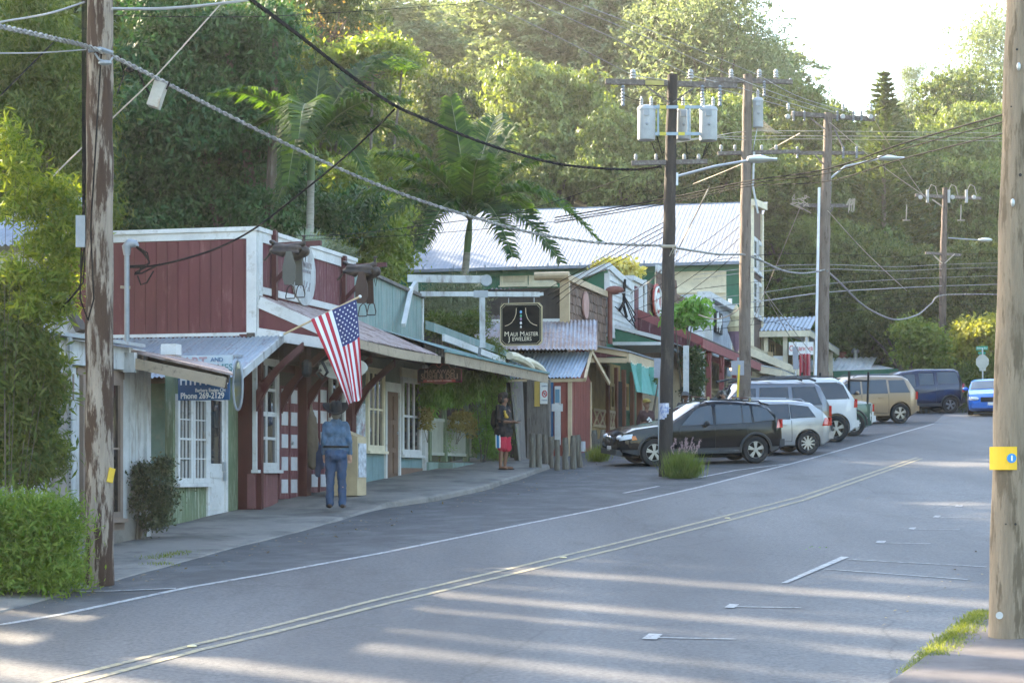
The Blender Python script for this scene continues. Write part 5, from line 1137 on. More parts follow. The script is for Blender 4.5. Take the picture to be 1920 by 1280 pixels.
b.bar(at(1748, 374, D5_-.2), at(1768, 388, D5_-.2), .05, .05); b.bar(at(1790, 476, D5_-.2), at(1771, 494, D5_-.2), .05, .05); b.bar(at(1750, 478, D5_-.2), at(1767, 494, D5_-.2), .05, .05); kids('arm_brace', b, cablet, P5)
b = MB(); b.tube([at(1778, 446, D5_), at(1834, 450, D5_)], .03, 6); L5 = kids('lamp_arm', b, galv, P5); b = MB(); b.ell(at(1847, 450, D5_), (.36, .2, .1), 12, 6); kids('lamp_head', b, MC['lamp_grey'], L5)
# right foreground pole
p = Vector(gp(1887, 1212)); D6 = p.y-.1
P6 = pole('utility_pole', 'thick pine pole leaning in the right foreground with a yellow tag', [at(1889, 1232, D6), at(1901, 640, D6), at(1921, -110, D6)], [.186, .172, .155], PM6)
b = MB(); c0, c1 = at(1882, 880, D6-.17), at(1882, 838, D6-.17)
pts0 = []; n = 8
for k in range(n+1):
    a = -2.95+1.6*k/n; pts0.append((.183*math.cos(a), .183*math.sin(a)))
cc = at(1890, 859, D6); hh = 21.5*D6/F
for k in range(n): b.hexa([cc+Vector((pts0[k][0], pts0[k][1], -hh)), cc+Vector((pts0[k+1][0], pts0[k+1][1], -hh)), cc+Vector((pts0[k+1][0], pts0[k+1][1], hh)), cc+Vector((pts0[k][0], pts0[k][1], hh))], [cc+Vector((pts0[k][0]*1.02, pts0[k][1]*1.02, -hh)), cc+Vector((pts0[k+1][0]*1.02, pts0[k+1][1]*1.02, -hh)), cc+Vector((pts0[k+1][0]*1.02, pts0[k+1][1]*1.02, hh)), cc+Vector((pts0[k][0]*1.02, pts0[k][1]*1.02, hh))])
tg_ = kids('tag_plate', b, mat('tag_bright', (.72, .44, .02), .55, var=.08, bump=.05), P6)
b = MB(); b.lathe([(.044, 0), (.044, .006)], cc+Vector((-.012, -.194, 0)), 'y', 18); kids('sticker', b, mat('sticker_blue', (.03, .22, .52), .5, bump=0), tg_)
text('i', .07, ltwhite, cc+Vector((-.012, -.199, 0)), (1, 0, 0), tg_, bold=.004)
b = MB()
for (x, y, r) in ((1907, 93, .012), (1913, 328, .016), (1886, 982, .008), (1904, 982, .012), (1896, 200, .008)): b.lathe([(r, 0), (r*.6, .012)], at(x, y, D6-.185), 'y', 8)
kids('bolt_hole', b, black, P6)
b = MB()
for (x, y) in ((1910, 125), (1899, 380)): b.ell(at(x, y, D6-.175), (.02, .02, .04), 8, 6)
b.lathe([(.035, 0), (.03, .008), (.02, .01)], at(1874, 1153, D6-.19), 'y', 14); kids('fitting', b, galv, P6)
# ---------------- wires ----------------
def cat(pts, n=10):
    """smooth curve through pts [(px,py,D)]"""
    q = [Vector(P(*p)) for p in pts]; r = []
    for i in range(len(q)-1):
        a = q[max(0, i-1)]; b_, c = q[i], q[i+1]; d = q[min(len(q)-1, i+2)]
        for k in range(n):
            u = k/n; r.append(.5*((2*b_)+(c-a)*u+(2*a-5*b_+4*c-d)*u*u+(3*b_-a-3*c+d)*u**3))
    r.append(q[-1]); return r
def wire(label, pts, r=.012, m=None, group=None, twist=0, name='cable'):
    m = m or cable; c = cat(pts); b = MB()
    if twist:
        b2 = []; 
        for sg in (0, 1):
            w_ = []
            for i in range(len(c)-1):
                for j in range(3):
                    u = j/3; p = c[i].lerp(c[i+1], u); ph = (i*3+j)*1.1+sg*math.pi; w_.append(p+Vector((0, math.cos(ph), math.sin(ph)))*twist)
            b.tube(w_, r, 5)
    else: b.tube(c, r, 6)
    mid = c[len(c)//2]
    return tag(b.build(name, m, loc=tuple(mid), smooth=60), label, 'cable', group)
bund = mat('bundle_grey', (.16, .155, .15), .6, bump=0, c2=(.42, .40, .36), cut=.55, wsc=9)
wire('thick twisted grey cable bundle from left edge past the nearest pole to centre', [(-60, 40, 22), (0, 50, 23), (100, 72, 25), (188, 96, D1-.25), (300, 150, 28), (400, 202, 31), (520, 262, 34), (640, 318, 37), (760, 366, 39.5), (870, 402, 41.5), (1000, 437, 44), (1120, 455, 45.5), (1250, 461, D2-.15)], .017, bund, twist=.02)
wire('thick black spiral cable sweeping from the top left down to the dark centre pole', [(430, -30, 25), (478, 5, 26), (560, 66, 28.5), (650, 136, 31), (735, 195, 34), (800, 225, 36), (900, 266, 39), (1000, 297, 42), (1080, 312, 44), (1184, 318, 46), (1240, 312, D2)], .022, cable, twist=.012)
wire('light cable from the top of the nearest pole rising to the right', [(210, 17, D1-.2), (330, 15, 26.3), (478, -2, 27), (520, -20, 27)], .02, cableg)
wire('thin dark wire level with the top of the dark tree', [(215, 30, D1), (440, 32, 30), (600, 26, 38), (860, 8, 50), (960, -6, 54)], .007)
wire('pale wire from the left edge up to the nearest pole top', [(-40, 52, 24), (0, 42, 24.4), (90, 26, 25.2), (160, 4, D1)], .014, cableg)
wire('pale wire level at the left edge behind the nearest pole', [(-40, 100, 24), (0, 100, 24.5), (80, 99, 25), (165, 93, D1)], .010, cableg)
wire('straight guy wire slanting from the hanging box down behind the nearest pole', [(430, -10, 30), (295, 140, 28), (215, 218, 27.5), (100, 330, 27), (30, 405, 26.5)], .010, cablet)
wire('black service cable from the spiral cable down to the red wall mast', [(740, 205, 34), (700, 245, 34.6), (640, 300, 35.2), (560, 365, 35.8), (475, 430, 36.2), (400, 468, 36.5), (320, 492, 36.6), (275, 500, 36.6)], .017)
wire('dark guy wire crossing the dark tree at far left', [(100, 80, 27), (0, 180, 26), (-50, 230, 26)], .009)
wire('black drop wire crossing above the red shop roof', [(470, 440, 38), (640, 440, 42), (800, 422, 46), (960, 400, 50), (1060, 372, 52), (1180, 330, D2)], .009)
wire('pair wire reaching the palm tree', [(560, 450, 40), (780, 440, 45), (1000, 420, 50), (1130, 400, 55), (1330, 340, 56)], .007)
wire('sagging cable between the centre pole and the brown pole', [(1252, 462, D2-.15), (1300, 470, 49), (1350, 477, 52.5), (1396, 478, D3-.2), (1430, 490, 59), (1470, 508, 61), (1510, 512, 63), (1546, 506, D4-.2)], .03, bund)
wire('heavy looping cable from the conduit pole to the distant pole', [(1551, 508, D4-.2), (1580, 535, 70), (1610, 565, 76), (1640, 585, 81), (1680, 599, 87), (1720, 590, 92), (1745, 570, 95), (1770, 553, D5_-.2), (1880, 552, 99)], .035, bund)
wire('white cable loop from the brown pole to the grey shop', [(1160, 550, 52), (1185, 545, 53), (1215, 530, 54), (1240, 505, D2+1)], .012, cableg)
wire('tan cable loop beside the brown pole by the grey shop', [(1310, 590, 60), (1340, 598, 59), (1370, 590, 58), (1394, 570, D3)], .018, cablet)
for k, (y0, y1, lb) in enumerate(((322, 200, 'upper of the black wires rising to the right edge'), (330, 214, 'second black wire rising to the right edge'), (345, 236, 'lower black wire rising to the right edge'))):
    wire(lb, [(1040, 408+k*5, 54), (1120, 395+k*5, 52), (1250, 372+k*5, 50), (1400, 340+k*5, 46), (1550, y0-5, 42), (1700, y0*.55+y1*.45, 38), (1890, y1+12, 33)], .012 if k else .016)
for k, (y, lb) in enumerate(((247, 'top'), (256, 'second'), (262, 'third'))):
    wire('%s thin wire level between the transformers and conduit pole' % lb, [(1250, 270-k*2, D2), (1330, 258, 50), (1400, y, D3), (1550, y-1, D4), (1890, y+3, 90)], .010, cablet)
hz = [(492, 496, 'highest'), (500, 504, 'second highest'), (519, 508, 'third'), (540, 520, 'fourth'), (556, 536, 'fifth'), (566, 548, 'sixth'), (586, 555, 'seventh'), (598, 572, 'eighth'), (470, 478, 'uppermost pale')]
for y0, y1, lb in hz:
    wire('%s level wire running behind the conduit pole' % lb, [(1300, y0+24, 70), (1430, y0+8, 72), (1550, (y0+y1)/2+2, 78), (1680, y1+4, 88), (1768, y1, D5_), (1900, y1-4, 100)], .010 if y0 != 556 else .02, cableg if y0 % 4 == 0 else cable)
for k, (x0, y0, x1, y1, lb) in enumerate(((1500, 390, 1408, 610, 'dotted guy wire dropping left from the conduit pole'), (1330, 350, 1265, 480, 'knotted drop wire beside the centre pole'), (1440, 560, 1510, 680, 'thin diagonal wire over the verandah roof, left'), (1432, 545, 1520, 660, 'thin diagonal wire over the verandah roof, right'),
     (1552, 395, 1700, 545, 'tan wire dropping right from the conduit pole'), (1556, 230, 1740, 372, 'tan conductor from the conduit pole to the distant pole'), (1500, 250, 1300, 345, 'tan conductor sagging back from the conduit pole'), (1640, 225, 1745, 385, 'second tan conductor to the distant pole'))):
    wire(lb, [(x0, y0, D4-.5 if x0 > 1400 else D2+1), ((x0+x1)/2, (y0+y1)/2+(6 if k > 3 else 1), 70 if x0 > 1400 else 50), (x1, y1, 76 if x1 < 1700 else D5_-1)], .014, cablet)
for k, (x, lb) in enumerate(((1187, 'far left'), (1295, 'second'), (1371, 'third'), (1424, 'fourth'))):
    wire('%s thin high conductor fanning up to the top edge' % lb, [(x, 142, D2), (x-160, 60+5*k, 43), (x-330, -20+10*k, 40)], .007, cableg)
    wire('%s thin high conductor running on to the conduit pole' % lb, [(x, 142, D2), ((x+1490+30*k)/2, 165+k*6, 56), (1490+38*k, 205+k*3, D4)], .008, cableg)
for k in range(4):
    wire(['first', 'second', 'third', 'fourth'][k]+' drop wire fanning left from the centre pole over the metal roof', [(1248, 415+k*9, D2), (1180, 452+k*9, 50), (1100, 500+k*8, 54), (1020+8*k, 545+k*8, 57)], .009)
    wire(['first', 'second', 'third', 'fourth'][k]+' drop wire fanning left from the brown pole to the shop fronts', [(1390, 400+k*22, D3), (1320, 455+k*24, 62), (1230, 515+k*24, 66), (1170, 560+14*k, 68)], .008)
# boxes hanging on the bundle
HB = thing('splice_box', 'small pale metal splice box hanging from the cable bundle', 'junction box', P(298, 200, 28)); c = at(300, 178, 28)
b = MB(); b.bar(c+Vector((-.09, 0, -.17)), c+Vector((.02, 0, .16)), .22, .16, (1, 0, .3)); kids('case', b, mat('box_grey', (.42, .40, .36), .6, c2=(.25, .16, .1), cut=.6), HB)
b = MB(); b.tube([at(258, 130, 28), at(270, 160, 28), at(290, 190, 28)], .015, 5); b.tube([at(292, 148, 28), at(294, 160, 28)], .012, 5); b.tube([at(318, 155, 28), at(312, 168, 28)], .012, 5); b.ell(at(243, 131, 28), (.07, .04, .04), 8, 5); b.tube([at(225, 105, 27), at(232, 140, 27.5), at(220, 175, 27)], .01, 5); kids('lead_wire', b, cable, HB)
# weatherhead mast against the red wall
DM = 36.8; WM = thing('service_mast', 'grey steel service mast with rounded weatherhead against the red side wall', 'service mast', P(238, 640, DM))
b = MB(); b.tube([at(238, 645, DM), at(238, 473, DM)], .047, 12); b.lathe([(.055, 0), (.055, .06)], at(238, 478, DM), n=12); kids('pipe', b, galvd, WM, smooth=True)
b = MB(); b.tube([at(238, 478, DM), at(237, 463, DM), at(243, 456, DM), at(254, 457, DM), at(259, 462, DM)], [.06, .085, .09, .07, .03], 12); kids('weatherhead', b, galvd, WM, smooth=True)
b = MB(); 
for k in range(3): b.tube([at(254+k, 462, DM-.03*k), at(268+k*4, 474, DM), at(280, 490+k*2, DM), at(276-6*k, 500, DM), at(255+k*3, 510+k, DM), at(252, 514, DM-.05), at(266, 512, DM), at(300, 495, DM)], .014, 5)
b.tube([at(244, 500, DM), at(272, 499, DM)], .03, 6); b.tube([at(258, 517, DM), at(264, 534, DM), at(275, 530, DM), at(288, 508, DM)], .014, 5); kids('service_wire', b, cable, WM)
b = MB(); b.bar(at(226, 538, DM), at(244, 539, DM), .05, .05); kids('strap', b, woodf, WM)
# ---------------- signs, posts, small things ----------------
# perforated sign post, back of a narrow sign
sp = Vector(gp(134, 1010, .0)); DS = 28.5; c = at(134, 800, DS)
SPo = thing('sign_post', 'galvanised perforated sign post seen edge on by the cottage', 'sign', tuple(at(134, 1000, DS)))
b = MB(); b.bar(at(131, 1010, DS), at(131, 632, DS), .09, .05, (1, 0, 0)); kids('post', b, galv, SPo)
b = MB(); b.bar(at(132, 705, DS-.05), at(132, 632, DS-.05), .17, .02, (1, 0, 0)); kids('sign_plate', b, mat('sign_back', (.30, .32, .33), .5, metal=.5), SPo)
b = MB()
for k in range(44): b.lathe([(.012, 0), (.012, .004)], at(131, 640+k*8, DS-.075), 'y', 6)
kids('hole', b, black, SPo)
# blue sign
cb = Vector(P(382.5, 722, 33.6)); kk = 33.6/F; HS = thing('hanging_sign', 'blue sign with white phone number below the canopy', 'sign', tuple(cb-UP*.23))
b = MB(); b.bar(cb-TD*51.5*kk, cb+TD*51.5*kk, .04, 56*kk); kids('board', b, blue, HS)
text('HYPNOSIS', .25, ltwhite, cb+UP*.085-SD*.025+TD*.01, TD, HS, bold=.006, sx=.74); text('Barbara Ensign CH', .085, ltwhite, cb-UP*.085-SD*.025+TD*.12, TD, HS, sx=.82, bold=.001)
text('Phone 269-2129', .135, ltwhite, cb-UP*.175-SD*.025-TD*.02, TD, HS, bold=.003, sx=.86)
ca = Vector(P(388, 684, 33.2)); kk = 33.2/F; AS = thing('roof_sign', 'faded painted sign reading art and frames on the canopy', 'sign', tuple(ca-UP*.15))
b = MB(); b.bar(ca-TD*51*kk, ca+TD*51*kk, .03, 36*kk); kids('board', b, mat('faded_sign', (.34, .40, .44), .7, c2=(.42, .22, .24), cut=.63, wsc=9), AS)
text('ART', .22, mat('art_red', (.30, .20, .22), .6, bump=0), ca-TD*.2+UP*.04-SD*.02, TD, AS, bold=.006); text('AND', .10, mat('art_blue', (.04, .10, .2), .6, bump=0), ca+TD*.18+UP*.08-SD*.02, TD, AS); text('FRAMES', .16, mat('art_teal', (.05, .16, .17), .6, bump=0), ca+TD*.18-UP*.05-SD*.02, TD, AS)
# hoop mirror hanging by the maroon column
b = MB(); c = at(446, 722, 34.6); n = 24; b.tube([c+TD*.085*math.cos(k*2*math.pi/n)+UP*.42*math.sin(k*2*math.pi/n) for k in range(n+1)], .022, 6); HM = thing('oval_hoop', 'slim oval frame hanging beside the maroon corner column', 'ornament', tuple(c)); kids('hoop', b, galvd, HM)
b = MB(); b.hexa([c+TD*.075*math.cos(k*2*math.pi/n)+UP*.4*math.sin(k*2*math.pi/n)+SD*.01 for k in range(n)], [c+TD*.075*math.cos(k*2*math.pi/n)+UP*.4*math.sin(k*2*math.pi/n)+SD*.02 for k in range(n)]); kids('mirror', b, mat('mirror', (.35, .38, .34), .15, metal=.7, c2=(.5, .45, .2), cut=.55), HM)
# oval sign under the red awning
c = at(643, 690, 37.6); kk = 37.6/F; n = 28; US = thing('oval_sign', 'pale oval sign hanging below the red shop awning behind the flag', 'sign', tuple(c-UP*.2))
b = MB(); b.hexa([c+TD*48*kk*math.cos(k*2*math.pi/n)+UP*21*kk*math.sin(k*2*math.pi/n) for k in range(n)], [c+TD*48*kk*math.cos(k*2*math.pi/n)+UP*21*kk*math.sin(k*2*math.pi/n)+SD*.04 for k in range(n)]); kids('board', b, mat('oval_cream', (.50, .50, .44), .6), US)
text('STATIONERY', .09, MC['faded_ink'], c-TD*.22+UP*.07-SD*.01, TD, US); 
# lanterns / hanging dark things
for (x, y, lb) in ((575, 690, 'black lantern hanging under the red shop awning'), (604, 698, 'dark curled iron hook hanging behind the flag')):
    c = at(x, y, 37.0); b = MB(); b.lathe([(.03, .16), (.09, .1), (.09, -.1), (.05, -.16)], c, n=6) if x < 600 else b.tube([c+UP*.2, c+TD*.1, c-UP*.12, c-TD*.1, c-TD*.02+UP*.05], .03, 6)
    tag(b.build('lantern' if x < 600 else 'iron_hook', black, loc=tuple(c)), lb, 'lantern' if x < 600 else 'hook')
# flag
FP0, FP1 = at(527, 629, 35.2), at(675, 556, 35.6)
FL = thing('flag', 'American flag hanging from a slanting pole on the red shop', 'flag', tuple(FP0))
b = MB(); b.tube([FP0, FP1], .017, 8); kids('flagpole', b, woodt, FL)
b = MB(); b.ell(FP1, (.03, .03, .03), 8, 6); kids('finial', b, white, FL)
b = MB(); b.ell(FP0, (.05, .05, .05), 8, 5); kids('bracket', b, galv, FL)
h0, h1 = at(583, 599, 35.3), at(668, 561, 35.55); nu, nv = 39, 70
def fpt(u, v):
    a = h0.lerp(h1, u); L0 = at(655, 762, 35.3)-h0; L1 = at(681, 738, 35.3)-h1
    d = L0.lerp(L1, u**.8); p = a+d*v
    if u > .55: p += Vector((0, 0, -.05*math.sin(math.pi*(u-.55)/.45)*v))
    fold = v**.6*(.055*math.sin(u*11+v*2.2)+.03*math.sin(u*23-v*3)); p += Vector((.012*math.sin(u*14+v*3)*v, -fold, .0))
    p += Vector((.03*math.sin(v*3)*math.sin(u*3), 0, .02*math.sin(u*8)*v)); return p
b = MB(); b.sheet = True; ids = [[b.v(fpt(i/nu, j/nv)) for j in range(nv+1)] for i in range(nu+1)]
for i in range(nu):
    for j in range(nv):
        st = i//3; b.mi = st % 2
        if st >= 6 and j/nv < .40: b.mi = 2
        b.face((ids[i][j], ids[i][j+1], ids[i+1][j+1], ids[i+1][j]))
fm = []
for nm, c in (('flag_red', (.36, .018, .035)), ('flag_white', (.62, .62, .64)), ('flag_blue', (.020, .030, .115))):
    m = mat(nm, c, .8, var=.06, bump=.05); fm.append(m)
fc_ = kids('cloth', b, fm, FL, smooth=80)
b = MB()
for r in range(9):
    for k in range(6 if r % 2 == 0 else 5):
        u = 6/13+(7/13)*(r+1)/10; v = .40*((k+.5 if r % 2 == 0 else k+1)/6.0)
        c = fpt(u, v); e1 = (fpt(u+.01, v)-c).normalized(); e2 = (fpt(u, v+.01)-c).normalized(); nn = e1.cross(e2).normalized()
        if nn.y > 0: nn = -nn
        b.poly([c+nn*.006+e1*(.022 if q % 2 == 0 else .009)*math.sin(q*math.pi/5)+e2*(.022 if q % 2 == 0 else .009)*math.cos(q*math.pi/5) for q in range(10)])
kids('star', b, fm[1], FL)
# saddles on the brackets
def blob(name, caps, m, parent, vox=.018, sm=6, flat=None):
    b = MB()
    for (p0, p1, r0, r1) in caps:
        p0, p1 = Vector(p0), Vector(p1); n = 6; b.tube([p0.lerp(p1, k/n) for k in range(n+1)], [r0+(r1-r0)*k/n for k in range(n+1)], 12); b.ell(p0, (r0,)*3, 12, 8); b.ell(p1, (r1,)*3, 12, 8)
    o = b.build(name, m, parent); md = o.modifiers.new('r', 'REMESH'); md.mode = 'VOXEL'; md.voxel_size = vox
    s_ = o.modifiers.new('s', 'SMOOTH'); s_.iterations = sm; s_.factor = .5
    if name in ('shirt', 'jeans', 't_shirt', 'shorts', 'trousers', 'coat'):
        tx = bpy.data.textures.get('folds') or bpy.data.textures.new('folds', 'CLOUDS'); tx.noise_scale = .11; tx.noise_depth = 1; dm = o.modifiers.new('d', 'DISPLACE'); dm.texture = tx; dm.texture_coords = 'LOCAL'; dm.strength = .032; dm.mid_level = .55
    evalmods(o); o.data.shade_smooth(); return o
leath = mat('saddle_leather', (.018, .012, .010), .55, c2=(.045, .03, .02), cut=.55); leath2 = mat('saddle_grey', (.075, .075, .065), .7)
def saddle(c, label, m, m2, seed):
    c = Vector(c); S_ = thing('saddle', label, 'saddle', tuple(c)); X = TD; 
    q = lambda x, y, z: c+X*x+SD*y+UP*z
    blob('seat', [(q(-.28, 0, .10), q(-.1, 0, .03), .06, .09), (q(-.1, 0, .03), q(.12, 0, .06), .09, .08), (q(.12, 0, .06), q(.24, 0, .12), .08, .05), (q(-.34, -.08, .16), q(-.34, .08, .16), .04, .04)], m, S_)
    blob('skirt', [(q(-.3, -.16, -.02), q(.2, -.17, -.06), .035, .035), (q(-.3, .16, -.02), q(.2, .17, -.06), .035, .035), (q(-.25, -.12, .05), q(.2, -.12, .03), .05, .05), (q(-.25, .12, .05), q(.2, .12, .03), .05, .05), (q(.1, 0, -.1), q(.26, 0, -.02), .09, .1), (q(-.32, -.1, .0), q(-.1, -.14, -.08), .05, .05)], m, S_)
    b = MB(); b.tube([q(.23, 0, .12), q(.25, 0, .23)], [.03, .022], 8); b.ell(q(.25, 0, .25), (.045, .045, .022), 8, 6); kids('horn', b, m, S_)
    b = MB()
    for sg in (-1,):
        pr = [(0, .03), (.07, .10), (.12, .3), (.12, .5), (.08, .62)]
        for k in range(len(pr)-1):
            (w0_, z0_), (w1_, z1_) = pr[k], pr[k+1]; w0_ = max(.05, w0_)
            b.hexa([q(.04-w0_, -.2, -z0_), q(.04+w0_, -.2, -z0_), q(.04+w0_, -.17, -z0_), q(.04-w0_, -.17, -z0_)], [q(.04-w1_, -.2, -z1_), q(.04+w1_, -.2, -z1_), q(.04+w1_, -.17, -z1_), q(.04-w1_, -.17, -z1_)])
        b.hexa([q(-.02, .17, -.05), q(.14, .17, -.05), q(.14, .2, -.05), q(-.02, .2, -.05)], [q(.02, .17, -.6), q(.16, .17, -.6), q(.16, .2, -.6), q(.02, .2, -.6)])
    kids('fender', b, m2, S_)
    b = MB(); st_ = [(-.07, -.86), (-.07, -.82), (-.04, -.68), (.02, -.62), (.07, -.66), (.10, -.80), (.09, -.86), (-.07, -.86)]
    b.tube([q(x+.05, -.19, z) for x, z in st_], .011, 6); b.tube([q(x+.1, .18, z+.05) for x, z in st_], .011, 6); kids('stirrup', b, m, S_)
    b = MB(); b.tube([q(.27, -.05, .05), q(.30, -.05, -.15), q(.27, -.05, -.3), q(.24, -.05, -.15), q(.27, -.05, .05)], .008, 5); b.tube([q(-.33, 0, .05), q(-.42, 0, -.08), q(-.5, 0, -.16)], .02, 6); kids('strap', b, m, S_)
    return S_
saddle(at(545, 470, 36.2), 'dark leather saddle with grey fender on the bracket nearer the corner', leath, leath2, 1)
saddle(at(680, 508, 38.3), 'brown leather saddle hanging above the flag', leath, mat('saddle_brown', (.05, .026, .018), .6), 2)
# leaning display case, coats, posters
DCs = TB+.55; b = MB(W); z0 = G(37.8)+.12; b.hexa([(37.2, -13.05, z0), (37.2, -12.45, z0), (37.2, -12.45, z0+1.12), (37.2, -13.05, z0+1.36)], [(37.75, -13.05, z0), (37.75, -12.45, z0), (37.75, -12.45, z0+1.12), (37.75, -13.05, z0+1.36)])
DC = thing('display_case', 'tan plywood display case standing to the right of the cowboy', 'cabinet', W(37.5, -12.7, z0)); kids('cabinet', b, mat('plywood', (.42, .33, .20), .7), DC)
b = MB(W); b.box(37.25, 37.7, -12.45, -12.43, z0+.35, z0+1.0); kids('poster', b, mat('poster_mix', (.4, .42, .45), .6, var=.6, scale=9), DC)
c = Vector(W(38.6, TB+.06, .9)); PB = thing('poster_board', 'board of small blue and white posters beside the tan display case', 'poster', tuple(c)); b = MB(FA(TB)); b.box(sOf(665, TB), sOf(680, TB), .03, .06, .5, 1.55); kids('board', b, mat('poster_mix2', (.42, .46, .5), .6, var=.7, scale=7, c2=(.3, .1, .1), cut=.6, wsc=6), PB)
for (px, y0, y1, m_, lb, w_) in ((583, 760, 880, mat('coat_brown', (.12, .09, .06), .9), 'long brown coat hanging in front of the red door', .3), (595, 826, 897, mat('coat_blue', (.035, .05, .09), .9), 'dark blue coat hanging left of the cowboy', .2)):
    c0, c1 = at(px, y0, 37.3), at(px+(3 if w_ > .25 else 1), y1, 37.3); o = blob('coat', [(c0+UP*.0, c0.lerp(c1, .25)+TD*.02, .03, w_*.28), (c0.lerp(c1, .25), c1+UP*.08, w_*.28, w_*.30), (c0.lerp(c1, .2)+TD*.06, c0.lerp(c1, .7)+TD*.1, .05, .04)], m_, None, .02, 4); tag(o, lb, 'coat')
    md = o.data
# bollards: split timber posts
pb = [(998, 885, 812), (1010, 884, 813), (1022, 878, 814), (1033, 877, 818), (1045, 882, 824), (1060, 880, 820), (1075, 879, 816), (1088, 876, 815), (1115, 862, 806), (1130, 862, 805)]
lbs = ['leftmost weathered timber post of the row', 'second weathered timber post from the left', 'third weathered timber post from the left', 'fourth weathered timber post from the left', 'short waisted timber post, fifth from the left', 'sixth weathered timber post from the left', 'seventh weathered timber post, thick', 'eighth weathered timber post, leaning left', 'timber post left of the black car bumper, in the grass', 'timber post nearest the black car bumper']
for k, ((x, yb, yt), lb) in enumerate(zip(pb, lbs)):
    q = Vector(gp(x, yb)); D = q.y; rg = random.Random(k); h = (yb-yt)*D/F; r = .075; b = MB(); n = 7; pts = []; rs = []
    for j in range(n+1):
        u = j/n; pts.append(q+Vector((rg.uniform(-.012, .012)+(.0 if k != 7 else -.06*u), 0, -.1+(h+.1)*u))); rs.append(r*(1.1-.12*math.sin(math.pi*u)*(2.2 if k == 4 else 1))*(rg.uniform(.93, 1.07) if j < n else .8))
    b.tube(pts, rs, 9); tag(b.build('timber_post', mat('post_grey', (.13, .115, .095), .95, st=(8, 8, .7), c2=(.24, .23, .18), cut=.58, bump=.9), loc=tuple(q), smooth=50), lb, 'post', 'split timber posts along the car park')
# grey board fence with leaning gate
FS = 52.2; ft = lambda x: tOf(x, FS); fz = lambda x, y: zOf(y, FS, ft(x)); FN = thing('board_fence', 'grey weathered board fence with yellow panels beside the red hut', 'fence', W(FS, ft(1000), G(FS)))
b = MB(SA(FS)); boards(b, ft(988), ft(1031), G(FS)-.1, fz(1000, 712), 0, .28, .012, .02, 51); boards(b, ft(930), ft(948), G(FS)-.1, fz(940, 712), 0, .2, .012, .02, 52); kids('boards', b, woodg, FN)
b = MB(SA(FS)); b.box(ft(933), ft(949), .03, .06, fz(940, 765), fz(940, 713)); b.box(ft(1003), ft(1013), .045, .065, fz(1005, 762), fz(1005, 715)); kids('yellow_panel', b, mat('panel_yellow', (.50, .34, .08), .7), FN)
b = MB(SA(FS+1)); b.box(ft(940), ft(1000), .0, .05, G(FS), fz(980, 712)); kids('backing', b, interior, FN)
GT = thing('gate', 'leaning grey timber gate standing ajar in the board fence', 'gate', W(51.4, ft(965), G(51.4))); b = MB()
b.hexa([at(974, 872, 51.0), at(987, 866, 52.0), at(980, 714, 52.0), at(955, 716, 51.0)], [at(974, 872, 51.08), at(987, 866, 52.1), at(980, 714, 52.1), at(955, 716, 51.08)]); b.hexa([at(965, 866, 51.2), at(974, 873, 51.0), at(956, 716, 51.0), at(949, 716, 51.2)], [at(965, 866, 51.3), at(974, 873, 51.1), at(956, 716, 51.1), at(949, 716, 51.3)]); kids('panel', b, woodg, GT)
b = MB(); b.bar(at(966, 742, 50.97), at(975, 868, 50.97), .03, .05, (1, 0, 0)); kids('rail', b, mat('rail_pale', (.30, .28, .25), .8), GT)
NP = thing('parking_sign', 'white no parking sign with red ring on the grey fence', 'sign', W(FS-.1, ft(1020), fz(1020, 757))); b = MB(SA(FS)); b.box(ft(1014), ft(1027.5), .05, .08, fz(1020, 757), fz(1020, 717)); kids('board', b, ltwhite, NP)
c = Vector(P(1021, 738, CS*(FS-.09)-SN*ft(1021))); b = MB(); b.tube([c+TD*.06*math.cos(k*.4)+UP*.08*math.sin(k*.4) for k in range(17)], .013, 6); b.bar(c-TD*.045+UP*.05, c+TD*.045-UP*.05, .01, .02); kids('ring', b, ltred, NP)
text('P', .11, cable, c-SD*.0, TD, NP); text('RESERVED', .045, blue, c+UP*.2-SD*.005, TD, NP, sx=.75); text('PARKING', .045, blue, c-UP*.17-SD*.005, TD, NP, sx=.8)
# sale sign, sign backs, flags, street sign, stop sign
c = at(1480, 711, 80); n = 26; kk = 80/F; SA_ = thing('sale_sign', 'white oval sale sign over the parked cars', 'sign', tuple(c)); b = MB(); b.hexa([c+TD*15*kk*math.cos(k*2*math.pi/n)+UP*8*kk*math.sin(k*2*math.pi/n) for k in range(n)], [c+TD*15*kk*math.cos(k*2*math.pi/n)+UP*8*kk*math.sin(k*2*math.pi/n)+SD*.04 for k in range(n)]); kids('board', b, ltwhite, SA_)
text('SALE', .22, mat('sale_ink', (.25, .08, .22), .6, bump=0), c-SD*.01, TD, SA_, bold=.004)
b = MB(); b.bar(at(1492, 790, 79), at(1492, 640, 79), .06, .06, (1, 0, 0)); q = thing('sign_post', 'grey sign seen from behind above the sale sign', 'sign', tuple(at(1492, 790, 79))); kids('post', b, galv, q)
b = MB(); b.bar(at(1492.5, 692, 78.9), at(1491, 650, 78.9), .21, .03, (0, 1, 0)); kids('sign_plate', b, mat('sign_back2', (.26, .27, .31), .5), q)
q = thing('sign_post', 'blue grey sign back with slim yellow marker beside the brown pole', 'sign', tuple(at(1385, 800, 54.5))); b = MB(); b.bar(at(1384, 820, 54.5), at(1384, 670, 54.5), .05, .05, (1, 0, 0)); kids('post', b, galvd, q)
b = MB(); b.bar(at(1383, 703, 54.4), at(1383, 676, 54.4), .34, .02, (0, 1, 0)); kids('sign_plate', b, MC['sign_back2'], q); b = MB(); b.bar(at(1383, 745, 54.2), at(1386, 684, 54.2), .05, .05, (1, 0, 0)); kids('marker', b, mat('marker_yellow', (.65, .47, .02), .5), q)
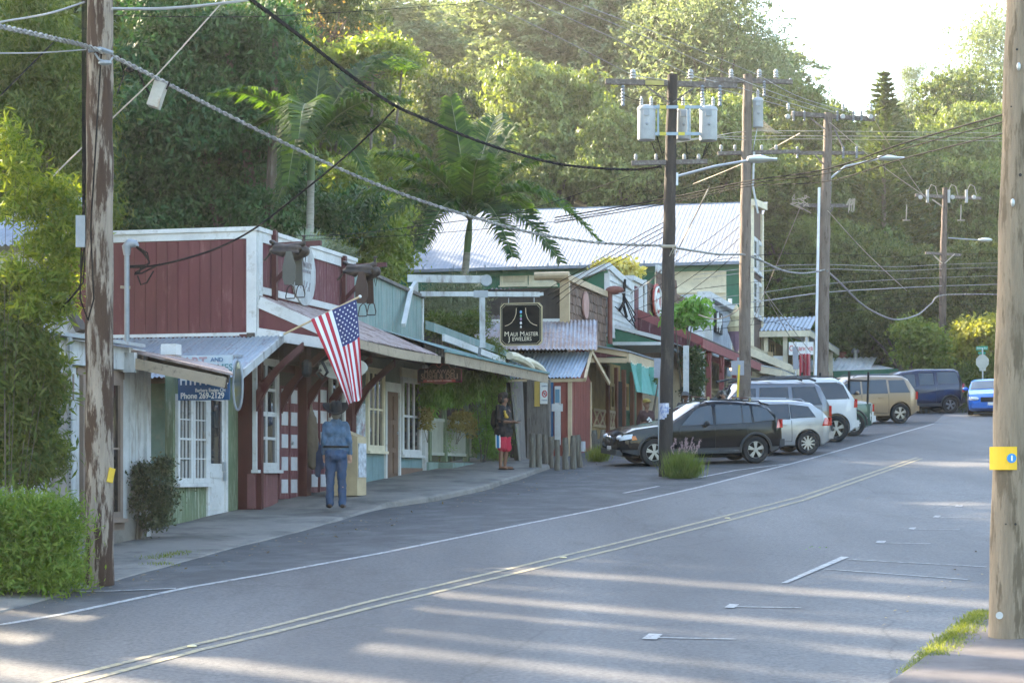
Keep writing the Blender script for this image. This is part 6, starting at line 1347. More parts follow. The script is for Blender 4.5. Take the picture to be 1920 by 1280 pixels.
q = thing('sign_post', 'narrow grey sign back fixed left of the dark centre pole', 'sign', tuple(at(1234, 800, 47.5))); b = MB(); b.bar(at(1236, 850, 47.5), at(1236, 672, 47.5), .05, .05, (1, 0, 0)); kids('post', b, galvd, q); b = MB(); b.bar(at(1233, 708, 47.4), at(1233, 671, 47.4), .16, .02, (0, 1, 0)); kids('sign_plate', b, MC['sign_back2'], q)
q = thing('hanging_flag', 'red and white banner flag by the white conduit', 'flag', tuple(at(1506, 715, 84))); b = MB(); b.bar(at(1512, 740, 84), at(1512, 632, 84), .08, .08, (1, 0, 0)); kids('flagpole', b, white, q)
b = MB(); b.sheet = True
for i in range(6):
    b.mi = i % 2; x0, x1 = 1499+i*3.4, 1502.4+i*3.4; dd = .08*math.sin(i*1.3)
    b.hexa([at(x0, 712+(i % 3)*4, 83.9+dd), at(x1, 714, 83.9-dd), at(x1, 662, 83.9-dd), at(x0, 664, 83.9+dd)], [at(x0, 712+(i % 3)*4, 83.93+dd), at(x1, 714, 83.93-dd), at(x1, 662, 83.93-dd), at(x0, 664, 83.93+dd)])
kids('cloth', b, [fm[0], mat('flag_rose', (.5, .2, .22), .8)], q)
DST = 90; STP = thing('stop_sign', 'back of an octagonal stop sign with green street name blades above', 'sign', tuple(at(1843, 715, DST))); b = MB(); b.bar(at(1843, 760, DST), at(1842, 652, DST), .07, .05, (1, 0, 0)); kids('post', b, galv, STP)
c = at(1842, 678, DST-.05); b = MB(); b.hexa([c+Vector((.30*math.cos(R(22.5+45*k)), 0, .33*math.sin(R(22.5+45*k)))) for k in range(8)], [c+Vector((.30*math.cos(R(22.5+45*k)), .02, .33*math.sin(R(22.5+45*k)))) for k in range(8)]); kids('sign_plate', b, mat('sign_back3', (.42, .42, .36), .6), STP)
b = MB(); b.bar(at(1836.5, 692.5, DST-.06), at(1848.5, 692.5, DST-.06), .02, .13); kids('small_plate', b, mat('sign_back3', (.42, .42, .36)), STP)
b = MB(); b.bar(at(1830, 653, DST-.02), at(1852, 652, DST-.02), .02, .17); b.bar(at(1834, 661.5, DST), at(1848, 661.5, DST), .02, .1); sb_ = kids('street_name_blade', b, mat('street_green', (.01, .26, .16), .5), STP)
text('Baldwin Ave', .1, ltwhite, at(1841, 652.5, DST-.04), (1, 0, 0), STP, sx=.9)
o, c, k = board_sign('small white notice board in front of the yellow green bushes', 1746, 701, 20, 12, 93); text('Private Drive', .1, ltred, c+UP*.05-SD*.04, TD, o, sx=.8); text('No Parking', .1, cable, c-UP*.07-SD*.04, TD, o, sx=.8)
# planter beam, downpipe lamp etc. warm porch lamps
for k, (x, y, D) in enumerate(((1372, 691, 80), (1410, 681, 88))):
    b = MB(); b.ell(at(x, y, D), (.07, .07, .07), 8, 6); tag(b.build('porch_lamp', emit('lamp_warm%d' % k, (1, .6, .25), 3), loc=tuple(at(x, y, D))), ['lit yellow porch lamp left of the brown pole', 'lit orange porch lamp right of the brown pole'][k], 'lamp')
# ---------------- cars ----------------
def paint(name, c, metal=.3, rough=.32): return mat(name, c, rough, metal=metal, var=.04, bump=0, coat=.5, spec=.35)
tyre = mat('tyre', (.018, .018, .019), .85, bump=.2); rimm = mat('rim_alloy', (.50, .51, .52), .3, metal=.8, bump=0, var=.05)
plast = mat('cladding', (.045, .047, .05), .7, bump=.05); chrome = mat('chrome', (.6, .6, .62), .15, metal=1, bump=0)
cg = glass('car_glass', (.025, .035, .045), .03); cgd = glass('car_glass_dark', (.012, .014, .018), .03)
tail = mat('tail_red', (.40, .01, .012), .2, coat=1, bump=0); lampc = mat('lamp_clear', (.55, .57, .6), .1, coat=1, bump=0); amber = mat('lamp_amber', (.55, .16, .02), .2, bump=0)
under = mat('underbody', (.01, .01, .01), .9, bump=0)
def car(label, L, Wd, top, belt, WB, r, col, wins, lower=None, zb=.22, ax=None, rails=None, arch=None, spokes=5, tumble=.30, glassm=None, ws=None, rw=None, twotone=None, name='car', cat='car', handle=(), doors=(), spare=None, extra=None, mirror=None, tl=None, hl=None, plate_front=False):
    root = thing(name, label, cat, (0, 0, 0)); xr = -WB/2 if ax is None else ax; xf = xr+WB
    tx, tz = [a[0] for a in top], [a[1] for a in top]; bx, bz = [a[0] for a in belt], [a[1] for a in belt]
    x0, x1 = tx[0], tx[-1]
    zt = lambda x: float(np.interp(x, tx, tz)); zbl = lambda x: min(float(np.interp(x, bx, bz)), zt(x)-.02)
    def hw(x):
        u = abs(x-(x0+x1)/2)/((x1-x0)/2); return Wd/2*(1-.06*u**3-.16*max(0, (u-.86)/.14)**2)
    zlo = lambda x: zb+.16*max(0, (abs(x-(x0+x1)/2)/((x1-x0)/2)-.86)/.14)
    def sec(x):
        w_, t, b_, l = hw(x), zt(x), zbl(x), zlo(x); k = max(0, t-b_); yr = w_*.95-tumble*k
        return [(0, l), (w_*.86, l), (w_*.965, l+.06), (w_, l+(b_-l)*.42), (w_*.985, l+(b_-l)*.80), (w_*.955, b_), (yr+.02, b_+k*.86), (yr-.05, b_+k*.965), (yr*.72, t+.012), (0, t+.03)]
    xs = sorted(set(list(np.linspace(x0, x1, 46))+tx)); b = MB(); rings = []
    for x in xs:
        s_ = sec(x); ring = [b.v((x, y, z)) for y, z in s_]+[b.v((x, -y, z)) for y, z in s_[-2:0:-1]]; rings.append(ring)
    n = len(rings[0])
    for i in range(len(rings)-1):
        for k in range(n): b.face((rings[i][k], rings[i][(k+1) % n], rings[i+1][(k+1) % n], rings[i+1][k]))
    b.face(rings[0]); b.face(rings[-1])
    body = b.build('body', col, root)
    for ax_ in (xr, xf):
        for sg in (-1, 1):
            c = MB(); c.lathe([(r*1.16, -.2), (r*1.16, .2)], (ax_, sg*(Wd/2-.08), r*1.02), 'y', 32); co = c.build('cut', under)
            md = body.modifiers.new('b', 'BOOLEAN'); md.object = co; md.operation = 'DIFFERENCE'; md.solver = 'EXACT'; evalmods(body)
            me_ = co.data; bpy.data.objects.remove(co); bpy.data.meshes.remove(me_)
    body.data.shade_smooth(); body.data.set_sharp_from_angle(angle=R(33))
    def S(x, z):
        s_ = sec(x)[2:8]; zz_ = [q[1] for q in s_]; yy = [q[0] for q in s_]; return float(np.interp(z, zz_, yy))
    def patch(c4, off=.006, nx=8, nz=5, sides=(1, -1), th=0, b=None):
        b = b or MB(); (ax0, az0), (ax1, az1), (ax2, az2), (ax3, az3) = c4
        for sg in sides:
            g_ = []
            for i in range(nx+1):
                u = i/nx; row = []
                for j in range(nz+1):
                    v = j/nz; x = (ax0*(1-u)+ax1*u)*(1-v)+(ax3*(1-u)+ax2*u)*v; z = (az0*(1-u)+az1*u)*(1-v)+(az3*(1-u)+az2*u)*v
                    row.append(b.v((x, sg*(S(x, z)+off), z)))
                g_.append(row)
            for i in range(nx):
                for j in range(nz): b.face((g_[i][j], g_[i+1][j], g_[i+1][j+1], g_[i][j+1]))
        return b
    def pbuild(b, nm, m, par=root): b.sheet = True; b.split = True; return b.build(nm, m, par, smooth=True)
    gm = glassm or cg
    for k, (c4) in enumerate(wins):
        xa = min(q[0] for q in c4); 
        pbuild(patch([(q[0]+dx*.02, q[1]+dz*.02) for q, (dx, dz) in zip(c4, ((-1, -1), (1, -1), (1, 1), (-1, 1)))], .003), 'window_trim', plast); pbuild(patch(c4, .008), 'window', gm)
    def toppatch(xa, xb, fr=.93, off=.012, nm='windscreen'):
        b = MB(); g_ = []
        for i in range(9):
            x = xa+(xb-xa)*i/8; s_ = sec(x); row = []
            pts = [(y, z) for y, z in s_[6:]]; ys = [p_[0] for p_ in pts][::-1]; zs = [p_[1] for p_ in pts][::-1]; ym = ys[-1]*fr
            for j in range(13): y = -ym+2*ym*j/12; row.append(b.v((x+.004, y, float(np.interp(abs(y), ys, zs))+off)))
            g_.append(row)
        for i in range(8):
            for j in range(12): b.face((g_[i][j], g_[i][j+1], g_[i+1][j+1], g_[i+1][j]))
        pbuild(b, nm, gm)
    if ws: toppatch(*ws)
    if rw: toppatch(*rw, nm='rear_window')
    if lower:
        zl = lower[0]; ra = r*1.2
        for (a, c) in ((x0+.12, xr-ra), (xr+ra, xf-ra), (xf+ra, x1-.12)):
            if c-a > .1: pbuild(patch([(a, zlo(a)+.07), (c, zlo(c)+.07), (c, zl), (a, zl)], .012, 10, 3), 'cladding', lower[1])
    if arch:
        for a in (xr, xf):
            b = MB()
            for sg in (-1, 1):
                pts = [(a+r*1.2*math.cos(R(t)), sg*(min(Wd/2, S(a+r*1.2*math.cos(R(t)), max(.3, r+r*1.18*math.sin(R(t)))))+.004), r*1.02+r*1.2*math.sin(R(t))) for t in range(-8, 190, 12)]; b.tube(pts, .035, 6)
            b.split = True
            b.build('arch_trim', arch, root)
    if twotone: pbuild(patch([(x0+.1, twotone[0]), (x1-.1, twotone[0]), (x1-.1, twotone[1]), (x0+.1, twotone[1])], .004, 40, 5), 'lower_paint', twotone[2])
    b = MB(); zs_ = zb+.3
    for xd in doors:
        for sg in (-1, 1): b.tube([(xd, sg*(S(xd, z)+.002), z) for z in np.linspace(zb+.16, zbl(xd)-.01, 7)], .006, 4)
    if doors:
        for sg in (-1, 1): b.tube([(x, sg*(S(x, zb+.16)+.002), zb+.16) for x in np.linspace(doors[0], doors[-1], 9)], .006, 4)
        b.build('door_gap', black, root)
    for xh in handle:
        for sg in (-1, 1): z = zbl(xh)-.13; b = MB(); b.bar((xh-.09, sg*(S(xh, z)+.025), z), (xh+.09, sg*(S(xh, z)+.025), z), .03, .03); b.build('door_handle', col, root)
    xm = mirror if mirror is not None else (ws[0]-.25 if ws else .8)
    if True:
        for sg in (-1, 1):
            z = zbl(xm)+.06; b = MB(); b.ell((xm, sg*(Wd/2+.07), z+.02), (.07, .11, .075), 12, 8); b.bar((xm, sg*(Wd/2-.05), z-.04), (xm, sg*(Wd/2+.03), z-.01), .05, .03); b.build('wing_mirror', col if not arch else plast, root, smooth=True)
    tz0, tz1, tlw = tl or (.85, 1.05, .16)
    for sg in (-1, 1):
        b = patch([(x0+.03, tz0), (x0+tlw, tz0), (x0+tlw*.7, tz1), (x0+.05, tz1)], .008, sides=(sg,)); y = hw(x0+.03)-.02; b.box(x0-.012, x0+.05, sg*(y-.16), sg*(y+.01), tz0, tz1); b.sheet = True; b.build('tail_light', tail, root)
        hz0, hz1, hlw = hl or (.62, .78, .35)
        b = patch([(x1-hlw, hz0+.06), (x1-.05, hz0), (x1-.08, hz1), (x1-hlw, hz1+.03)], .008, sides=(sg,)); y = hw(x1-.1); b.ell((x1-.13, sg*(y-.17), (hz0+hz1)/2), (.13, .17, (hz1-hz0)*.55), 12, 8); b.build('headlight', lampc, root, smooth=True)
    zc_ = .62
    b = MB(); b.box(x1-.03, x1+.015, -.42, .42, zc_-.08, zc_+.10)
    if plate_front: b.box(x1-.02, x1+.02, -.6, .6, .30, .42)
    g_ = b.build('grille', black, root)
    b = MB(); b.box(x1+.0, x1+.03, -.15, .15, .40, .52); b.box(x0-.03, x0, -.15, .15, .75, .87); b.build('number_plate', ltwhite, root)
    b = MB(); w1 = hw(x0+.2); b.box(x0-.05, x0+.12, -w1+.08, w1-.08, .42, .62); w2 = hw(x1-.2); b.box(x1-.12, x1+.03, -w2+.1, w2-.1, .30, .44); b.build('bumper', (lower[1] if lower else col), root)
    b = MB(); b.box(xr-.2, xf+.2, -Wd/2+.35, Wd/2-.35, zb-.05, zb+.25); b.tube([(xr, -Wd/2+.2, r), (xr, Wd/2-.2, r)], .05, 6); b.build('underbody', under, root)
    if rails:
        xa, xb, mr, cross = rails; yy = Wd/2*.95-tumble*(zt(0)-zbl(0))-.06
        for sg in (-1, 1): b = MB(); b.tube([(xa, sg*yy, zt(xa)+.02), (xa+.1, sg*yy, zt(xa+.1)+.07), (xb-.15, sg*yy, zt(xb-.15)+.07), (xb, sg*yy, zt(xb)+.02)], .018, 6); b.build('roof_rail', mr, root)
        for xc in cross: b = MB(); b.bar((xc, -yy-.03, zt(xc)+.12), (xc, yy+.03, zt(xc)+.12), .07, .025); b.box(xc-.03, xc+.03, -yy-.04, -yy+.02, zt(xc)+.03, zt(xc)+.12); b.box(xc-.03, xc+.03, yy-.02, yy+.04, zt(xc)+.03, zt(xc)+.12); b.build('roof_bar', chrome, root)
    for a in (xr, xf):
        for sg in (-1, 1):
            yc = sg*(Wd/2-.125); b = MB(); hwid = .11
            b.lathe([(r*.62, -hwid*.85), (r*.72, -hwid), (r*.93, -hwid*.98), (r, -hwid*.7), (r*1.002, 0), (r, hwid*.7), (r*.93, hwid*.98), (r*.72, hwid), (r*.62, hwid*.85)], (a, yc, r), 'y', 32, cap=False); wt = b.build('wheel', tyre, root, smooth=True)
            c = MB(); yo = yc+sg*hwid*.55; c.lathe([(r*.63, -hwid*.8), (r*.66, sg*hwid*.7), (r*.60, sg*hwid*.75), (r*.57, sg*hwid*.2)], (a, yc, r), 'y', 32, cap=False)
            for k in range(spokes):
                t = 2*math.pi*k/spokes+.3; p0 = Vector((a, yo+sg*.02, r)); d = Vector((math.cos(t), 0, math.sin(t)))
                for w2_ in ((-.07, .07) if spokes <= 6 else (0,)):
                    dd = Vector((math.cos(t+w2_*2.2), 0, math.sin(t+w2_*2.2))); c.bar(p0+d*r*.08, p0+dd*r*.61, r*(.13 if spokes > 6 else .12), .02, (0, 1, 0))
            c.lathe([(r*.16, -.02), (r*.15, .02)], (a, yo+sg*.025, r), 'y', 12); c.build('rim', rimm, wt)
            c = MB(); c.lathe([(r*.58, -.02), (r*.58, 0)], (a, yc+sg*.0, r), 'y', 24); c.build('brake', under, wt)
    if extra: extra(root, S, zt, zbl, patch, pbuild, x0, x1)
    return root, xr
def park(root, xr, Wd, px, py, rot, k=1):
    """put the near (left-hand) rear wheel's foot at picture point px,py; nose turned rot degrees towards the camera from square-on"""
    a = R(180+rot); f = Vector((math.cos(a), math.sin(a), 0)); l = Vector((-math.sin(a), math.cos(a), 0))
    q = Vector(gp(px, py, .01)); s_, t_ = ST(q); sl_ = .0645 if s_ < 86 else .012
    f3 = (f+UP*(f.dot(SD)*sl_)).normalized(); l3 = l+UP*(l.dot(SD)*sl_); u3 = f3.cross(l3).normalized(); l3 = u3.cross(f3)
    xr *= k; Wd *= k; o = q-f3*xr-l3*(Wd/2-.05)
    M = Matrix(((f3.x, l3.x, u3.x, o.x), (f3.y, l3.y, u3.y, o.y), (f3.z, l3.z, u3.z, o.z), (0, 0, 0, 1)))
    root.matrix_world = M @ Matrix.Scale(k, 4)
def w4(xa, xb, xc, xd, z0, z1, z0b=None, z1b=None): return [(xa, z0), (xb, z0b or z0), (xc, z1b or z1), (xd, z1)]
def bmw(root, S, zt, zbl, patch, pb_, x0, x1):
    for sg in (-1, 1): b = MB(); b.lathe([(.09, 0), (.1, .02), (.08, .04)], (x1+.005, sg*.11, .70), 'x', 12); b.build('grille_ring', chrome, root)
    b = patch([(x1-.5, .70), (x1-.36, .69), (x1-.36, .80), (x1-.46, .80)], .012); b.sheet = True; b.build('indicator', amber, root)
    b = patch([(-1.0, .345), (1.0, .345), (1.0, .365), (-1.0, .365)], .018, 16, 1); b.sheet = True; b.build('side_moulding', chrome, root)
    b = MB(); b.bar((-1.75, 0, 1.575), (-1.98, 0, 1.52), 1.1, .04); b.build('spoiler', MC['paint_black'], root)
blk = mat('paint_black', (.004, .005, .008), .15, bump=0, var=.02, coat=.12, spec=.25)
c_, xr_ = car('black compact SUV with silver roof bars parked nose-in behind the grass tuft', 4.57, 1.85,
    [(-2.28, .62), (-2.26, .95), (-2.22, 1.06), (-2.06, 1.30), (-1.9, 1.47), (-1.7, 1.56), (-.9, 1.65), (-.4, 1.66), (-.05, 1.61), (.15, 1.53), (.82, 1.13), (.98, 1.08), (1.8, .985), (2.1, .88), (2.22, .76), (2.28, .6)],
    [(-2.28, 1.07), (-1, 1.03), (.9, .99), (2.2, .8)], 2.795, .36, blk,
    [w4(-2.04, -1.46, -1.44, -1.80, 1.15, 1.44, 1.10, 1.51), w4(-1.38, -1.16, -1.16, -1.36, 1.085, 1.52), w4(-1.12, -.40, -.42, -1.12, 1.075, 1.54, 1.065, 1.56), w4(-.30, .56, .10, -.30, 1.06, 1.55, 1.05, 1.47)],
    lower=(.44, plast), arch=plast, rails=(-1.75, -.02, black, (-1.4, -.25)), ws=(.14, .8), spokes=5, handle=(-1.0, -.12), doors=(-1.26, -.35, .62), extra=bmw, name='suv', cat='SUV', tl=(.92, 1.14, .2), hl=(.68, .82, .38), ax=-1.48)
park(c_, xr_, 1.85, 1417, 868, 13, .93)
silv = paint('paint_silver', (.34, .34, .345), .5, .3)
c_, xr_ = car('silver estate car parked behind the black compact SUV', 4.56, 1.78,
    [(-2.25, .5), (-2.24, .8), (-2.15, .98), (-1.95, 1.22), (-1.7, 1.40), (-1.3, 1.46), (0, 1.5), (.4, 1.44), (1.2, 1.03), (1.4, .98), (2.05, .84), (2.3, .6)],
    [(-2.25, .98), (1.2, .93), (2.3, .7)], 2.58, .325, silv,
    [w4(-1.75, -1.05, -1.05, -1.55, 1.04, 1.30, 1.02, 1.37), w4(-1.0, -.1, -.1, -1.0, 1.0, 1.38), w4(-.02, .85, .35, -.02, .99, 1.40, .97, 1.36)],
    rails=(-1.5, .2, silv, ()), ws=(.5, 1.17), rw=(-2.1, -1.75), spokes=10, handle=(-.8, .15), doors=(-1.05, -.06, .95), name='estate_car', cat='car', tl=(.78, 1.0, .32), ax=-1.52, glassm=cgd)
park(c_, xr_, 1.78, 1515, 852, 12, .96)
gry = paint('paint_grey', (.14, .145, .16), .5, .35); tan = paint('paint_tan', (.17, .135, .10), .4, .35)
def rack(root, S, zt, zbl, patch, pb_, x0, x1):
    b = MB()
    for sg in (-1, 1): b.tube([(-1.9, sg*.55, 1.86), (-1.7, sg*.58, 1.93), (.3, sg*.58, 1.93), (.7, sg*.52, 1.86)], .035, 6)
    for xc in (-1.6, -.6, .25): b.bar((xc, -.6, 1.92), (xc, .6, 1.92), .06, .04)
    b.build('roof_rack', plast, root)
c_, xr_ = car('grey and tan SUV with black roof rack between the silver estate and white SUV', 4.6, 1.8,
    [(-2.3, .6), (-2.29, 1.1), (-2.2, 1.25), (-2.0, 1.72), (-1.85, 1.8), (0, 1.84), (.35, 1.78), (.95, 1.2), (1.15, 1.14), (2.0, 1.05), (2.2, .9), (2.3, .6)],
    [(-2.3, 1.14), (.95, 1.12), (2.3, .9)], 2.65, .38, gry,
    [w4(-1.98, -1.15, -1.15, -1.82, 1.2, 1.68), w4(-1.0, -.12, -.2, -1.0, 1.18, 1.68), w4(0, .75, .35, -.05, 1.18, 1.66)],
    lower=(.5, plast), twotone=(.5, 1.0, tan), ws=(.38, .93), handle=(-.8,), doors=(-1.05, -.06, .85), extra=rack, name='suv', cat='SUV', tl=(.85, 1.15, .1), glassm=cgd, ax=-1.5)
park(c_, xr_, 1.8, 1512, 838, 12)
wht = paint('paint_white', (.55, .55, .55), 0, .3)
c_, xr_ = car('white full size SUV with dark rear glass between the grey SUV and green pickup', 5.0, 1.98,
    [(-2.5, .6), (-2.49, 1.1), (-2.40, 1.25), (-2.1, 1.75), (-1.9, 1.86), (-.3, 1.9), (.3, 1.84), (.95, 1.25), (1.2, 1.18), (2.2, 1.08), (2.45, .9), (2.5, .6)],
    [(-2.5, 1.2), (.95, 1.16), (2.5, .95)], 2.95, .39, wht,
    [w4(-2.22, -1.2, -1.2, -2.02, 1.28, 1.74), w4(-1.1, -.2, -.25, -1.1, 1.24, 1.74), w4(-.1, .75, .3, -.15, 1.22, 1.70)],
    ws=(.36, .93), handle=(-.9,), doors=(-1.15, -.15, .85), name='suv', cat='SUV', tl=(1.0, 1.25, .14), glassm=cgd, rails=(-1.9, .1, plast, ()), ax=-1.78)
park(c_, xr_, 1.98, 1568, 828, 12)
grn = paint('paint_green', (.03, .075, .06), .3, .3)
def pick(root, S, zt, zbl, patch, pb_, x0, x1):
    b = MB()
    for x in (-2.2, -.6):
        for sg in (-1, 1): b.bar((x, sg*.8, 1.0), (x-.03, sg*.82, 2.0), .06, .06)
        b.bar((x-.03, -.85, 1.72), (x-.03, .85, 1.72), .05, .05)
    b.build('ladder_rack', black, root)
c_, xr_ = car('green and white pickup with upright black rack posts', 4.9, 1.8,
    [(-2.45, .55), (-2.44, .98), (-2.3, 1.04), (-.75, 1.06), (-.70, 1.45), (-.4, 1.66), (.2, 1.68), (.5, 1.6), (1.1, 1.16), (1.35, 1.1), (2.1, 1.02), (2.35, .85), (2.45, .6)],
    [(-2.45, 1.0), (1.1, 1.05), (2.45, .8)], 2.9, .37, wht,
    [w4(-.62, -.2, -.2, -.5, 1.14, 1.45), w4(-.12, .85, .45, -.12, 1.12, 1.52)],
    twotone=(.32, 1.0, grn), arch=plast, ws=(.55, 1.08), doors=(-.7, .9), handle=(-.5,), extra=pick, name='pickup_truck', cat='pickup', tl=(.75, .98, .08), ax=-1.72)
park(c_, xr_, 1.8, 1601, 817, 12)
gold = paint('paint_champagne', (.29, .21, .14), .5, .33)
c_, xr_ = car('champagne SUV with silver roof rails parked left of the dark blue boxy car', 4.7, 1.83,
    [(-2.33, .6), (-2.31, 1.05), (-2.22, 1.18), (-1.98, 1.6), (-1.8, 1.68), (-.3, 1.72), (.25, 1.66), (1.05, 1.12), (1.25, 1.06), (2.0, .98), (2.25, .85), (2.33, .6)],
    [(-2.33, 1.08), (1.05, 1.04), (2.33, .8)], 2.71, .36, gold,
    [w4(-1.98, -1.22, -1.22, -1.80, 1.12, 1.54), w4(-1.12, -.18, -.2, -1.1, 1.10, 1.56), w4(-.08, .8, .38, -.1, 1.09, 1.53)],
    ws=(.34, 1.02), handle=(-.85, .15), doors=(-1.15, -.12, .9), rails=(-1.8, .1, gry, ()), name='suv', cat='SUV', tl=(.85, 1.12, .12), ax=-1.6, glassm=cg)
park(c_, xr_, 1.83, 1688, 793, 12)
dbl = paint('paint_navy', (.008, .012, .034), .3, .25)
c_, xr_ = car('dark blue boxy car with grey plastic panels, last in the parked row', 4.3, 1.82,
    [(-2.14, .5), (-2.13, 1.05), (-2.05, 1.25), (-1.93, 1.70), (-1.8, 1.77), (-.3, 1.79), (.45, 1.70), (.8, 1.58), (1.45, 1.06), (1.6, 1.0), (2.0, .88), (2.14, .55)],
    [(-2.14, 1.14), (1.45, 1.02), (2.14, .8)], 2.575, .335, dbl,
    [w4(-1.88, -1.0, -1.0, -1.80, 1.22, 1.66), w4(-.8, -.22, -.22, -.8, 1.18, 1.62), w4(-.02, .98, .55, .0, 1.12, 1.60, 1.08, 1.56)],
    lower=(.42, plast), ws=(.75, 1.42), handle=(.1,), doors=(-.9, -.1, 1.05), name='suv', cat='car', tl=(.85, 1.2, .12), arch=plast, ax=-1.5)
pan = None
park(c_, xr_, 1.82, 1782, 774, 8)
blu = paint('paint_blue', (.01, .12, .48), .2, .25)
c_, xr_ = car('bright blue sports coupe driving towards the camera', 4.4, 1.84,
    [(-2.2, .5), (-2.18, .8), (-2.1, .95), (-1.5, 1.08), (-.8, 1.30), (-.2, 1.36), (.2, 1.30), (.95, .98), (1.1, .94), (1.8, .82), (2.05, .70), (2.2, .5)],
    [(-2.2, .92), (.95, .92), (2.2, .72)], 2.58, .33, blu, [w4(-.9, -.1, -.15, -.7, .97, 1.22), w4(0, .75, .25, -.1, .97, 1.26)],
    ws=(.22, .93), doors=(-.1, .85), name='sports_car', cat='car', zb=.16, plate_front=True, hl=(.58, .72, .4))
b = MB(); b.ell((2.08, -.62, .65), (.09, .09, .06), 10, 6); b.build('lit_bulb', emit('headlamp_lit', (1, .85, .6), 14), c_)
q = Vector(gp(1858, 777)); a = math.atan2(-q.y, -q.x+1.2); c_.location = (q.x, q.y, q.z+.03); c_.rotation_euler = (0, -R(-3.5), a)
# ---------------- people ----------------
skin1 = mat('skin_light', (.42, .24, .16), .6, bump=.03); skin2 = mat('skin_brown', (.20, .10, .06), .6, bump=.03)
denim = mat('denim_shirt', (.065, .115, .18), .85, var=.4, scale=9, bump=1.0, bscale=11, st=(1, 1, .6)); jean = mat('jeans', (.032, .06, .115), .85, var=.45, scale=7, bump=1.0, bscale=12, st=(1, 1, .5))
def human(label, foot, face, sk, H=1.75, arms=None, girth=1.0, sit=False):
    """face: heading angle of the body (radians, world); returns root and local->world map"""
    k = H/1.75; f = Vector((math.cos(face), math.sin(face), 0)); l = Vector((-math.sin(face), math.cos(face), 0)); base = Vector(foot)
    T_ = lambda x, y, z: base+(l*x+f*y)*k+UP*z*k          # x to its left, y forward
    root = thing('person', label, 'person', tuple(foot)); g = girth
    J = dict(hipL=(.09, 0, .92), hipR=(-.09, 0, .92), kneeL=(.10, .03, .50), kneeR=(-.10, .01, .50), ankL=(.11, -.02, .09), ankR=(-.11, -.02, .09), toeL=(.14, .15, .035), toeR=(-.14, .15, .035),
             shL=(.175*g, -.01, 1.43), shR=(-.175*g, -.01, 1.43), elL=(.245*g, -.04, 1.14), elR=(-.245*g, -.04, 1.14), wrL=(.27*g, .05, .90), wrR=(-.27*g, .05, .90), hdL=(.27*g, .08, .81), hdR=(-.27*g, .08, .81))
    if sit: J.update(hipL=(.09, 0, .5), hipR=(-.09, 0, .5), kneeL=(.12, .42, .5), kneeR=(-.12, .42, .5), ankL=(.12, .42, .09), ankR=(-.12, .42, .09), toeL=(.13, .58, .035), toeR=(-.13, .58, .035))
    dz = -.42 if sit else 0
    if sit:
        for n in ('shL', 'shR', 'elL', 'elR', 'wrL', 'wrR', 'hdL', 'hdR'): x, y, z = J[n]; J[n] = (x, y+(.15 if n[:2] in ('wr', 'hd') else 0), z+dz)
    if arms: J.update(arms)
    j = {n: T_(*p) for n, p in J.items()}
    caps = []
    for s_ in 'LR':
        caps += [(j['hip'+s_], j['knee'+s_], .085*k*g, .055*k), (j['knee'+s_]+(j['ank'+s_]-j['knee'+s_])*.05, j['knee'+s_].lerp(j['ank'+s_], .35)-f*.01, .054*k, .056*k), (j['knee'+s_].lerp(j['ank'+s_], .35)-f*.01, j['ank'+s_], .056*k, .036*k), (j['ank'+s_]-UP*.04, j['toe'+s_], .04*k, .032*k),
                 (j['sh'+s_], j['el'+s_], .052*k*g, .040*k), (j['el'+s_], j['wr'+s_], .040*k, .026*k)]
    z = lambda h: h+dz
    caps += [(T_(-.07, 0, z(.97)), T_(.07, 0, z(.97)), .12*k*g, .12*k*g), (T_(-.055, .01*g, z(1.12)), T_(.055, .01*g, z(1.12)), .115*k*g, .115*k*g), (T_(-.08, 0, z(1.30)), T_(.08, 0, z(1.30)), .12*k*g, .12*k*g), (T_(0, 0, z(.97)), T_(0, 0, z(1.3)), .12*k*g, .12*k*g),
             (T_(-.13*g, -.01, z(1.42)), T_(.13*g, -.01, z(1.42)), .06*k, .06*k), (T_(0, -.01, z(1.42)), T_(0, .02, z(1.56)), .06*k, .052*k),
             (T_(0, -.01, z(1.68)), T_(0, .01, z(1.64)), .092*k, .082*k), (T_(0, .045, z(1.575)), T_(0, .055, z(1.60)), .05*k, .058*k), (T_(0, .105, z(1.645)), T_(0, .122, z(1.62)), .010, .014), (T_(-.09, 0, z(1.635)), T_(-.09, -.012, z(1.66)), .014, .02), (T_(.09, 0, z(1.635)), T_(.09, -.012, z(1.66)), .014, .02)]
    for s_, sg in (('L', 1), ('R', -1)):
        w_, h = j['wr'+s_], j['hd'+s_]; d = (h-w_).normalized(); side = d.cross(UP if abs(d.z) < .8 else f).normalized(); nn = d.cross(side).normalized()
        caps.append((w_+d*.01, w_+d*.07*k, .027*k, .032*k)); caps.append((w_+d*.03+side*.018, w_+d*.075*k+side*.02, .018, .018)); caps.append((w_+d*.03-side*.018, w_+d*.075*k-side*.02, .018, .018))
        for q, (o_, ln_) in enumerate(((-.03, .062), (-.01, .075), (.011, .070), (.031, .052))):
            a0 = w_+d*.085*k+side*o_; a1 = a0+d*ln_*.55+nn*.008; a2 = a1+d*ln_*.4+nn*.02; caps += [(a0, a1, .0105, .0098), (a1, a2, .0098, .008)]
        t0 = w_+d*.03+side*.03*sg; caps += [(t0, t0+d*.035+side*.025*sg, .013, .0115), (t0+d*.035+side*.025*sg, t0+d*.065+side*.03*sg+nn*.01, .0115, .009)]
    blob('body', caps, sk, root, .0085, 3)
    return root, j, T_, dz
def head_parts(root, T_, z, hair, hc):
    b = MB()
    for sg in (-1, 1): b.ell(T_(.032*sg, .086, z(1.665)), (.012, .012, .009), 8, 6)
    b.build('eye', black, root)
    if hair: blob('hair', hc, hair, root, .012, 3)
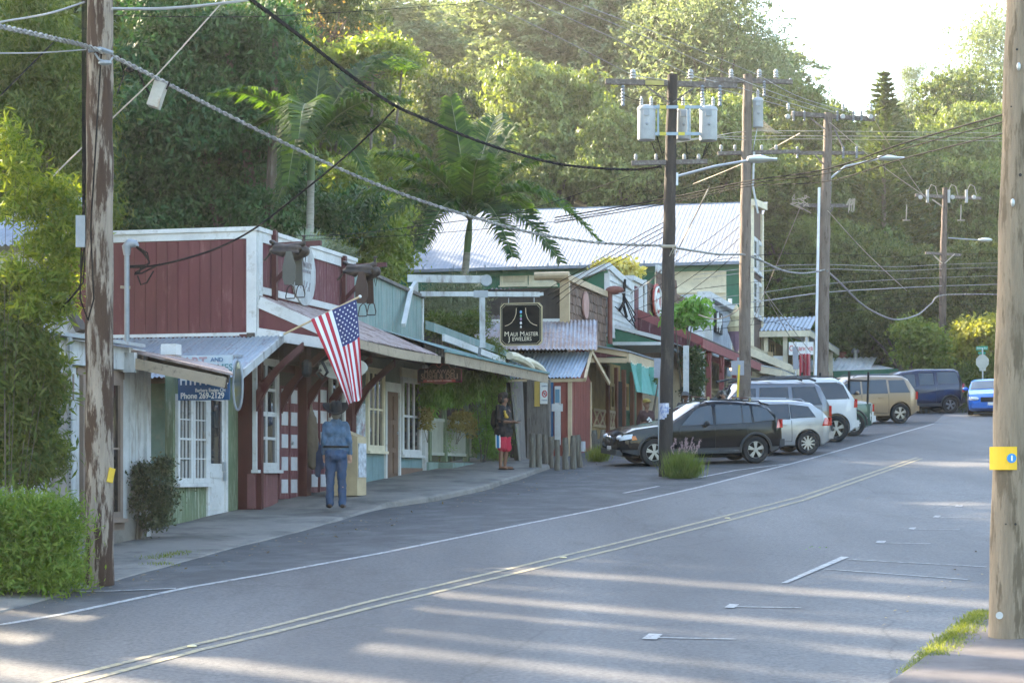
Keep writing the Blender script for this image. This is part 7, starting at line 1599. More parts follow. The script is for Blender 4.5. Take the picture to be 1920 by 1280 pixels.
hairb = mat('hair_dark', (.012, .010, .009), .6, bump=.6, bscale=60); hairg = mat('hair_grey', (.16, .14, .12), .7, bump=.6)
# cowboy seen from behind
ft_ = Vector(gp(630, 951, .13)); face = R(95)
pr, j, T_, dz = human('person in black cowboy hat, denim shirt and blue jeans seen from behind', ft_, face, skin1, 1.80, girth=1.0, arms=dict(shL=(.165, -.01, 1.43), shR=(-.165, -.01, 1.43), elL=(.215, -.05, 1.15), elR=(-.225, -.05, 1.15), wrL=(.205, .05, .92), hdL=(.19, .09, .83), hdR=(-.24, .06, .82), wrR=(-.245, .03, .92)))
z = lambda h: h
head_parts(pr, T_, z, hairg, [(T_(0, -.03, 1.60), T_(0, -.03, 1.68), .085, .09)])
c = []
for s_ in 'LR': c += [(j['sh'+s_], j['el'+s_], .068, .058), (j['el'+s_], j['wr'+s_].lerp(j['el'+s_], .08), .057, .042)]
c += [(T_(-.085, 0, 1.04), T_(.085, 0, 1.04), .135, .135), (T_(-.07, 0, 1.15), T_(.07, 0, 1.15), .135, .135), (T_(-.10, 0, 1.3), T_(.10, 0, 1.3), .14, .14), (T_(-.15, -.01, 1.42), T_(.15, -.01, 1.42), .075, .075), (T_(0, 0, 1.04), T_(0, 0, 1.3), .14, .14), (T_(-.04, -.02, 1.49), T_(.04, -.02, 1.49), .06, .06)]
blob('shirt', c, denim, pr, .013, 3)
c = []
for s_ in 'LR': c += [(j['hip'+s_], j['knee'+s_], .115, .082), (j['knee'+s_], j['ank'+s_]-UP*.02, .082, .075)]
c += [(T_(-.075, 0, .95), T_(.075, 0, .95), .14, .14), (T_(-.08, -.03, .90), T_(.08, -.03, .90), .12, .12)]
blob('jeans', c, jean, pr, .013, 3)
b = MB(); n = 24; P0 = [T_(.222*math.cos(k*2*math.pi/n), .145*math.sin(k*2*math.pi/n), 1.055) for k in range(n)]; b.tube(P0+[P0[0]], .022, 6, cap=False); b.build('belt', black, pr)
for s_ in 'LR': blob('boot', [(j['ank'+s_]-UP*.05, j['toe'+s_]+f_*0 if False else j['toe'+s_], .055, .042), (j['ank'+s_]-UP*.055-T_(0, .04, 0)+T_(0, 0, 0), j['ank'+s_]-UP*.03, .045, .05)], mat('boot_brown', (.05, .03, .02), .6), pr, .013, 3)
hc = T_(0, -.015, 1.685); b = MB(); n = 28
prof = [(.0, .155), (.06, .16), (.095, .135), (.105, .08), (.112, .0), (.135, -.01), (.20, .0), (.245, .03), (.242, .038), (.19, .012), (.12, .005)]
rings = []
for (r_, h_) in prof:
    ring = []
    for k in range(n):
        a = 2*math.pi*k/n; up_ = .045*abs(math.sin(a))**2*(r_/.2)**2; dip = -.03*max(0, 1-abs(math.sin(a))*3) if h_ > .12 else 0
        ring.append(b.v(T_(r_*.95*math.sin(a)*1.0, r_*1.15*math.cos(a)-.0, 0)-T_(0, 0, 0)+hc+UP*(h_+up_+dip+(.09*math.cos(a)*r_/.2))))
    rings.append(ring)
for i in range(len(rings)-1):
    for k in range(n): b.face((rings[i][k], rings[i][(k+1) % n], rings[i+1][(k+1) % n], rings[i+1][k]))
b.build('hat', mat('hat_black', (.006, .006, .006), .85, bump=.05), pr, smooth=50)
# young man with bag and phone
ft_ = Vector(gp(944, 880, .13)); face = R(-28)
pr, j, T_, dz = human('person in black t-shirt and red, white and blue shorts holding a phone', ft_, face, skin2, 1.74, girth=1.22, arms=dict(elR=(-.22, .02, 1.12), wrR=(-.12, .27, 1.10), hdR=(-.08, .36, 1.11), elL=(.22, .02, 1.12), wrL=(.08, .27, 1.09), hdL=(.04, .36, 1.10)))
head_parts(pr, T_, z, hairb, [(T_(0, -.035, 1.62), T_(0, -.015, 1.70), .105, .105), (T_(0, -.05, 1.70), T_(0, .04, 1.735), .09, .075)])
c = []
for s_ in 'LR': c += [(j['sh'+s_], j['sh'+s_].lerp(j['el'+s_], .75), .082, .085)]
c += [(T_(-.10, 0, .88), T_(.10, 0, .88), .175, .175), (T_(-.09, .02, 1.12), T_(.09, .02, 1.12), .165, .165), (T_(-.10, 0, 1.3), T_(.10, 0, 1.3), .15, .15), (T_(-.16, -.01, 1.42), T_(.16, -.01, 1.42), .075, .075), (T_(0, 0, .92), T_(0, 0, 1.3), .17, .16)]
blob('t_shirt', c, mat('tshirt_black', (.010, .010, .012), .9, bump=.2), pr, .013, 3)
b = MB(); pc = T_(-.16, .12, 1.28)
for (dx, dz_, r_) in ((0, .06, .03), (.01, 0, .035), (.03, -.05, .045), (.06, -.07, .03)): b.ell(pc+Vector((dx, -.03, dz_)), (r_, .03, r_), 8, 5)
b.build('shirt_print', mat('print_yellow', (.5, .32, .05), .8), pr)
red_s = mat('shorts_red', (.40, .012, .04), .8); c = []
for s_ in 'LR': c += [(j['hip'+s_]-UP*.06, j['knee'+s_]+UP*.02, .125, .115)]
c += [(T_(-.08, 0, .86), T_(.08, 0, .86), .145, .145)]
blob('shorts', c, red_s, pr, .013, 3)
b = MB()
for (a0, a1, m_) in ((-.10, -.06, 'w'), ): pass
for (y0_, y1_, m_) in ((-.085, -.06, ltwhite), (-.055, .005, mat('shorts_blue', (.02, .22, .5), .8)), (.008, .035, ltwhite)):
    b = MB(); b.hexa([T_(-.14, y0_, .50), T_(-.14, y1_, .50), T_(-.14, y1_, .84), T_(-.14, y0_, .84)], [T_(-.222, y0_, .50), T_(-.222, y1_, .50), T_(-.236, y1_, .84), T_(-.236, y0_, .84)]); b.build('side_stripe', m_, pr)
for s_ in 'LR': b = MB(); q = j['toe'+s_].lerp(j['ank'+s_], .45); b.ell((q.x, q.y, ft_.z+.012), (.14, .05, .014), 12, 6); b.build('sandal', black, pr)
b = MB(); b.bar(j['hdR']+Vector((.03, -.0, .0)), j['hdR']+Vector((.13, 0, .02)), .07, .012); q_ = b.build('phone', black, loc=tuple(j['hdR'])); tag(q_, 'dark phone held by the person in black t-shirt', 'phone')
bk = tag(blob('backpack', [(T_(-.03, -.22, 1.08), T_(.03, -.22, 1.3), .10, .10), (T_(0, -.2, 1.0), T_(0, -.2, 1.1), .09, .1)], black, None, .02, 3), 'black backpack on the person in red shorts', 'backpack')
# others by the parked cars
def other(label, px, D, face, sk, H, shirt, sit, hatc=None, hairm=hairb, base=.12, cap=False):
    x = (px-960)*D/F; ft = Vector((x, D, G(*ST((x, D)))+base)); pr, j, T_, dz = human(label, ft, face, sk, H, sit=sit); zz_ = lambda h: h+dz
    head_parts(pr, T_, zz_, None if hatc else hairm, [(T_(0, -.03, zz_(1.64)), T_(0, -.01, zz_(1.71)), .095, .09)])
    c = []
    for s_ in 'LR': c += [(j['sh'+s_], j['el'+s_], .07, .06), (j['el'+s_], j['wr'+s_].lerp(j['el'+s_], .08), .058, .045)]
    c += [(T_(-.08, 0, zz_(1.0)), T_(.08, 0, zz_(1.0)), .14, .14), (T_(-.1, 0, zz_(1.3)), T_(.1, 0, zz_(1.3)), .14, .14), (T_(-.15, -.01, zz_(1.42)), T_(.15, -.01, zz_(1.42)), .075, .075), (T_(0, 0, zz_(1.04)), T_(0, 0, zz_(1.3)), .14, .14)]
    blob('shirt', c, shirt, pr, .016, 2); c = []
    for s_ in 'LR': c += [(j['hip'+s_], j['knee'+s_], .105, .08), (j['knee'+s_], j['ank'+s_], .08, .065)]
    c += [(T_(-.075, 0, zz_(.95)), T_(.075, 0, zz_(.95)), .14, .14)]
    blob('trousers', c, mat('trousers_dark', (.03, .03, .035), .9), pr, .016, 2)
    if hatc:
        b = MB(); h = T_(0, 0, zz_(1.72)); 
        b.lathe([(.11, -.02), (.105, .05), (.06, .09), (.01, .1)], h, n=14)
        if cap: b.ell(h+(T_(0, .12, 0)-T_(0, 0, 0)), (.09, .09, .012), 10, 4)
        else: b.lathe([(.11, -.02), (.20, -.03), (.205, -.02), (.11, -.005)], h, n=16)
        b.build('hat', hatc, pr, smooth=True)
    if sit:
        st_ = thing('stool', 'low stool under the '+label.split('person ')[1], 'stool', tuple(ft)); b = MB(); q = T_(0, -.02, .33); b.box(q.x-.2, q.x+.2, q.y-.18, q.y+.18, ft.z+.32, ft.z+.37); b.build('seat', woodg, st_)
        for sx in (-.16, .16):
            for sy in (-.14, .14): b = MB(); b.box(q.x+sx-.02, q.x+sx+.02, q.y+sy-.02, q.y+sy+.02, ft.z-.02, ft.z+.32); b.build('leg', woodg, st_)
    return pr, T_, zz_
pr, T_, zz_ = other('person in brown hoodie and mustard cap sitting by the brown posts', 1212, 55.5, R(-60), skin2, 1.75, mat('hoodie', (.05, .022, .02), .9), True, mat('cap_mustard', (.22, .16, .03), .8), cap=True)
b = MB()
for (x, y) in ((-.06, 1.24), (-.02, 1.28), (.03, 1.24), (0, 1.18), (.06, 1.19)): b.ell(T_(x, .155, zz_(y)), (.028, .015, .03), 6, 5)
b.build('shirt_print', ltwhite, pr)
other('person in grey brimmed hat and sunglasses behind the black SUV roof', 1285, 60, R(-80), skin2, 1.80, mat('shirt_charcoal', (.05, .05, .055), .9), True, mat('hat_grey', (.10, .10, .10), .9), base=.16)
other('person with short dark hair in profile above the black SUV roof bars', 1352, 54.5, R(-15), skin2, 1.68, mat('shirt_slate', (.07, .09, .09), .9), False, base=.0)
# ---------------- trees and plants ----------------
def PLb(px, py, D, rx, rz, ry=None):
    k = D/F; return (*P(px, py, D), rx*k, (ry if ry else rx*k), rz*k)
def lobeplant(name, label, cat, lobes, n, leaf, m, seed=0, stem=None, base=None, **k):
    D = lobes[0][1]; x = lobes[0][0]; z = gz(x, D) if base is None else base; t = thing(name, label, cat, (x, D, z))
    kk = dict(asp=.4, clump=.3); kk.update(k); crown(t, lobes, n, leaf, m, seed, name='foliage' if cat != 'tree' else 'crown', **kk)
    b = MB(); rg = random.Random(seed)
    sr = stem or .03
    for i in range(min(7, len(lobes))):
        q = Vector(lobes[i][:3]); a = Vector((x+rg.uniform(-.15, .15)*sr*20, D+rg.uniform(-.1, .1), z-.2)); b.tube([a, a.lerp(q, .5)+Vector((rg.uniform(-.1, .1), 0, .1)), q], [sr, sr*.7, sr*.3], 6)
    b.build('trunk' if cat == 'tree' else 'stem', bark, t, smooth=True); return t
rg = random.Random(11)
def fill(x0, x1, y0, y1, D, n, rx, rz, ry, seed, dj=1.0):
    r = random.Random(seed); L_ = []
    for i in range(n):
        u = (i+.5)/n; x = x0+(x1-x0)*((i*.618034+r.uniform(-.05, .05)) % 1); y = y0+(y1-y0)*u
        L_.append(PLb(x, y, D+r.uniform(-dj, dj), rx*r.uniform(.75, 1.25), rz*r.uniform(.75, 1.2), ry*r.uniform(.8, 1.2)))
    return L_
L_by = leafmat('leaf_bamboo_sun', (.06, .12, .018), (.19, .24, .035), .48)  # yellower copy of the bamboo leaf, backlight put into its colour
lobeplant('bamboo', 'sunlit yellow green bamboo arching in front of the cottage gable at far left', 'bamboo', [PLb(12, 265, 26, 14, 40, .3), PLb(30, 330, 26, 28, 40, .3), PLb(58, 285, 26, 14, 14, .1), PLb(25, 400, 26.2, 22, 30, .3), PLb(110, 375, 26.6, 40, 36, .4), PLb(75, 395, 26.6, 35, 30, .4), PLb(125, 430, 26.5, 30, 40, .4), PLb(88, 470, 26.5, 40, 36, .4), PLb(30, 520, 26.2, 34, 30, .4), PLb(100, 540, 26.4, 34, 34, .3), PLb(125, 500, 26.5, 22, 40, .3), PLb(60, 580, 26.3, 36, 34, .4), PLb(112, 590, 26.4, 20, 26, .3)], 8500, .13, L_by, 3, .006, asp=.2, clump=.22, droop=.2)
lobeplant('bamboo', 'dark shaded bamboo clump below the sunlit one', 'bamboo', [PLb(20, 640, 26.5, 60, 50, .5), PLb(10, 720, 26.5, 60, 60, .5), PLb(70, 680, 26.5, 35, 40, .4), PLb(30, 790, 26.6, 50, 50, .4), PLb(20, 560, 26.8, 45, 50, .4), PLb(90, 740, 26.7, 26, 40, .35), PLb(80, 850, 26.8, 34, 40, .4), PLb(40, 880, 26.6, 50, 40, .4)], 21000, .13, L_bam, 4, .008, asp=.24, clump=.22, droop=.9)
lobeplant('shrub', 'dark leafy shrub against the white cottage wall above the clipped hedge', 'shrub', [PLb(30, 810, 27.2, 55, 50, .5), PLb(60, 850, 27.2, 40, 40, .4), PLb(10, 870, 27.2, 60, 50, .5), PLb(85, 790, 27.3, 18, 26, .3)], 5200, .085, L_dark, 5, .02, asp=.5, clump=.16)
hb = gp(60, 1105)
lobeplant('hedge', 'bright green clipped hedge at the left edge', 'hedge', [PLb(4+38*i, 965+40*j+(8 if i == 3 else 0), 24.9, 26, 34, .45) for i in range(-2, 4) for j in range(0, 4)], 26000, .095, L_hedge, 6, .02, base=hb[2], asp=.22, clump=.22, droop=-.4)
lobeplant('shrub', 'dark flowering shrub by the recessed doorway at the cottage corner', 'shrub', [PLb(258, 905, 31.8, 22, 26, .25), PLb(290, 900, 31.8, 30, 32, .3), PLb(268, 945, 31.8, 30, 28, .3), PLb(305, 940, 31.8, 26, 34, .3), PLb(290, 980, 31.8, 26, 22, .25), PLb(262, 880, 31.8, 12, 12, .2), PLb(306, 870, 31.8, 14, 12, .2)], 5200, .062, leafmat('leaf_purple', (.02, .03, .018), (.09, .10, .055), .25), 7, .02, asp=.5, clump=.14)
def grass(name, label, cat, pts, h, n, m, seed, spread=.25, kind=None, lean=.35, w_=.012, dz=0):
    rgn = np.random.default_rng(seed); C = []; pts = [Vector(gp(*p))+UP*dz for p in pts]
    idx = rgn.integers(0, len(pts), n); C = np.array([pts[i] for i in idx])+np.c_[rgn.normal(size=(n, 2))*spread*.5, np.zeros(n)]
    A = np.c_[rgn.normal(size=(n, 2))*lean, np.ones(n)]; ln = h*(.4+.6*rgn.random(n)); A /= np.linalg.norm(A, axis=1, keepdims=True); C = C+A*ln[:, None]*.48
    o = leafobj(name, C, A, rgn.normal(size=(n, 3)), ln, np.full(n, w_), m, None)
    tag(o, label, None if kind else cat, kind=kind); return o
L_gr = leafmat('leaf_grass', (.06, .10, .02), (.20, .24, .06), .4)
grass('grass_tufts', None, None, [(10, 1100), (40, 1102), (70, 1100), (100, 1098), (130, 1095), (150, 1085), (20, 1090), (90, 1090), (120, 1080), (145, 1070)], .22, 2600, L_gr, 1, .28, 'stuff')
grass('grass_tufts', None, None, [(290, 1050), (310, 1046), (330, 1042), (345, 1038), (300, 1060)], .08, 700, L_gr, 2, .22, 'stuff')
L_gd = leafmat('leaf_drygrass', (.13, .17, .045), (.30, .31, .11), .35, (1.5, 1.5, .7))
cp_ = [(1712, 1277), (1735, 1255), (1755, 1238), (1775, 1220), (1790, 1206), (1805, 1195), (1820, 1180), (1835, 1168), (1845, 1158), (1852, 1180), (1838, 1200), (1825, 1240)]
cp_ = [(a[0]+(b_[0]-a[0])*u, a[1]+(b_[1]-a[1])*u) for a, b_ in zip(cp_[:9], cp_[1:9]) for u in (0, .2, .4, .6, .8)]
grass('grass_tufts', None, None, cp_, .06, 5200, L_gd, 3, .12, 'stuff', .9, .009, .07)
grass('grass_tufts', None, None, [(x+12, y+3) for x, y in cp_[8:38]], .08, 2200, L_gr, 4, .16, 'stuff', .9, .009, .09)
fgz = thing('grass_clump', 'tall fountain grass with pinkish plumes at the foot of the dark centre pole', 'grass', tuple(gp(1282, 898)))
rgn = np.random.default_rng(8); n = 1700; c0 = np.array(gp(1280, 897)); C = np.tile(c0, (n, 1))+np.c_[rgn.normal(size=(n, 1))*.16, rgn.normal(size=(n, 1))*.12, np.zeros(n)]
A = np.c_[rgn.normal(size=(n, 2))*.30, np.ones(n)]; A /= np.linalg.norm(A, axis=1, keepdims=True); ln = .74*(.35+.65*rgn.random(n)); C = C+A*ln[:, None]*.48
leafobj('blades', C, A, rgn.normal(size=(n, 3)), ln, np.full(n, .013), leafmat('leaf_fountain', (.06, .10, .02), (.17, .22, .06), .35), fgz)
n = 900; cc_ = []; 
for k in range(26):
    a = np.array([rgn.normal()*.22+.08, rgn.normal()*.1, .52+rgn.random()*.24]); d = np.array([rgn.normal()*.35+.15, rgn.normal()*.2, 1]); d /= np.linalg.norm(d)
    for q in range(34): cc_.append((c0+a+d*rgn.random()*.16, d))
C = np.array([q[0] for q in cc_])+rgn.normal(size=(len(cc_), 3))*.008; A = np.array([q[1] for q in cc_])+rgn.normal(size=(len(cc_), 3))*.5
leafobj('plumes', C, A, rgn.normal(size=(len(C), 3)), np.full(len(C), .05), np.full(len(C), .009), leafmat('plume', (.30, .22, .24), (.45, .34, .34), .4, (1.3, 1.1, 1.1)), fgz)
for (x, y, n_, h, lb) in ((1122, 866, 500, .55, 'green weeds growing between the timber posts'), (1190, 862, 260, .4, 'low weeds under the black SUV bumper')):
    grass('weed_clump', lb, 'weeds', [(x, y), (x+6, y-1), (x-6, y)], h, n_, L_gr, int(x), .2)
rgn = np.random.default_rng(12); q = []
for k in range(420):
    s_ = rgn.uniform(21, 62); tt_ = rgn.uniform(-11.3, -11.3+.35*(edget(s_)+11.3)) if rgn.random() < .8 else rgn.uniform(-1.2, .1)*.6+curbt(s_)-.4; q.append((*W(s_, tt_, 0)[:2], G(s_)+.022))
C = np.array(q); leafobj('leaf_litter', C, np.c_[rgn.normal(size=(len(C), 2)), rgn.normal(size=len(C))*.15], np.c_[rgn.normal(size=(len(C), 2))*.3, np.ones(len(C))], rgn.uniform(.03, .09, len(C)), rgn.uniform(.012, .035, len(C)), leafmat('leaf_litter_mat', (.10, .06, .025), (.30, .22, .10), .1), None)['kind'] = 'stuff'
# leaf on the road
grass('fallen_frond', 'green palm leaflets lying on the road', 'leaf', [(1510, 1030), (1525, 1028), (1540, 1026)], .05, 24, L_fern, 9, .2, None, 3.5, .02)
# porch planting
lobeplant('hanging_fern', 'long trailing green fern hanging across the deli porch, left', 'fern', [PLb(812, 735, 47.0, 20, 26, .3), PLb(800, 768, 47, 10, 24, .2), PLb(822, 750, 47, 14, 24, .2)], 5200, .16, L_fern, 21, .01, base=2.4, asp=.2, clump=.16, droop=2.5)
lobeplant('hanging_fern', 'long trailing green fern hanging across the deli porch, right', 'fern', [PLb(862, 722, 48.5, 26, 22, .3), PLb(850, 745, 48.5, 18, 24, .2), PLb(880, 735, 48.5, 20, 26, .2), PLb(900, 712, 49, 22, 18, .3)], 8000, .16, L_fern, 22, .01, base=2.4, asp=.2, clump=.16, droop=2.5)
lobeplant('flower_basket', 'olive and cream leaved basket plant on the porch rail, right', 'plant', [PLb(856, 795, 48.9, 15, 20, .2), PLb(876, 800, 49.2, 15, 22, .2), PLb(866, 780, 49, 18, 10, .2), PLb(884, 812, 49.3, 8, 14, .15)], 1500, .07, L_olive, 23, .008, base=1.0, asp=.5, clump=.1, droop=1.0)
lobeplant('flower_basket', 'olive leaved basket plant at the left end of the porch', 'plant', [PLb(800, 795, 46.6, 8, 18, .15), PLb(800, 778, 46.6, 9, 12, .15)], 700, .07, L_olive, 24, .008, base=1.0, asp=.5, clump=.1, droop=1.0)
lobeplant('shrub', 'feathery green shrub filling the gap between porch and board fence', 'shrub', fill(898, 935, 720, 862, 51.0, 12, 18, 22, .4, 25, .4)+fill(815, 836, 800, 850, 49, 4, 10, 18, .3, 26, .2), 12000, .10, L_fern, 25, .02, asp=.16, clump=.22, droop=.8)
lobeplant('shrub', 'bamboo like foliage spilling over the fence above the person in shorts', 'shrub', [PLb(905, 690, 50.5, 34, 26, .5), PLb(935, 700, 51.5, 20, 18, .4), PLb(880, 680, 50.5, 26, 20, .4), PLb(900, 655, 51, 40, 16, .5)], 6500, .14, L_bam, 27, .015, asp=.16, clump=.22, droop=.9)
lobeplant('shrub', 'silvery twiggy shrub behind the jewelers sign frame', 'shrub', [PLb(830, 560, 52, 36, 30, .8), PLb(870, 550, 52, 30, 26, .8), PLb(850, 595, 52, 40, 26, .8), PLb(815, 590, 52, 20, 30, .6), PLb(890, 580, 52, 16, 24, .6)], 9000, .11, L_grey, 28, .03, asp=.14, clump=.3, droop=-.5)
lobeplant('shrub', 'green shrub below the silvery one behind the deli porch roof', 'shrub', [PLb(850, 620, 51, 40, 20, .7), PLb(890, 610, 51, 24, 22, .6), PLb(820, 610, 51, 24, 20, .6)], 5000, .12, L_bam, 29, .02, asp=.2, clump=.25)
# pencil plant above the red shop roof
t = thing('succulent', 'pale grey green pencil plant sprouting above the red shop roof', 'plant', P(580, 480, 42)); rgn = random.Random(5); b = MB(); q0 = at(580, 490, 42)
for k in range(170):
    a = R(rgn.uniform(-170, -10)); d = Vector((math.cos(a)*.62, rgn.uniform(-.4, .4), -math.sin(a)*.75)); ln_ = rgn.uniform(.4, .8); p1 = q0+d*ln_*.5+Vector((rgn.uniform(-.1, .1), 0, rgn.uniform(-.05, .1))); p2 = q0+d*ln_+UP*rgn.uniform(0, .18)
    b.tube([p1, p1.lerp(p2, .5)+Vector((rgn.uniform(-.03, .03), 0, rgn.uniform(-.03, .03))), p2], [.010, .009, .005], 4)
b.build('stems', mat('pencil', (.22, .30, .20), .7, var=.3, scale=5), t)
lobeplant('shrub', 'rounded shrub under the pencil plant on the roofline', 'shrub', [PLb(600, 470, 43, 34, 20, .5), PLb(640, 480, 43, 26, 16, .4)], 2400, .09, L_grey, 31, .02, asp=.2, clump=.2)
# ---- palms ----
def palm(label, base, top, r, fronds, seed):
    t = thing('palm_tree', label, 'palm tree', tuple(base)); base, top = Vector(base), Vector(top); rgr = random.Random(seed)
    n = 14; b = MB(); b.tube([base.lerp(top, k/n) for k in range(n+1)], [r*1.1*(1-.25*k/n)+(.006 if k % 2 else 0) for k in range(n+1)], 12); b.build('trunk', barkp, t, smooth=True)
    b = MB(); d = (top-base).normalized(); b.tube([top-d*.05, top+d*.35, top+d*.75, top+d*.95], [r*.85, r*.95, r*.6, r*.25], 12); b.build('crownshaft', mat('crownshaft', (.10, .17, .07), .5), t, smooth=True); c = top+d*.8
    for k, (px, py, D, sag, twist) in enumerate(fronds):
        tip = at(px, py, D); L_ = (tip-c).length; ctrl = c+(tip-c)*.42+UP*(L_*sag); pts = []; m_ = 34
        for i in range(m_+1): u = i/m_; pts.append(c*(1-u)**2+ctrl*2*u*(1-u)+tip*u*u)
        b = MB(); b.tube(pts, [.028*(1-.8*i/m_) for i in range(m_+1)], 5); b.mi = 1
        for i in range(4, m_+1):
            for h in (0, .33, .67):
                u = min(1, (i+h)/m_); p = c*(1-u)**2+ctrl*2*u*(1-u)+tip*u*u; dd = ((ctrl-c)*(1-u)+(tip-ctrl)*u).normalized()
                sd_ = dd.cross(UP)
                if sd_.length < .25: sd_ = dd.cross(Vector((0, 1, .2)))
                sd_.normalize(); up_ = sd_.cross(dd).normalized()
                if up_.z < 0: up_ = -up_
                ll = (.30+.62*math.sin(math.pi*min(1, .12+.86*u)))*L_*.30*rgr.uniform(.85, 1.1); wl = .055
                for sg in (-1, 1):
                    if rgr.random() < .09: continue
                    dirv = (sd_*sg*.85+dd*.55+up_*(.30*math.cos(twist)+rgr.uniform(-.25, .25))).normalized(); q1 = p+dirv*ll*.5; q2 = p+dirv*ll*.9-UP*ll*rgr.uniform(.18, .42)
                    wn = dd*wl*.6; b.poly([p-wn, q1-wn, q1+wn, p+wn]); b.poly([q1-wn, q2, q1+wn])
        b.sheet = True; b.build('frond', [mat('rachis', (.16, .20, .08), .6), L_palm], t)
    return t
palm('tall palm tree left of the other, its fronds level with the dark tree', P(578, 620, 49), P(583, 335, 49), .10, [(405, 175, 47.5, .35, 0), (470, 245, 50, .5, .2), (520, 375, 48, .25, .3), (600, 130, 50.5, .1, 0), (520, 130, 49, .1, .4), (720, 105, 50.5, .22, .2), (760, 190, 48, .35, 0), (800, 280, 49, .4, .3), (690, 330, 47.5, .5, .2), (560, 260, 45.5, .5, 0), (650, 180, 52, .3, 0), (540, 345, 46.3, .6, .1), (770, 130, 52, .35, .1)], 2)
palm('palm tree standing in front of the long metal roof', P(862, 620, 54), P(876, 470, 54), .105, [(845, 185, 54, .12, 0), (715, 290, 53, .35, .2), (700, 440, 52, .5, 0), (765, 320, 55, .4, .3), (960, 240, 55, .15, 0), (1035, 295, 54, .3, .2), (1120, 450, 53, .55, 0), (1050, 490, 52, .45, .3), (900, 300, 51, .35, .1), (640, 390, 53, .4, 0), (960, 480, 51.3, .5, .2), (790, 470, 51.5, .55, 0), (930, 220, 57, .2, 0), (1000, 400, 56, .45, .1)], 3)
# ---- big dark trees behind the shops ----
LT = leafmat('leaf_darktree', (.012, .046, .018), (.055, .125, .036), .18, (1.3, 1.6, .5))
lobeplant('tree', 'large dark dense tree behind the red shop, between nearest pole and palms', 'tree', fill(255, 520, 60, 470, 53, 34, 52, 48, 1.2, 41, 1.4)+[PLb(440, 70, 53, 60, 44, 1), PLb(300, 20, 53, 60, 50, 1), PLb(520, 240, 54, 36, 60, 1), PLb(530, 350, 54, 50, 50, 1), PLb(620, 420, 56, 50, 46, 1), PLb(680, 400, 57, 36, 40, 1)], 78000, .19, LT, 41, .25, asp=.34, clump=.45, droop=.9, shell=.25, per=26)
lobeplant('bamboo', 'tall mass of dark bamboo at the upper left edge', 'bamboo', fill(-60, 160, 100, 470, 43, 26, 50, 50, 1.0, 42, 1.2)+[PLb(60, 60, 43, 46, 60, .9), PLb(140, 140, 43.5, 30, 70, .8)], 60000, .19, L_bam, 42, .04, asp=.17, clump=.42, droop=1.3, shell=.25, per=26)
lobeplant('tree', 'sunlit feathery tree top behind the nearest pole', 'tree', [PLb(120, 10, 60, 60, 70, 1.3), PLb(190, 60, 60, 50, 70, 1.3), PLb(60, -30, 60, 80, 50, 1.3), PLb(230, -20, 60, 50, 50, 1.3), PLb(330, 0, 62, 50, 40, 1)], 22000, .17, L_mid, 43, .15, asp=.3, clump=.5, droop=.8)
# bare branched tree
t = thing('bare_tree', 'bare branched tree with a few orange leaves at the top left of centre', 'tree', (*P(560, 300, 75)[:2], gz(*P(560, 300, 75)[:2]))); rgn = random.Random(9); b = MB(); tips = []
def br(p, d, L_, r, k):
    q = p+d*L_; mid = p.lerp(q, .5)+Vector((rgn.uniform(-.1, .1), rgn.uniform(-.1, .1), rgn.uniform(-.1, .15)))*L_*.6; b.tube([p, mid, q], [r, r*.8, r*.6], 5)
    if k == 0: tips.append(q); return
    for i in range(3 if k > 1 else 3):
        dn = (d+Vector((rgn.uniform(-1, 1), rgn.uniform(-.8, .8), rgn.uniform(-.45, .6)))*.85).normalized(); br(q if i < 2 else mid, dn, L_*rgn.uniform(.62, .82), r*.58, k-1)
p0 = at(560, 250, 75); br(Vector((p0.x, 75, t.location.z-1)), (p0-Vector((p0.x, 75, t.location.z))).normalized(), (p0.z-t.location.z)*.75, .3, 0)
for a_ in ((-.6, 0, .8), (.2, .2, 1), (.75, -.1, .75), (.95, .2, .25), (-.8, .1, .35)): br(at(545, 215, 75), Vector(a_).normalized(), 1.5, .13, 5)
b.build('branches', mat('bare_bark', (.10, .065, .045), .9), t)
C = np.array([tuple(q) for q in tips]); C = C[::7]; C = np.repeat(C, 4, 0)+np.random.default_rng(3).normal(size=(len(C)*4, 3))*.18; rn = np.random.default_rng(4)
leafobj('leaves', C, rn.normal(size=C.shape), rn.normal(size=C.shape), np.full(len(C), .14), np.full(len(C), .09), leafmat('leaf_orange', (.20, .14, .03), (.30, .22, .06), .3, (1.4, 1.2, .6)), t)
lobeplant('tree', 'bright yellow green shrubby tree between the palms', 'tree', fill(620, 735, 400, 520, 62, 12, 34, 32, 1.2, 44, 2)+[PLb(650, 340, 64, 40, 40, 1.2), PLb(720, 320, 66, 40, 30, 1)], 26000, .17, L_yel, 44, .08, asp=.4, clump=.4)
lobeplant('tree', 'sunlit mango like tree crown arching above the left palm', 'tree', [PLb(700, 100, 70, 60, 20, 1.2), PLb(755, 120, 70, 30, 30, 1), PLb(640, 120, 71, 40, 24, 1), PLb(560, 140, 72, 50, 40, 1), PLb(470, 150, 72, 40, 50, 1), PLb(520, 60, 73, 60, 30, 1)], 15000, .2, L_yel, 45, .12, asp=.4, clump=.45)
lobeplant('shrub', 'pale flowering shrub showing above the shingled shop roofs', 'shrub', [PLb(1170, 510, 84, 28, 16, 1), PLb(1130, 505, 84, 16, 10, .8), PLb(1155, 500, 85, 20, 10, 1)], 2600, .2, leafmat('leaf_palegold', (.30, .30, .08), (.55, .50, .20), .4), 46, .05, base=4.5, asp=.6, clump=.3)
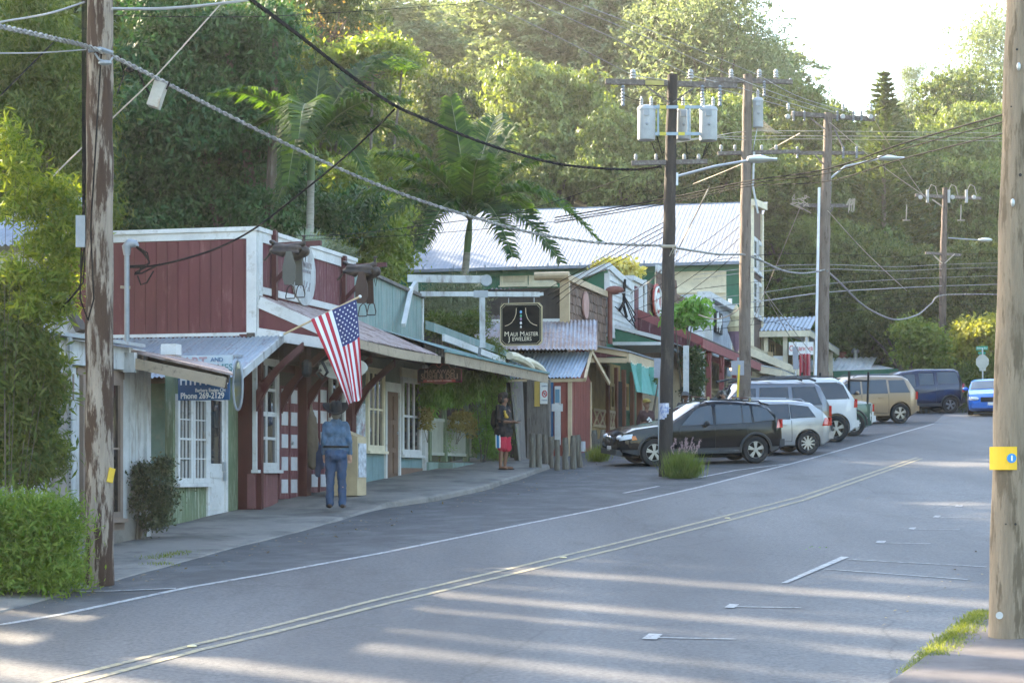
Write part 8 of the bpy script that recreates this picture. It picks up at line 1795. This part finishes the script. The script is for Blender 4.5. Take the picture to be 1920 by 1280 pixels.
lobeplant('tree', 'small papaya like tree beside the dark centre pole above the maroon porch', 'tree', [PLb(1290, 600, 66, 34, 14, .6), PLb(1265, 590, 66, 16, 12, .5), PLb(1300, 580, 66, 20, 10, .5)], 1700, .26, L_fern, 47, .05, asp=.35, clump=.3, droop=.9)
lobeplant('shrub', 'glossy dark green climber on the porch post right of the dark centre pole', 'shrub', [PLb(1300, 680, 66, 16, 24, .4), PLb(1303, 715, 66, 14, 22, .4), PLb(1296, 740, 66, 12, 16, .3)], 3200, .12, L_dark, 48, .04, asp=.55, clump=.2)
lobeplant('tree', 'pale twisted branch tree by the person in the brown hoodie', 'tree', [PLb(1235, 710, 62, 8, 16, .3)], 300, .12, L_mid, 49, .06, clump=.2)
# ---- prototypes for the hill ----
PA = proto('tree', 101, 12, 9, 15, 56000, .30, L_hill, .22, .35, clump=.28, asp=.5, shell=.25, per=12, nj=.35)
PB = proto('tree', 102, 9, 18, 24, 56000, .34, L_euc_haze, .18, .3, clump=.25, asp=.42, droop=.5, shell=.25, per=12, nj=.35)
PC = proto('tree', 103, 10, 9, 16, 52000, .27, L_mid, .12, .28, clump=.2, asp=.5, shell=.25, per=12, nj=.35)
PE = proto('tree', 104, 10, 13, 22, 54000, .30, L_dk2, .1, .28, clump=.22, asp=.42, shell=.25, per=12, nj=.35)
PF = proto('tree', 105, 8, 16, 20, 9500, .30, L_euc_haze, .3, .22, clump=.75, asp=.3, droop=.6)
HP = {'A': (PA, 9, 12), 'B': (PB, 18, 9), 'C': (PC, 9, 10), 'E': (PE, 13, 10), 'F': (PF, 16, 8)}
used_p = set()
def tr(kd, px, D, top, wpx, label, group=None, m=None):
    pr, h0, w0 = HP[kd]; x = (px-960)*D/F; z = gz(x, D)-.3; h = max(5, (HOR-top)*D/F-z); kw = wpx*D/F/(w0*.95); k = min(h/h0, kw*1.3); z += h-k*h0
    rz = random.Random(int(px*7+D)).uniform(0, 6.28)
    if kd in used_p: o = dup(pr, (x, D, z), rz, (kw, kw, k), label, group)
    else:
        used_p.add(kd); o = pr; o.location = (x, D, z); o.rotation_euler = (0, 0, rz); o.scale = (kw, kw, k); o['label'] = label
        if group: o['group'] = group
    return o
tr('A', 1035, 118, 132, 330, 'round topped spreading tree rising above the long metal roof')
tr('A', 1165, 113, 222, 220, 'rounded sunlit tree left of the transformers')
tr('A', 960, 120, 225, 240, 'rounded tree just right of the second palm')
tr('A', 1330, 116, 185, 260, 'spreading tree behind the top of the brown pole')
tr('A', 1770, 128, 250, 260, 'broad yellow topped tree left of the right foreground pole')
tr('A', 1815, 140, 200, 240, 'pale green domed tree at the right behind the black wires')
tr('A', 1470, 135, 160, 240, 'spreading tree on the skyline right of the brown pole')
tr('A', 1520, 145, 192, 190, 'lower skyline tree left of the conical pine')
tr('B', 1015, 150, -60, 330, 'tallest hazy tree filling the top centre')
tr('B', 900, 155, 20, 260, 'hazy tall tree left of the tallest one')
tr('B', 740, 140, 10, 300, 'hazy tree mass above the left palm')
tr('B', 1140, 148, -70, 300, 'hazy tall tree at the top over the centre pole')
tr('B', 1270, 140, -60, 260, 'hazy tall tree at the top between the two close poles')
tr('F', 1350, 134, -60, 280, 'wispy feathery tree reaching into the sky right of centre')
tr('F', 1425, 138, 45, 150, 'thin wispy crown edge against the white sky')
tr('F', 1850, 170, 10, 200, 'bright feathery tree behind the right foreground pole')
tr('F', 1710, 175, 110, 70, 'slender pale treetop right of the conical pine')
tr('E', 1795, 160, 150, 220, 'dark bluish trees on the skyline near the right pole')
tr('C', 830, 125, 150, 240, 'hazy rounded tree behind the spiral cable')
tr('C', 700, 118, 220, 240, 'hazy tree behind the fronds of the left palm')
tr('C', 610, 100, 60, 240, 'leafy tree behind the bare branches')
tr('E', 1480, 122, 300, 240, 'dark tree right of the brown false front, left')
tr('E', 1600, 125, 290, 260, 'dark dense tree behind the conduit pole')
tr('E', 1700, 124, 320, 260, 'dark dense tree behind the distant pole')
tr('E', 1830, 122, 330, 220, 'dark dense tree just left of the right foreground pole')
tr('E', 1530, 116, 430, 200, 'dark tree low behind the verandah roof')
tr('E', 1640, 117, 450, 220, 'dark tree low behind the white cafe roof')
tr('C', 1690, 112, 480, 200, 'mid green tree to the left of the distant pole')
tr('C', 1830, 108, 470, 180, 'mid green tree right of the distant pole')
tr('C', 1640, 130, 250, 200, 'mid green tree at the foot of the conical pine')
tr('C', 1530, 128, 225, 200, 'mid green tree between the conduit pole and the skyline tree')
tr('C', 950, 112, 330, 240, 'shrubby tree directly behind the long metal roof, left')
tr('C', 1250, 113, 300, 200, 'shrubby tree directly behind the long metal roof, right')
rg = random.Random(77)
for k in range(26):
    px = 380+k*58+rg.uniform(-20, 20); D = rg.uniform(165, 215); top = rg.uniform(10, 120) if px < 1420 else rg.uniform(205, 250)
    tr('B' if px < 1420 else 'E', px, D, top, rg.uniform(190, 260), 'tree massed on the hazy hillside behind the named ones', 'trees massed on the hazy hillside')
for k in range(26):
    px = 430+k*57+rg.uniform(-15, 15); D = rg.uniform(120, 150); tr('CA'[k % 2], px, D, rg.uniform(250, 380) , 230, 'understorey tree filling the slope below the hazy hillside trees', 'understorey trees on the slope')
for k in range(5):
    tr('E', 250+90*k, rg.uniform(80, 100), rg.uniform(-60, 60), 260, 'dark tree glimpsed behind the big dense tree at the left', 'trees behind the big dense tree')
# Norfolk pine
D = 120; xb = (1657-960)*D/F; zb_ = gz(xb, D); ztp = (HOR-130)*D/F; t = thing('pine_tree', 'conical norfolk pine standing alone against the white sky', 'tree', (xb, D, zb_)); H_ = ztp-zb_
C, A, N_ = [], [], []; rn = np.random.default_rng(6); b = MB(); b.tube([(xb, D, zb_-.5), (xb, D, zb_+H_)], [.3, .04], 8); b.build('trunk', bark, t)
nl = int(H_/.36)
for i in range(nl):
    u = i/nl; zz_ = zb_+H_*(.12+.88*u); rr = min(3.3, H_*.88*(1-u)*.36+.15)
    for a in np.arange(0, 6.28, .6):
        a += rn.random()*.3
        for q in np.linspace(.15, 1, 14):
            for e in range(1):
                C.append((xb+math.cos(a)*rr*q+rn.normal()*.06, D+math.sin(a)*rr*q+rn.normal()*.06, zz_+.10*rr*q*q+rn.normal()*.04)); A.append((math.cos(a)+rn.normal()*.5, math.sin(a)+rn.normal()*.5, .3)); N_.append((rn.normal()*.4, rn.normal()*.4, 1))
C = np.array(C); n = len(C); leafobj('crown', C, np.array(A), np.array(N_), np.full(n, .5), np.full(n, .15), leafmat('leaf_pine', (.05, .09, .045), (.10, .15, .07), .25), t)
# trumpet tree with hanging white flowers
bt = lobeplant('tree', 'dark leaved angel trumpet tree hung with white trumpet flowers', 'tree', fill(1560, 1700, 580, 670, 119, 14, 30, 26, 1.3, 61, 1.2), 17000, .24, L_dark, 61, .12, asp=.4, clump=.5, droop=.9)
fl_ = mat('trumpet_white', (.62, .60, .48), .6, bump=0)
for k in range(34):
    px, py = rg.uniform(1556, 1712), rg.uniform(592, 690); c = at(px, min(py, 672), 117.2+rg.uniform(-.3, .3)); s_ = rg.uniform(.7, 1.25); m_ = MB(); m_.lathe([(.02, .2*s_), (.035*s_, .05*s_), (.06*s_, -.12*s_), (.13*s_, -.2*s_), (.12*s_, -.2*s_)], c, n=7); m_.build('flower', fl_, bt)
lobeplant('shrub', 'yellow green sunlit bushes left of the distant pole', 'shrub', fill(1700, 1760, 615, 700, 96, 9, 24, 24, 1.0, 62, 1), 9000, .22, L_yel, 62, .06, asp=.5, clump=.4)
lobeplant('shrub', 'bright yellow leaved bush right of the distant pole behind the street name blades', 'shrub', fill(1790, 1866, 610, 680, 97, 9, 24, 22, 1.0, 63, 1), 8000, .24, leafmat('leaf_gold', (.16, .19, .03), (.34, .33, .07), .42, (1.6, 1.6, .6)), 63, .06, asp=.5, clump=.4)
lobeplant('shrub', 'low bamboo thicket between the dark blue boxy car and stop sign', 'shrub', fill(1780, 1890, 690, 765, 94, 10, 26, 24, .8, 64, .6), 9000, .26, L_bam, 64, .05, asp=.14, clump=.5, droop=.8)
lobeplant('hedge', 'low green hedge along the cafe behind the champagne SUV', 'hedge', fill(1672, 1740, 712, 752, 100, 6, 24, 16, .8, 65, .5), 4000, .22, L_mid, 65, .05, asp=.5, clump=.3)
# trees out of frame to the left and right: they shade the street and show in the glass
def off(kd, x, y, h, w_, label):
    pr, h0, w0 = HP[kd]; o = dup(pr, (x, y, gz(x, y)-.3), x*1.3, (w_/w0, w_/w0, h/h0), label, 'trees beyond the frame'); return o
OFF = [('E', -13.5, 48, 11, 8), ('E', -13, 58, 12, 10), ('E', -17, 66, 14, 10), ('E', -18, 54, 13, 10), ('C', -10, 70, 12, 9), ('E', -14, 78, 14, 11), ('E', -22, 90, 16, 12), ('E', -34, 64, 18, 14), ('E', -30, 76, 18, 14), ('E', -20, 106, 16, 12), ('E', -23, 52, 20, 9)]
for u_, w_ in ((8.3, 2.0), (10.6, 1.5), (12.3, .9), (13.6, 1.3), (15.0, .8), (16.1, 1.2), (17.5, 1.0), (18.7, .8), (19.8, 1.4), (21.4, 1.3), (22.7, 1.0), (24.2, 2.2)): OFF.append(('E', u_*.643-.766*41, u_*.766+.643*41, 32, w_))
for i, a in enumerate(OFF): off(*a, 'shade tree behind the shops beyond the left edge of the picture')
for a in (('C', 31, 96, 9, 11), ('E', 38, 108, 12, 12), ('A', 45, 120, 10, 14), ('E', 52, 104, 13, 12), ('C', 22, 40, 9, 9), ('C', 26, 58, 10, 10), ('A', 20, 24, 8, 10), ('C', 33, 78, 10, 11)): off(*a, 'garden tree across the road beyond the right edge')
# haze
HZ = 1
if HZ:
    b = MB(); b.box(-360, 420, -60, 600, -12, 75); o = b.build('haze', None or bpy.data.materials.new('haze_air')); o['kind'] = 'stuff'
    m = o.data.materials[0]; m.use_nodes = True; N = m.node_tree.nodes; N.remove(N['Principled BSDF']); v = N.new('ShaderNodeVolumePrincipled'); v.inputs['Color'].default_value = (1, .97, .9, 1); v.inputs['Density'].default_value = .00027; v.inputs['Anisotropy'].default_value = .5
    m.node_tree.links.new(v.outputs[0], N['Material Output'].inputs['Volume'])
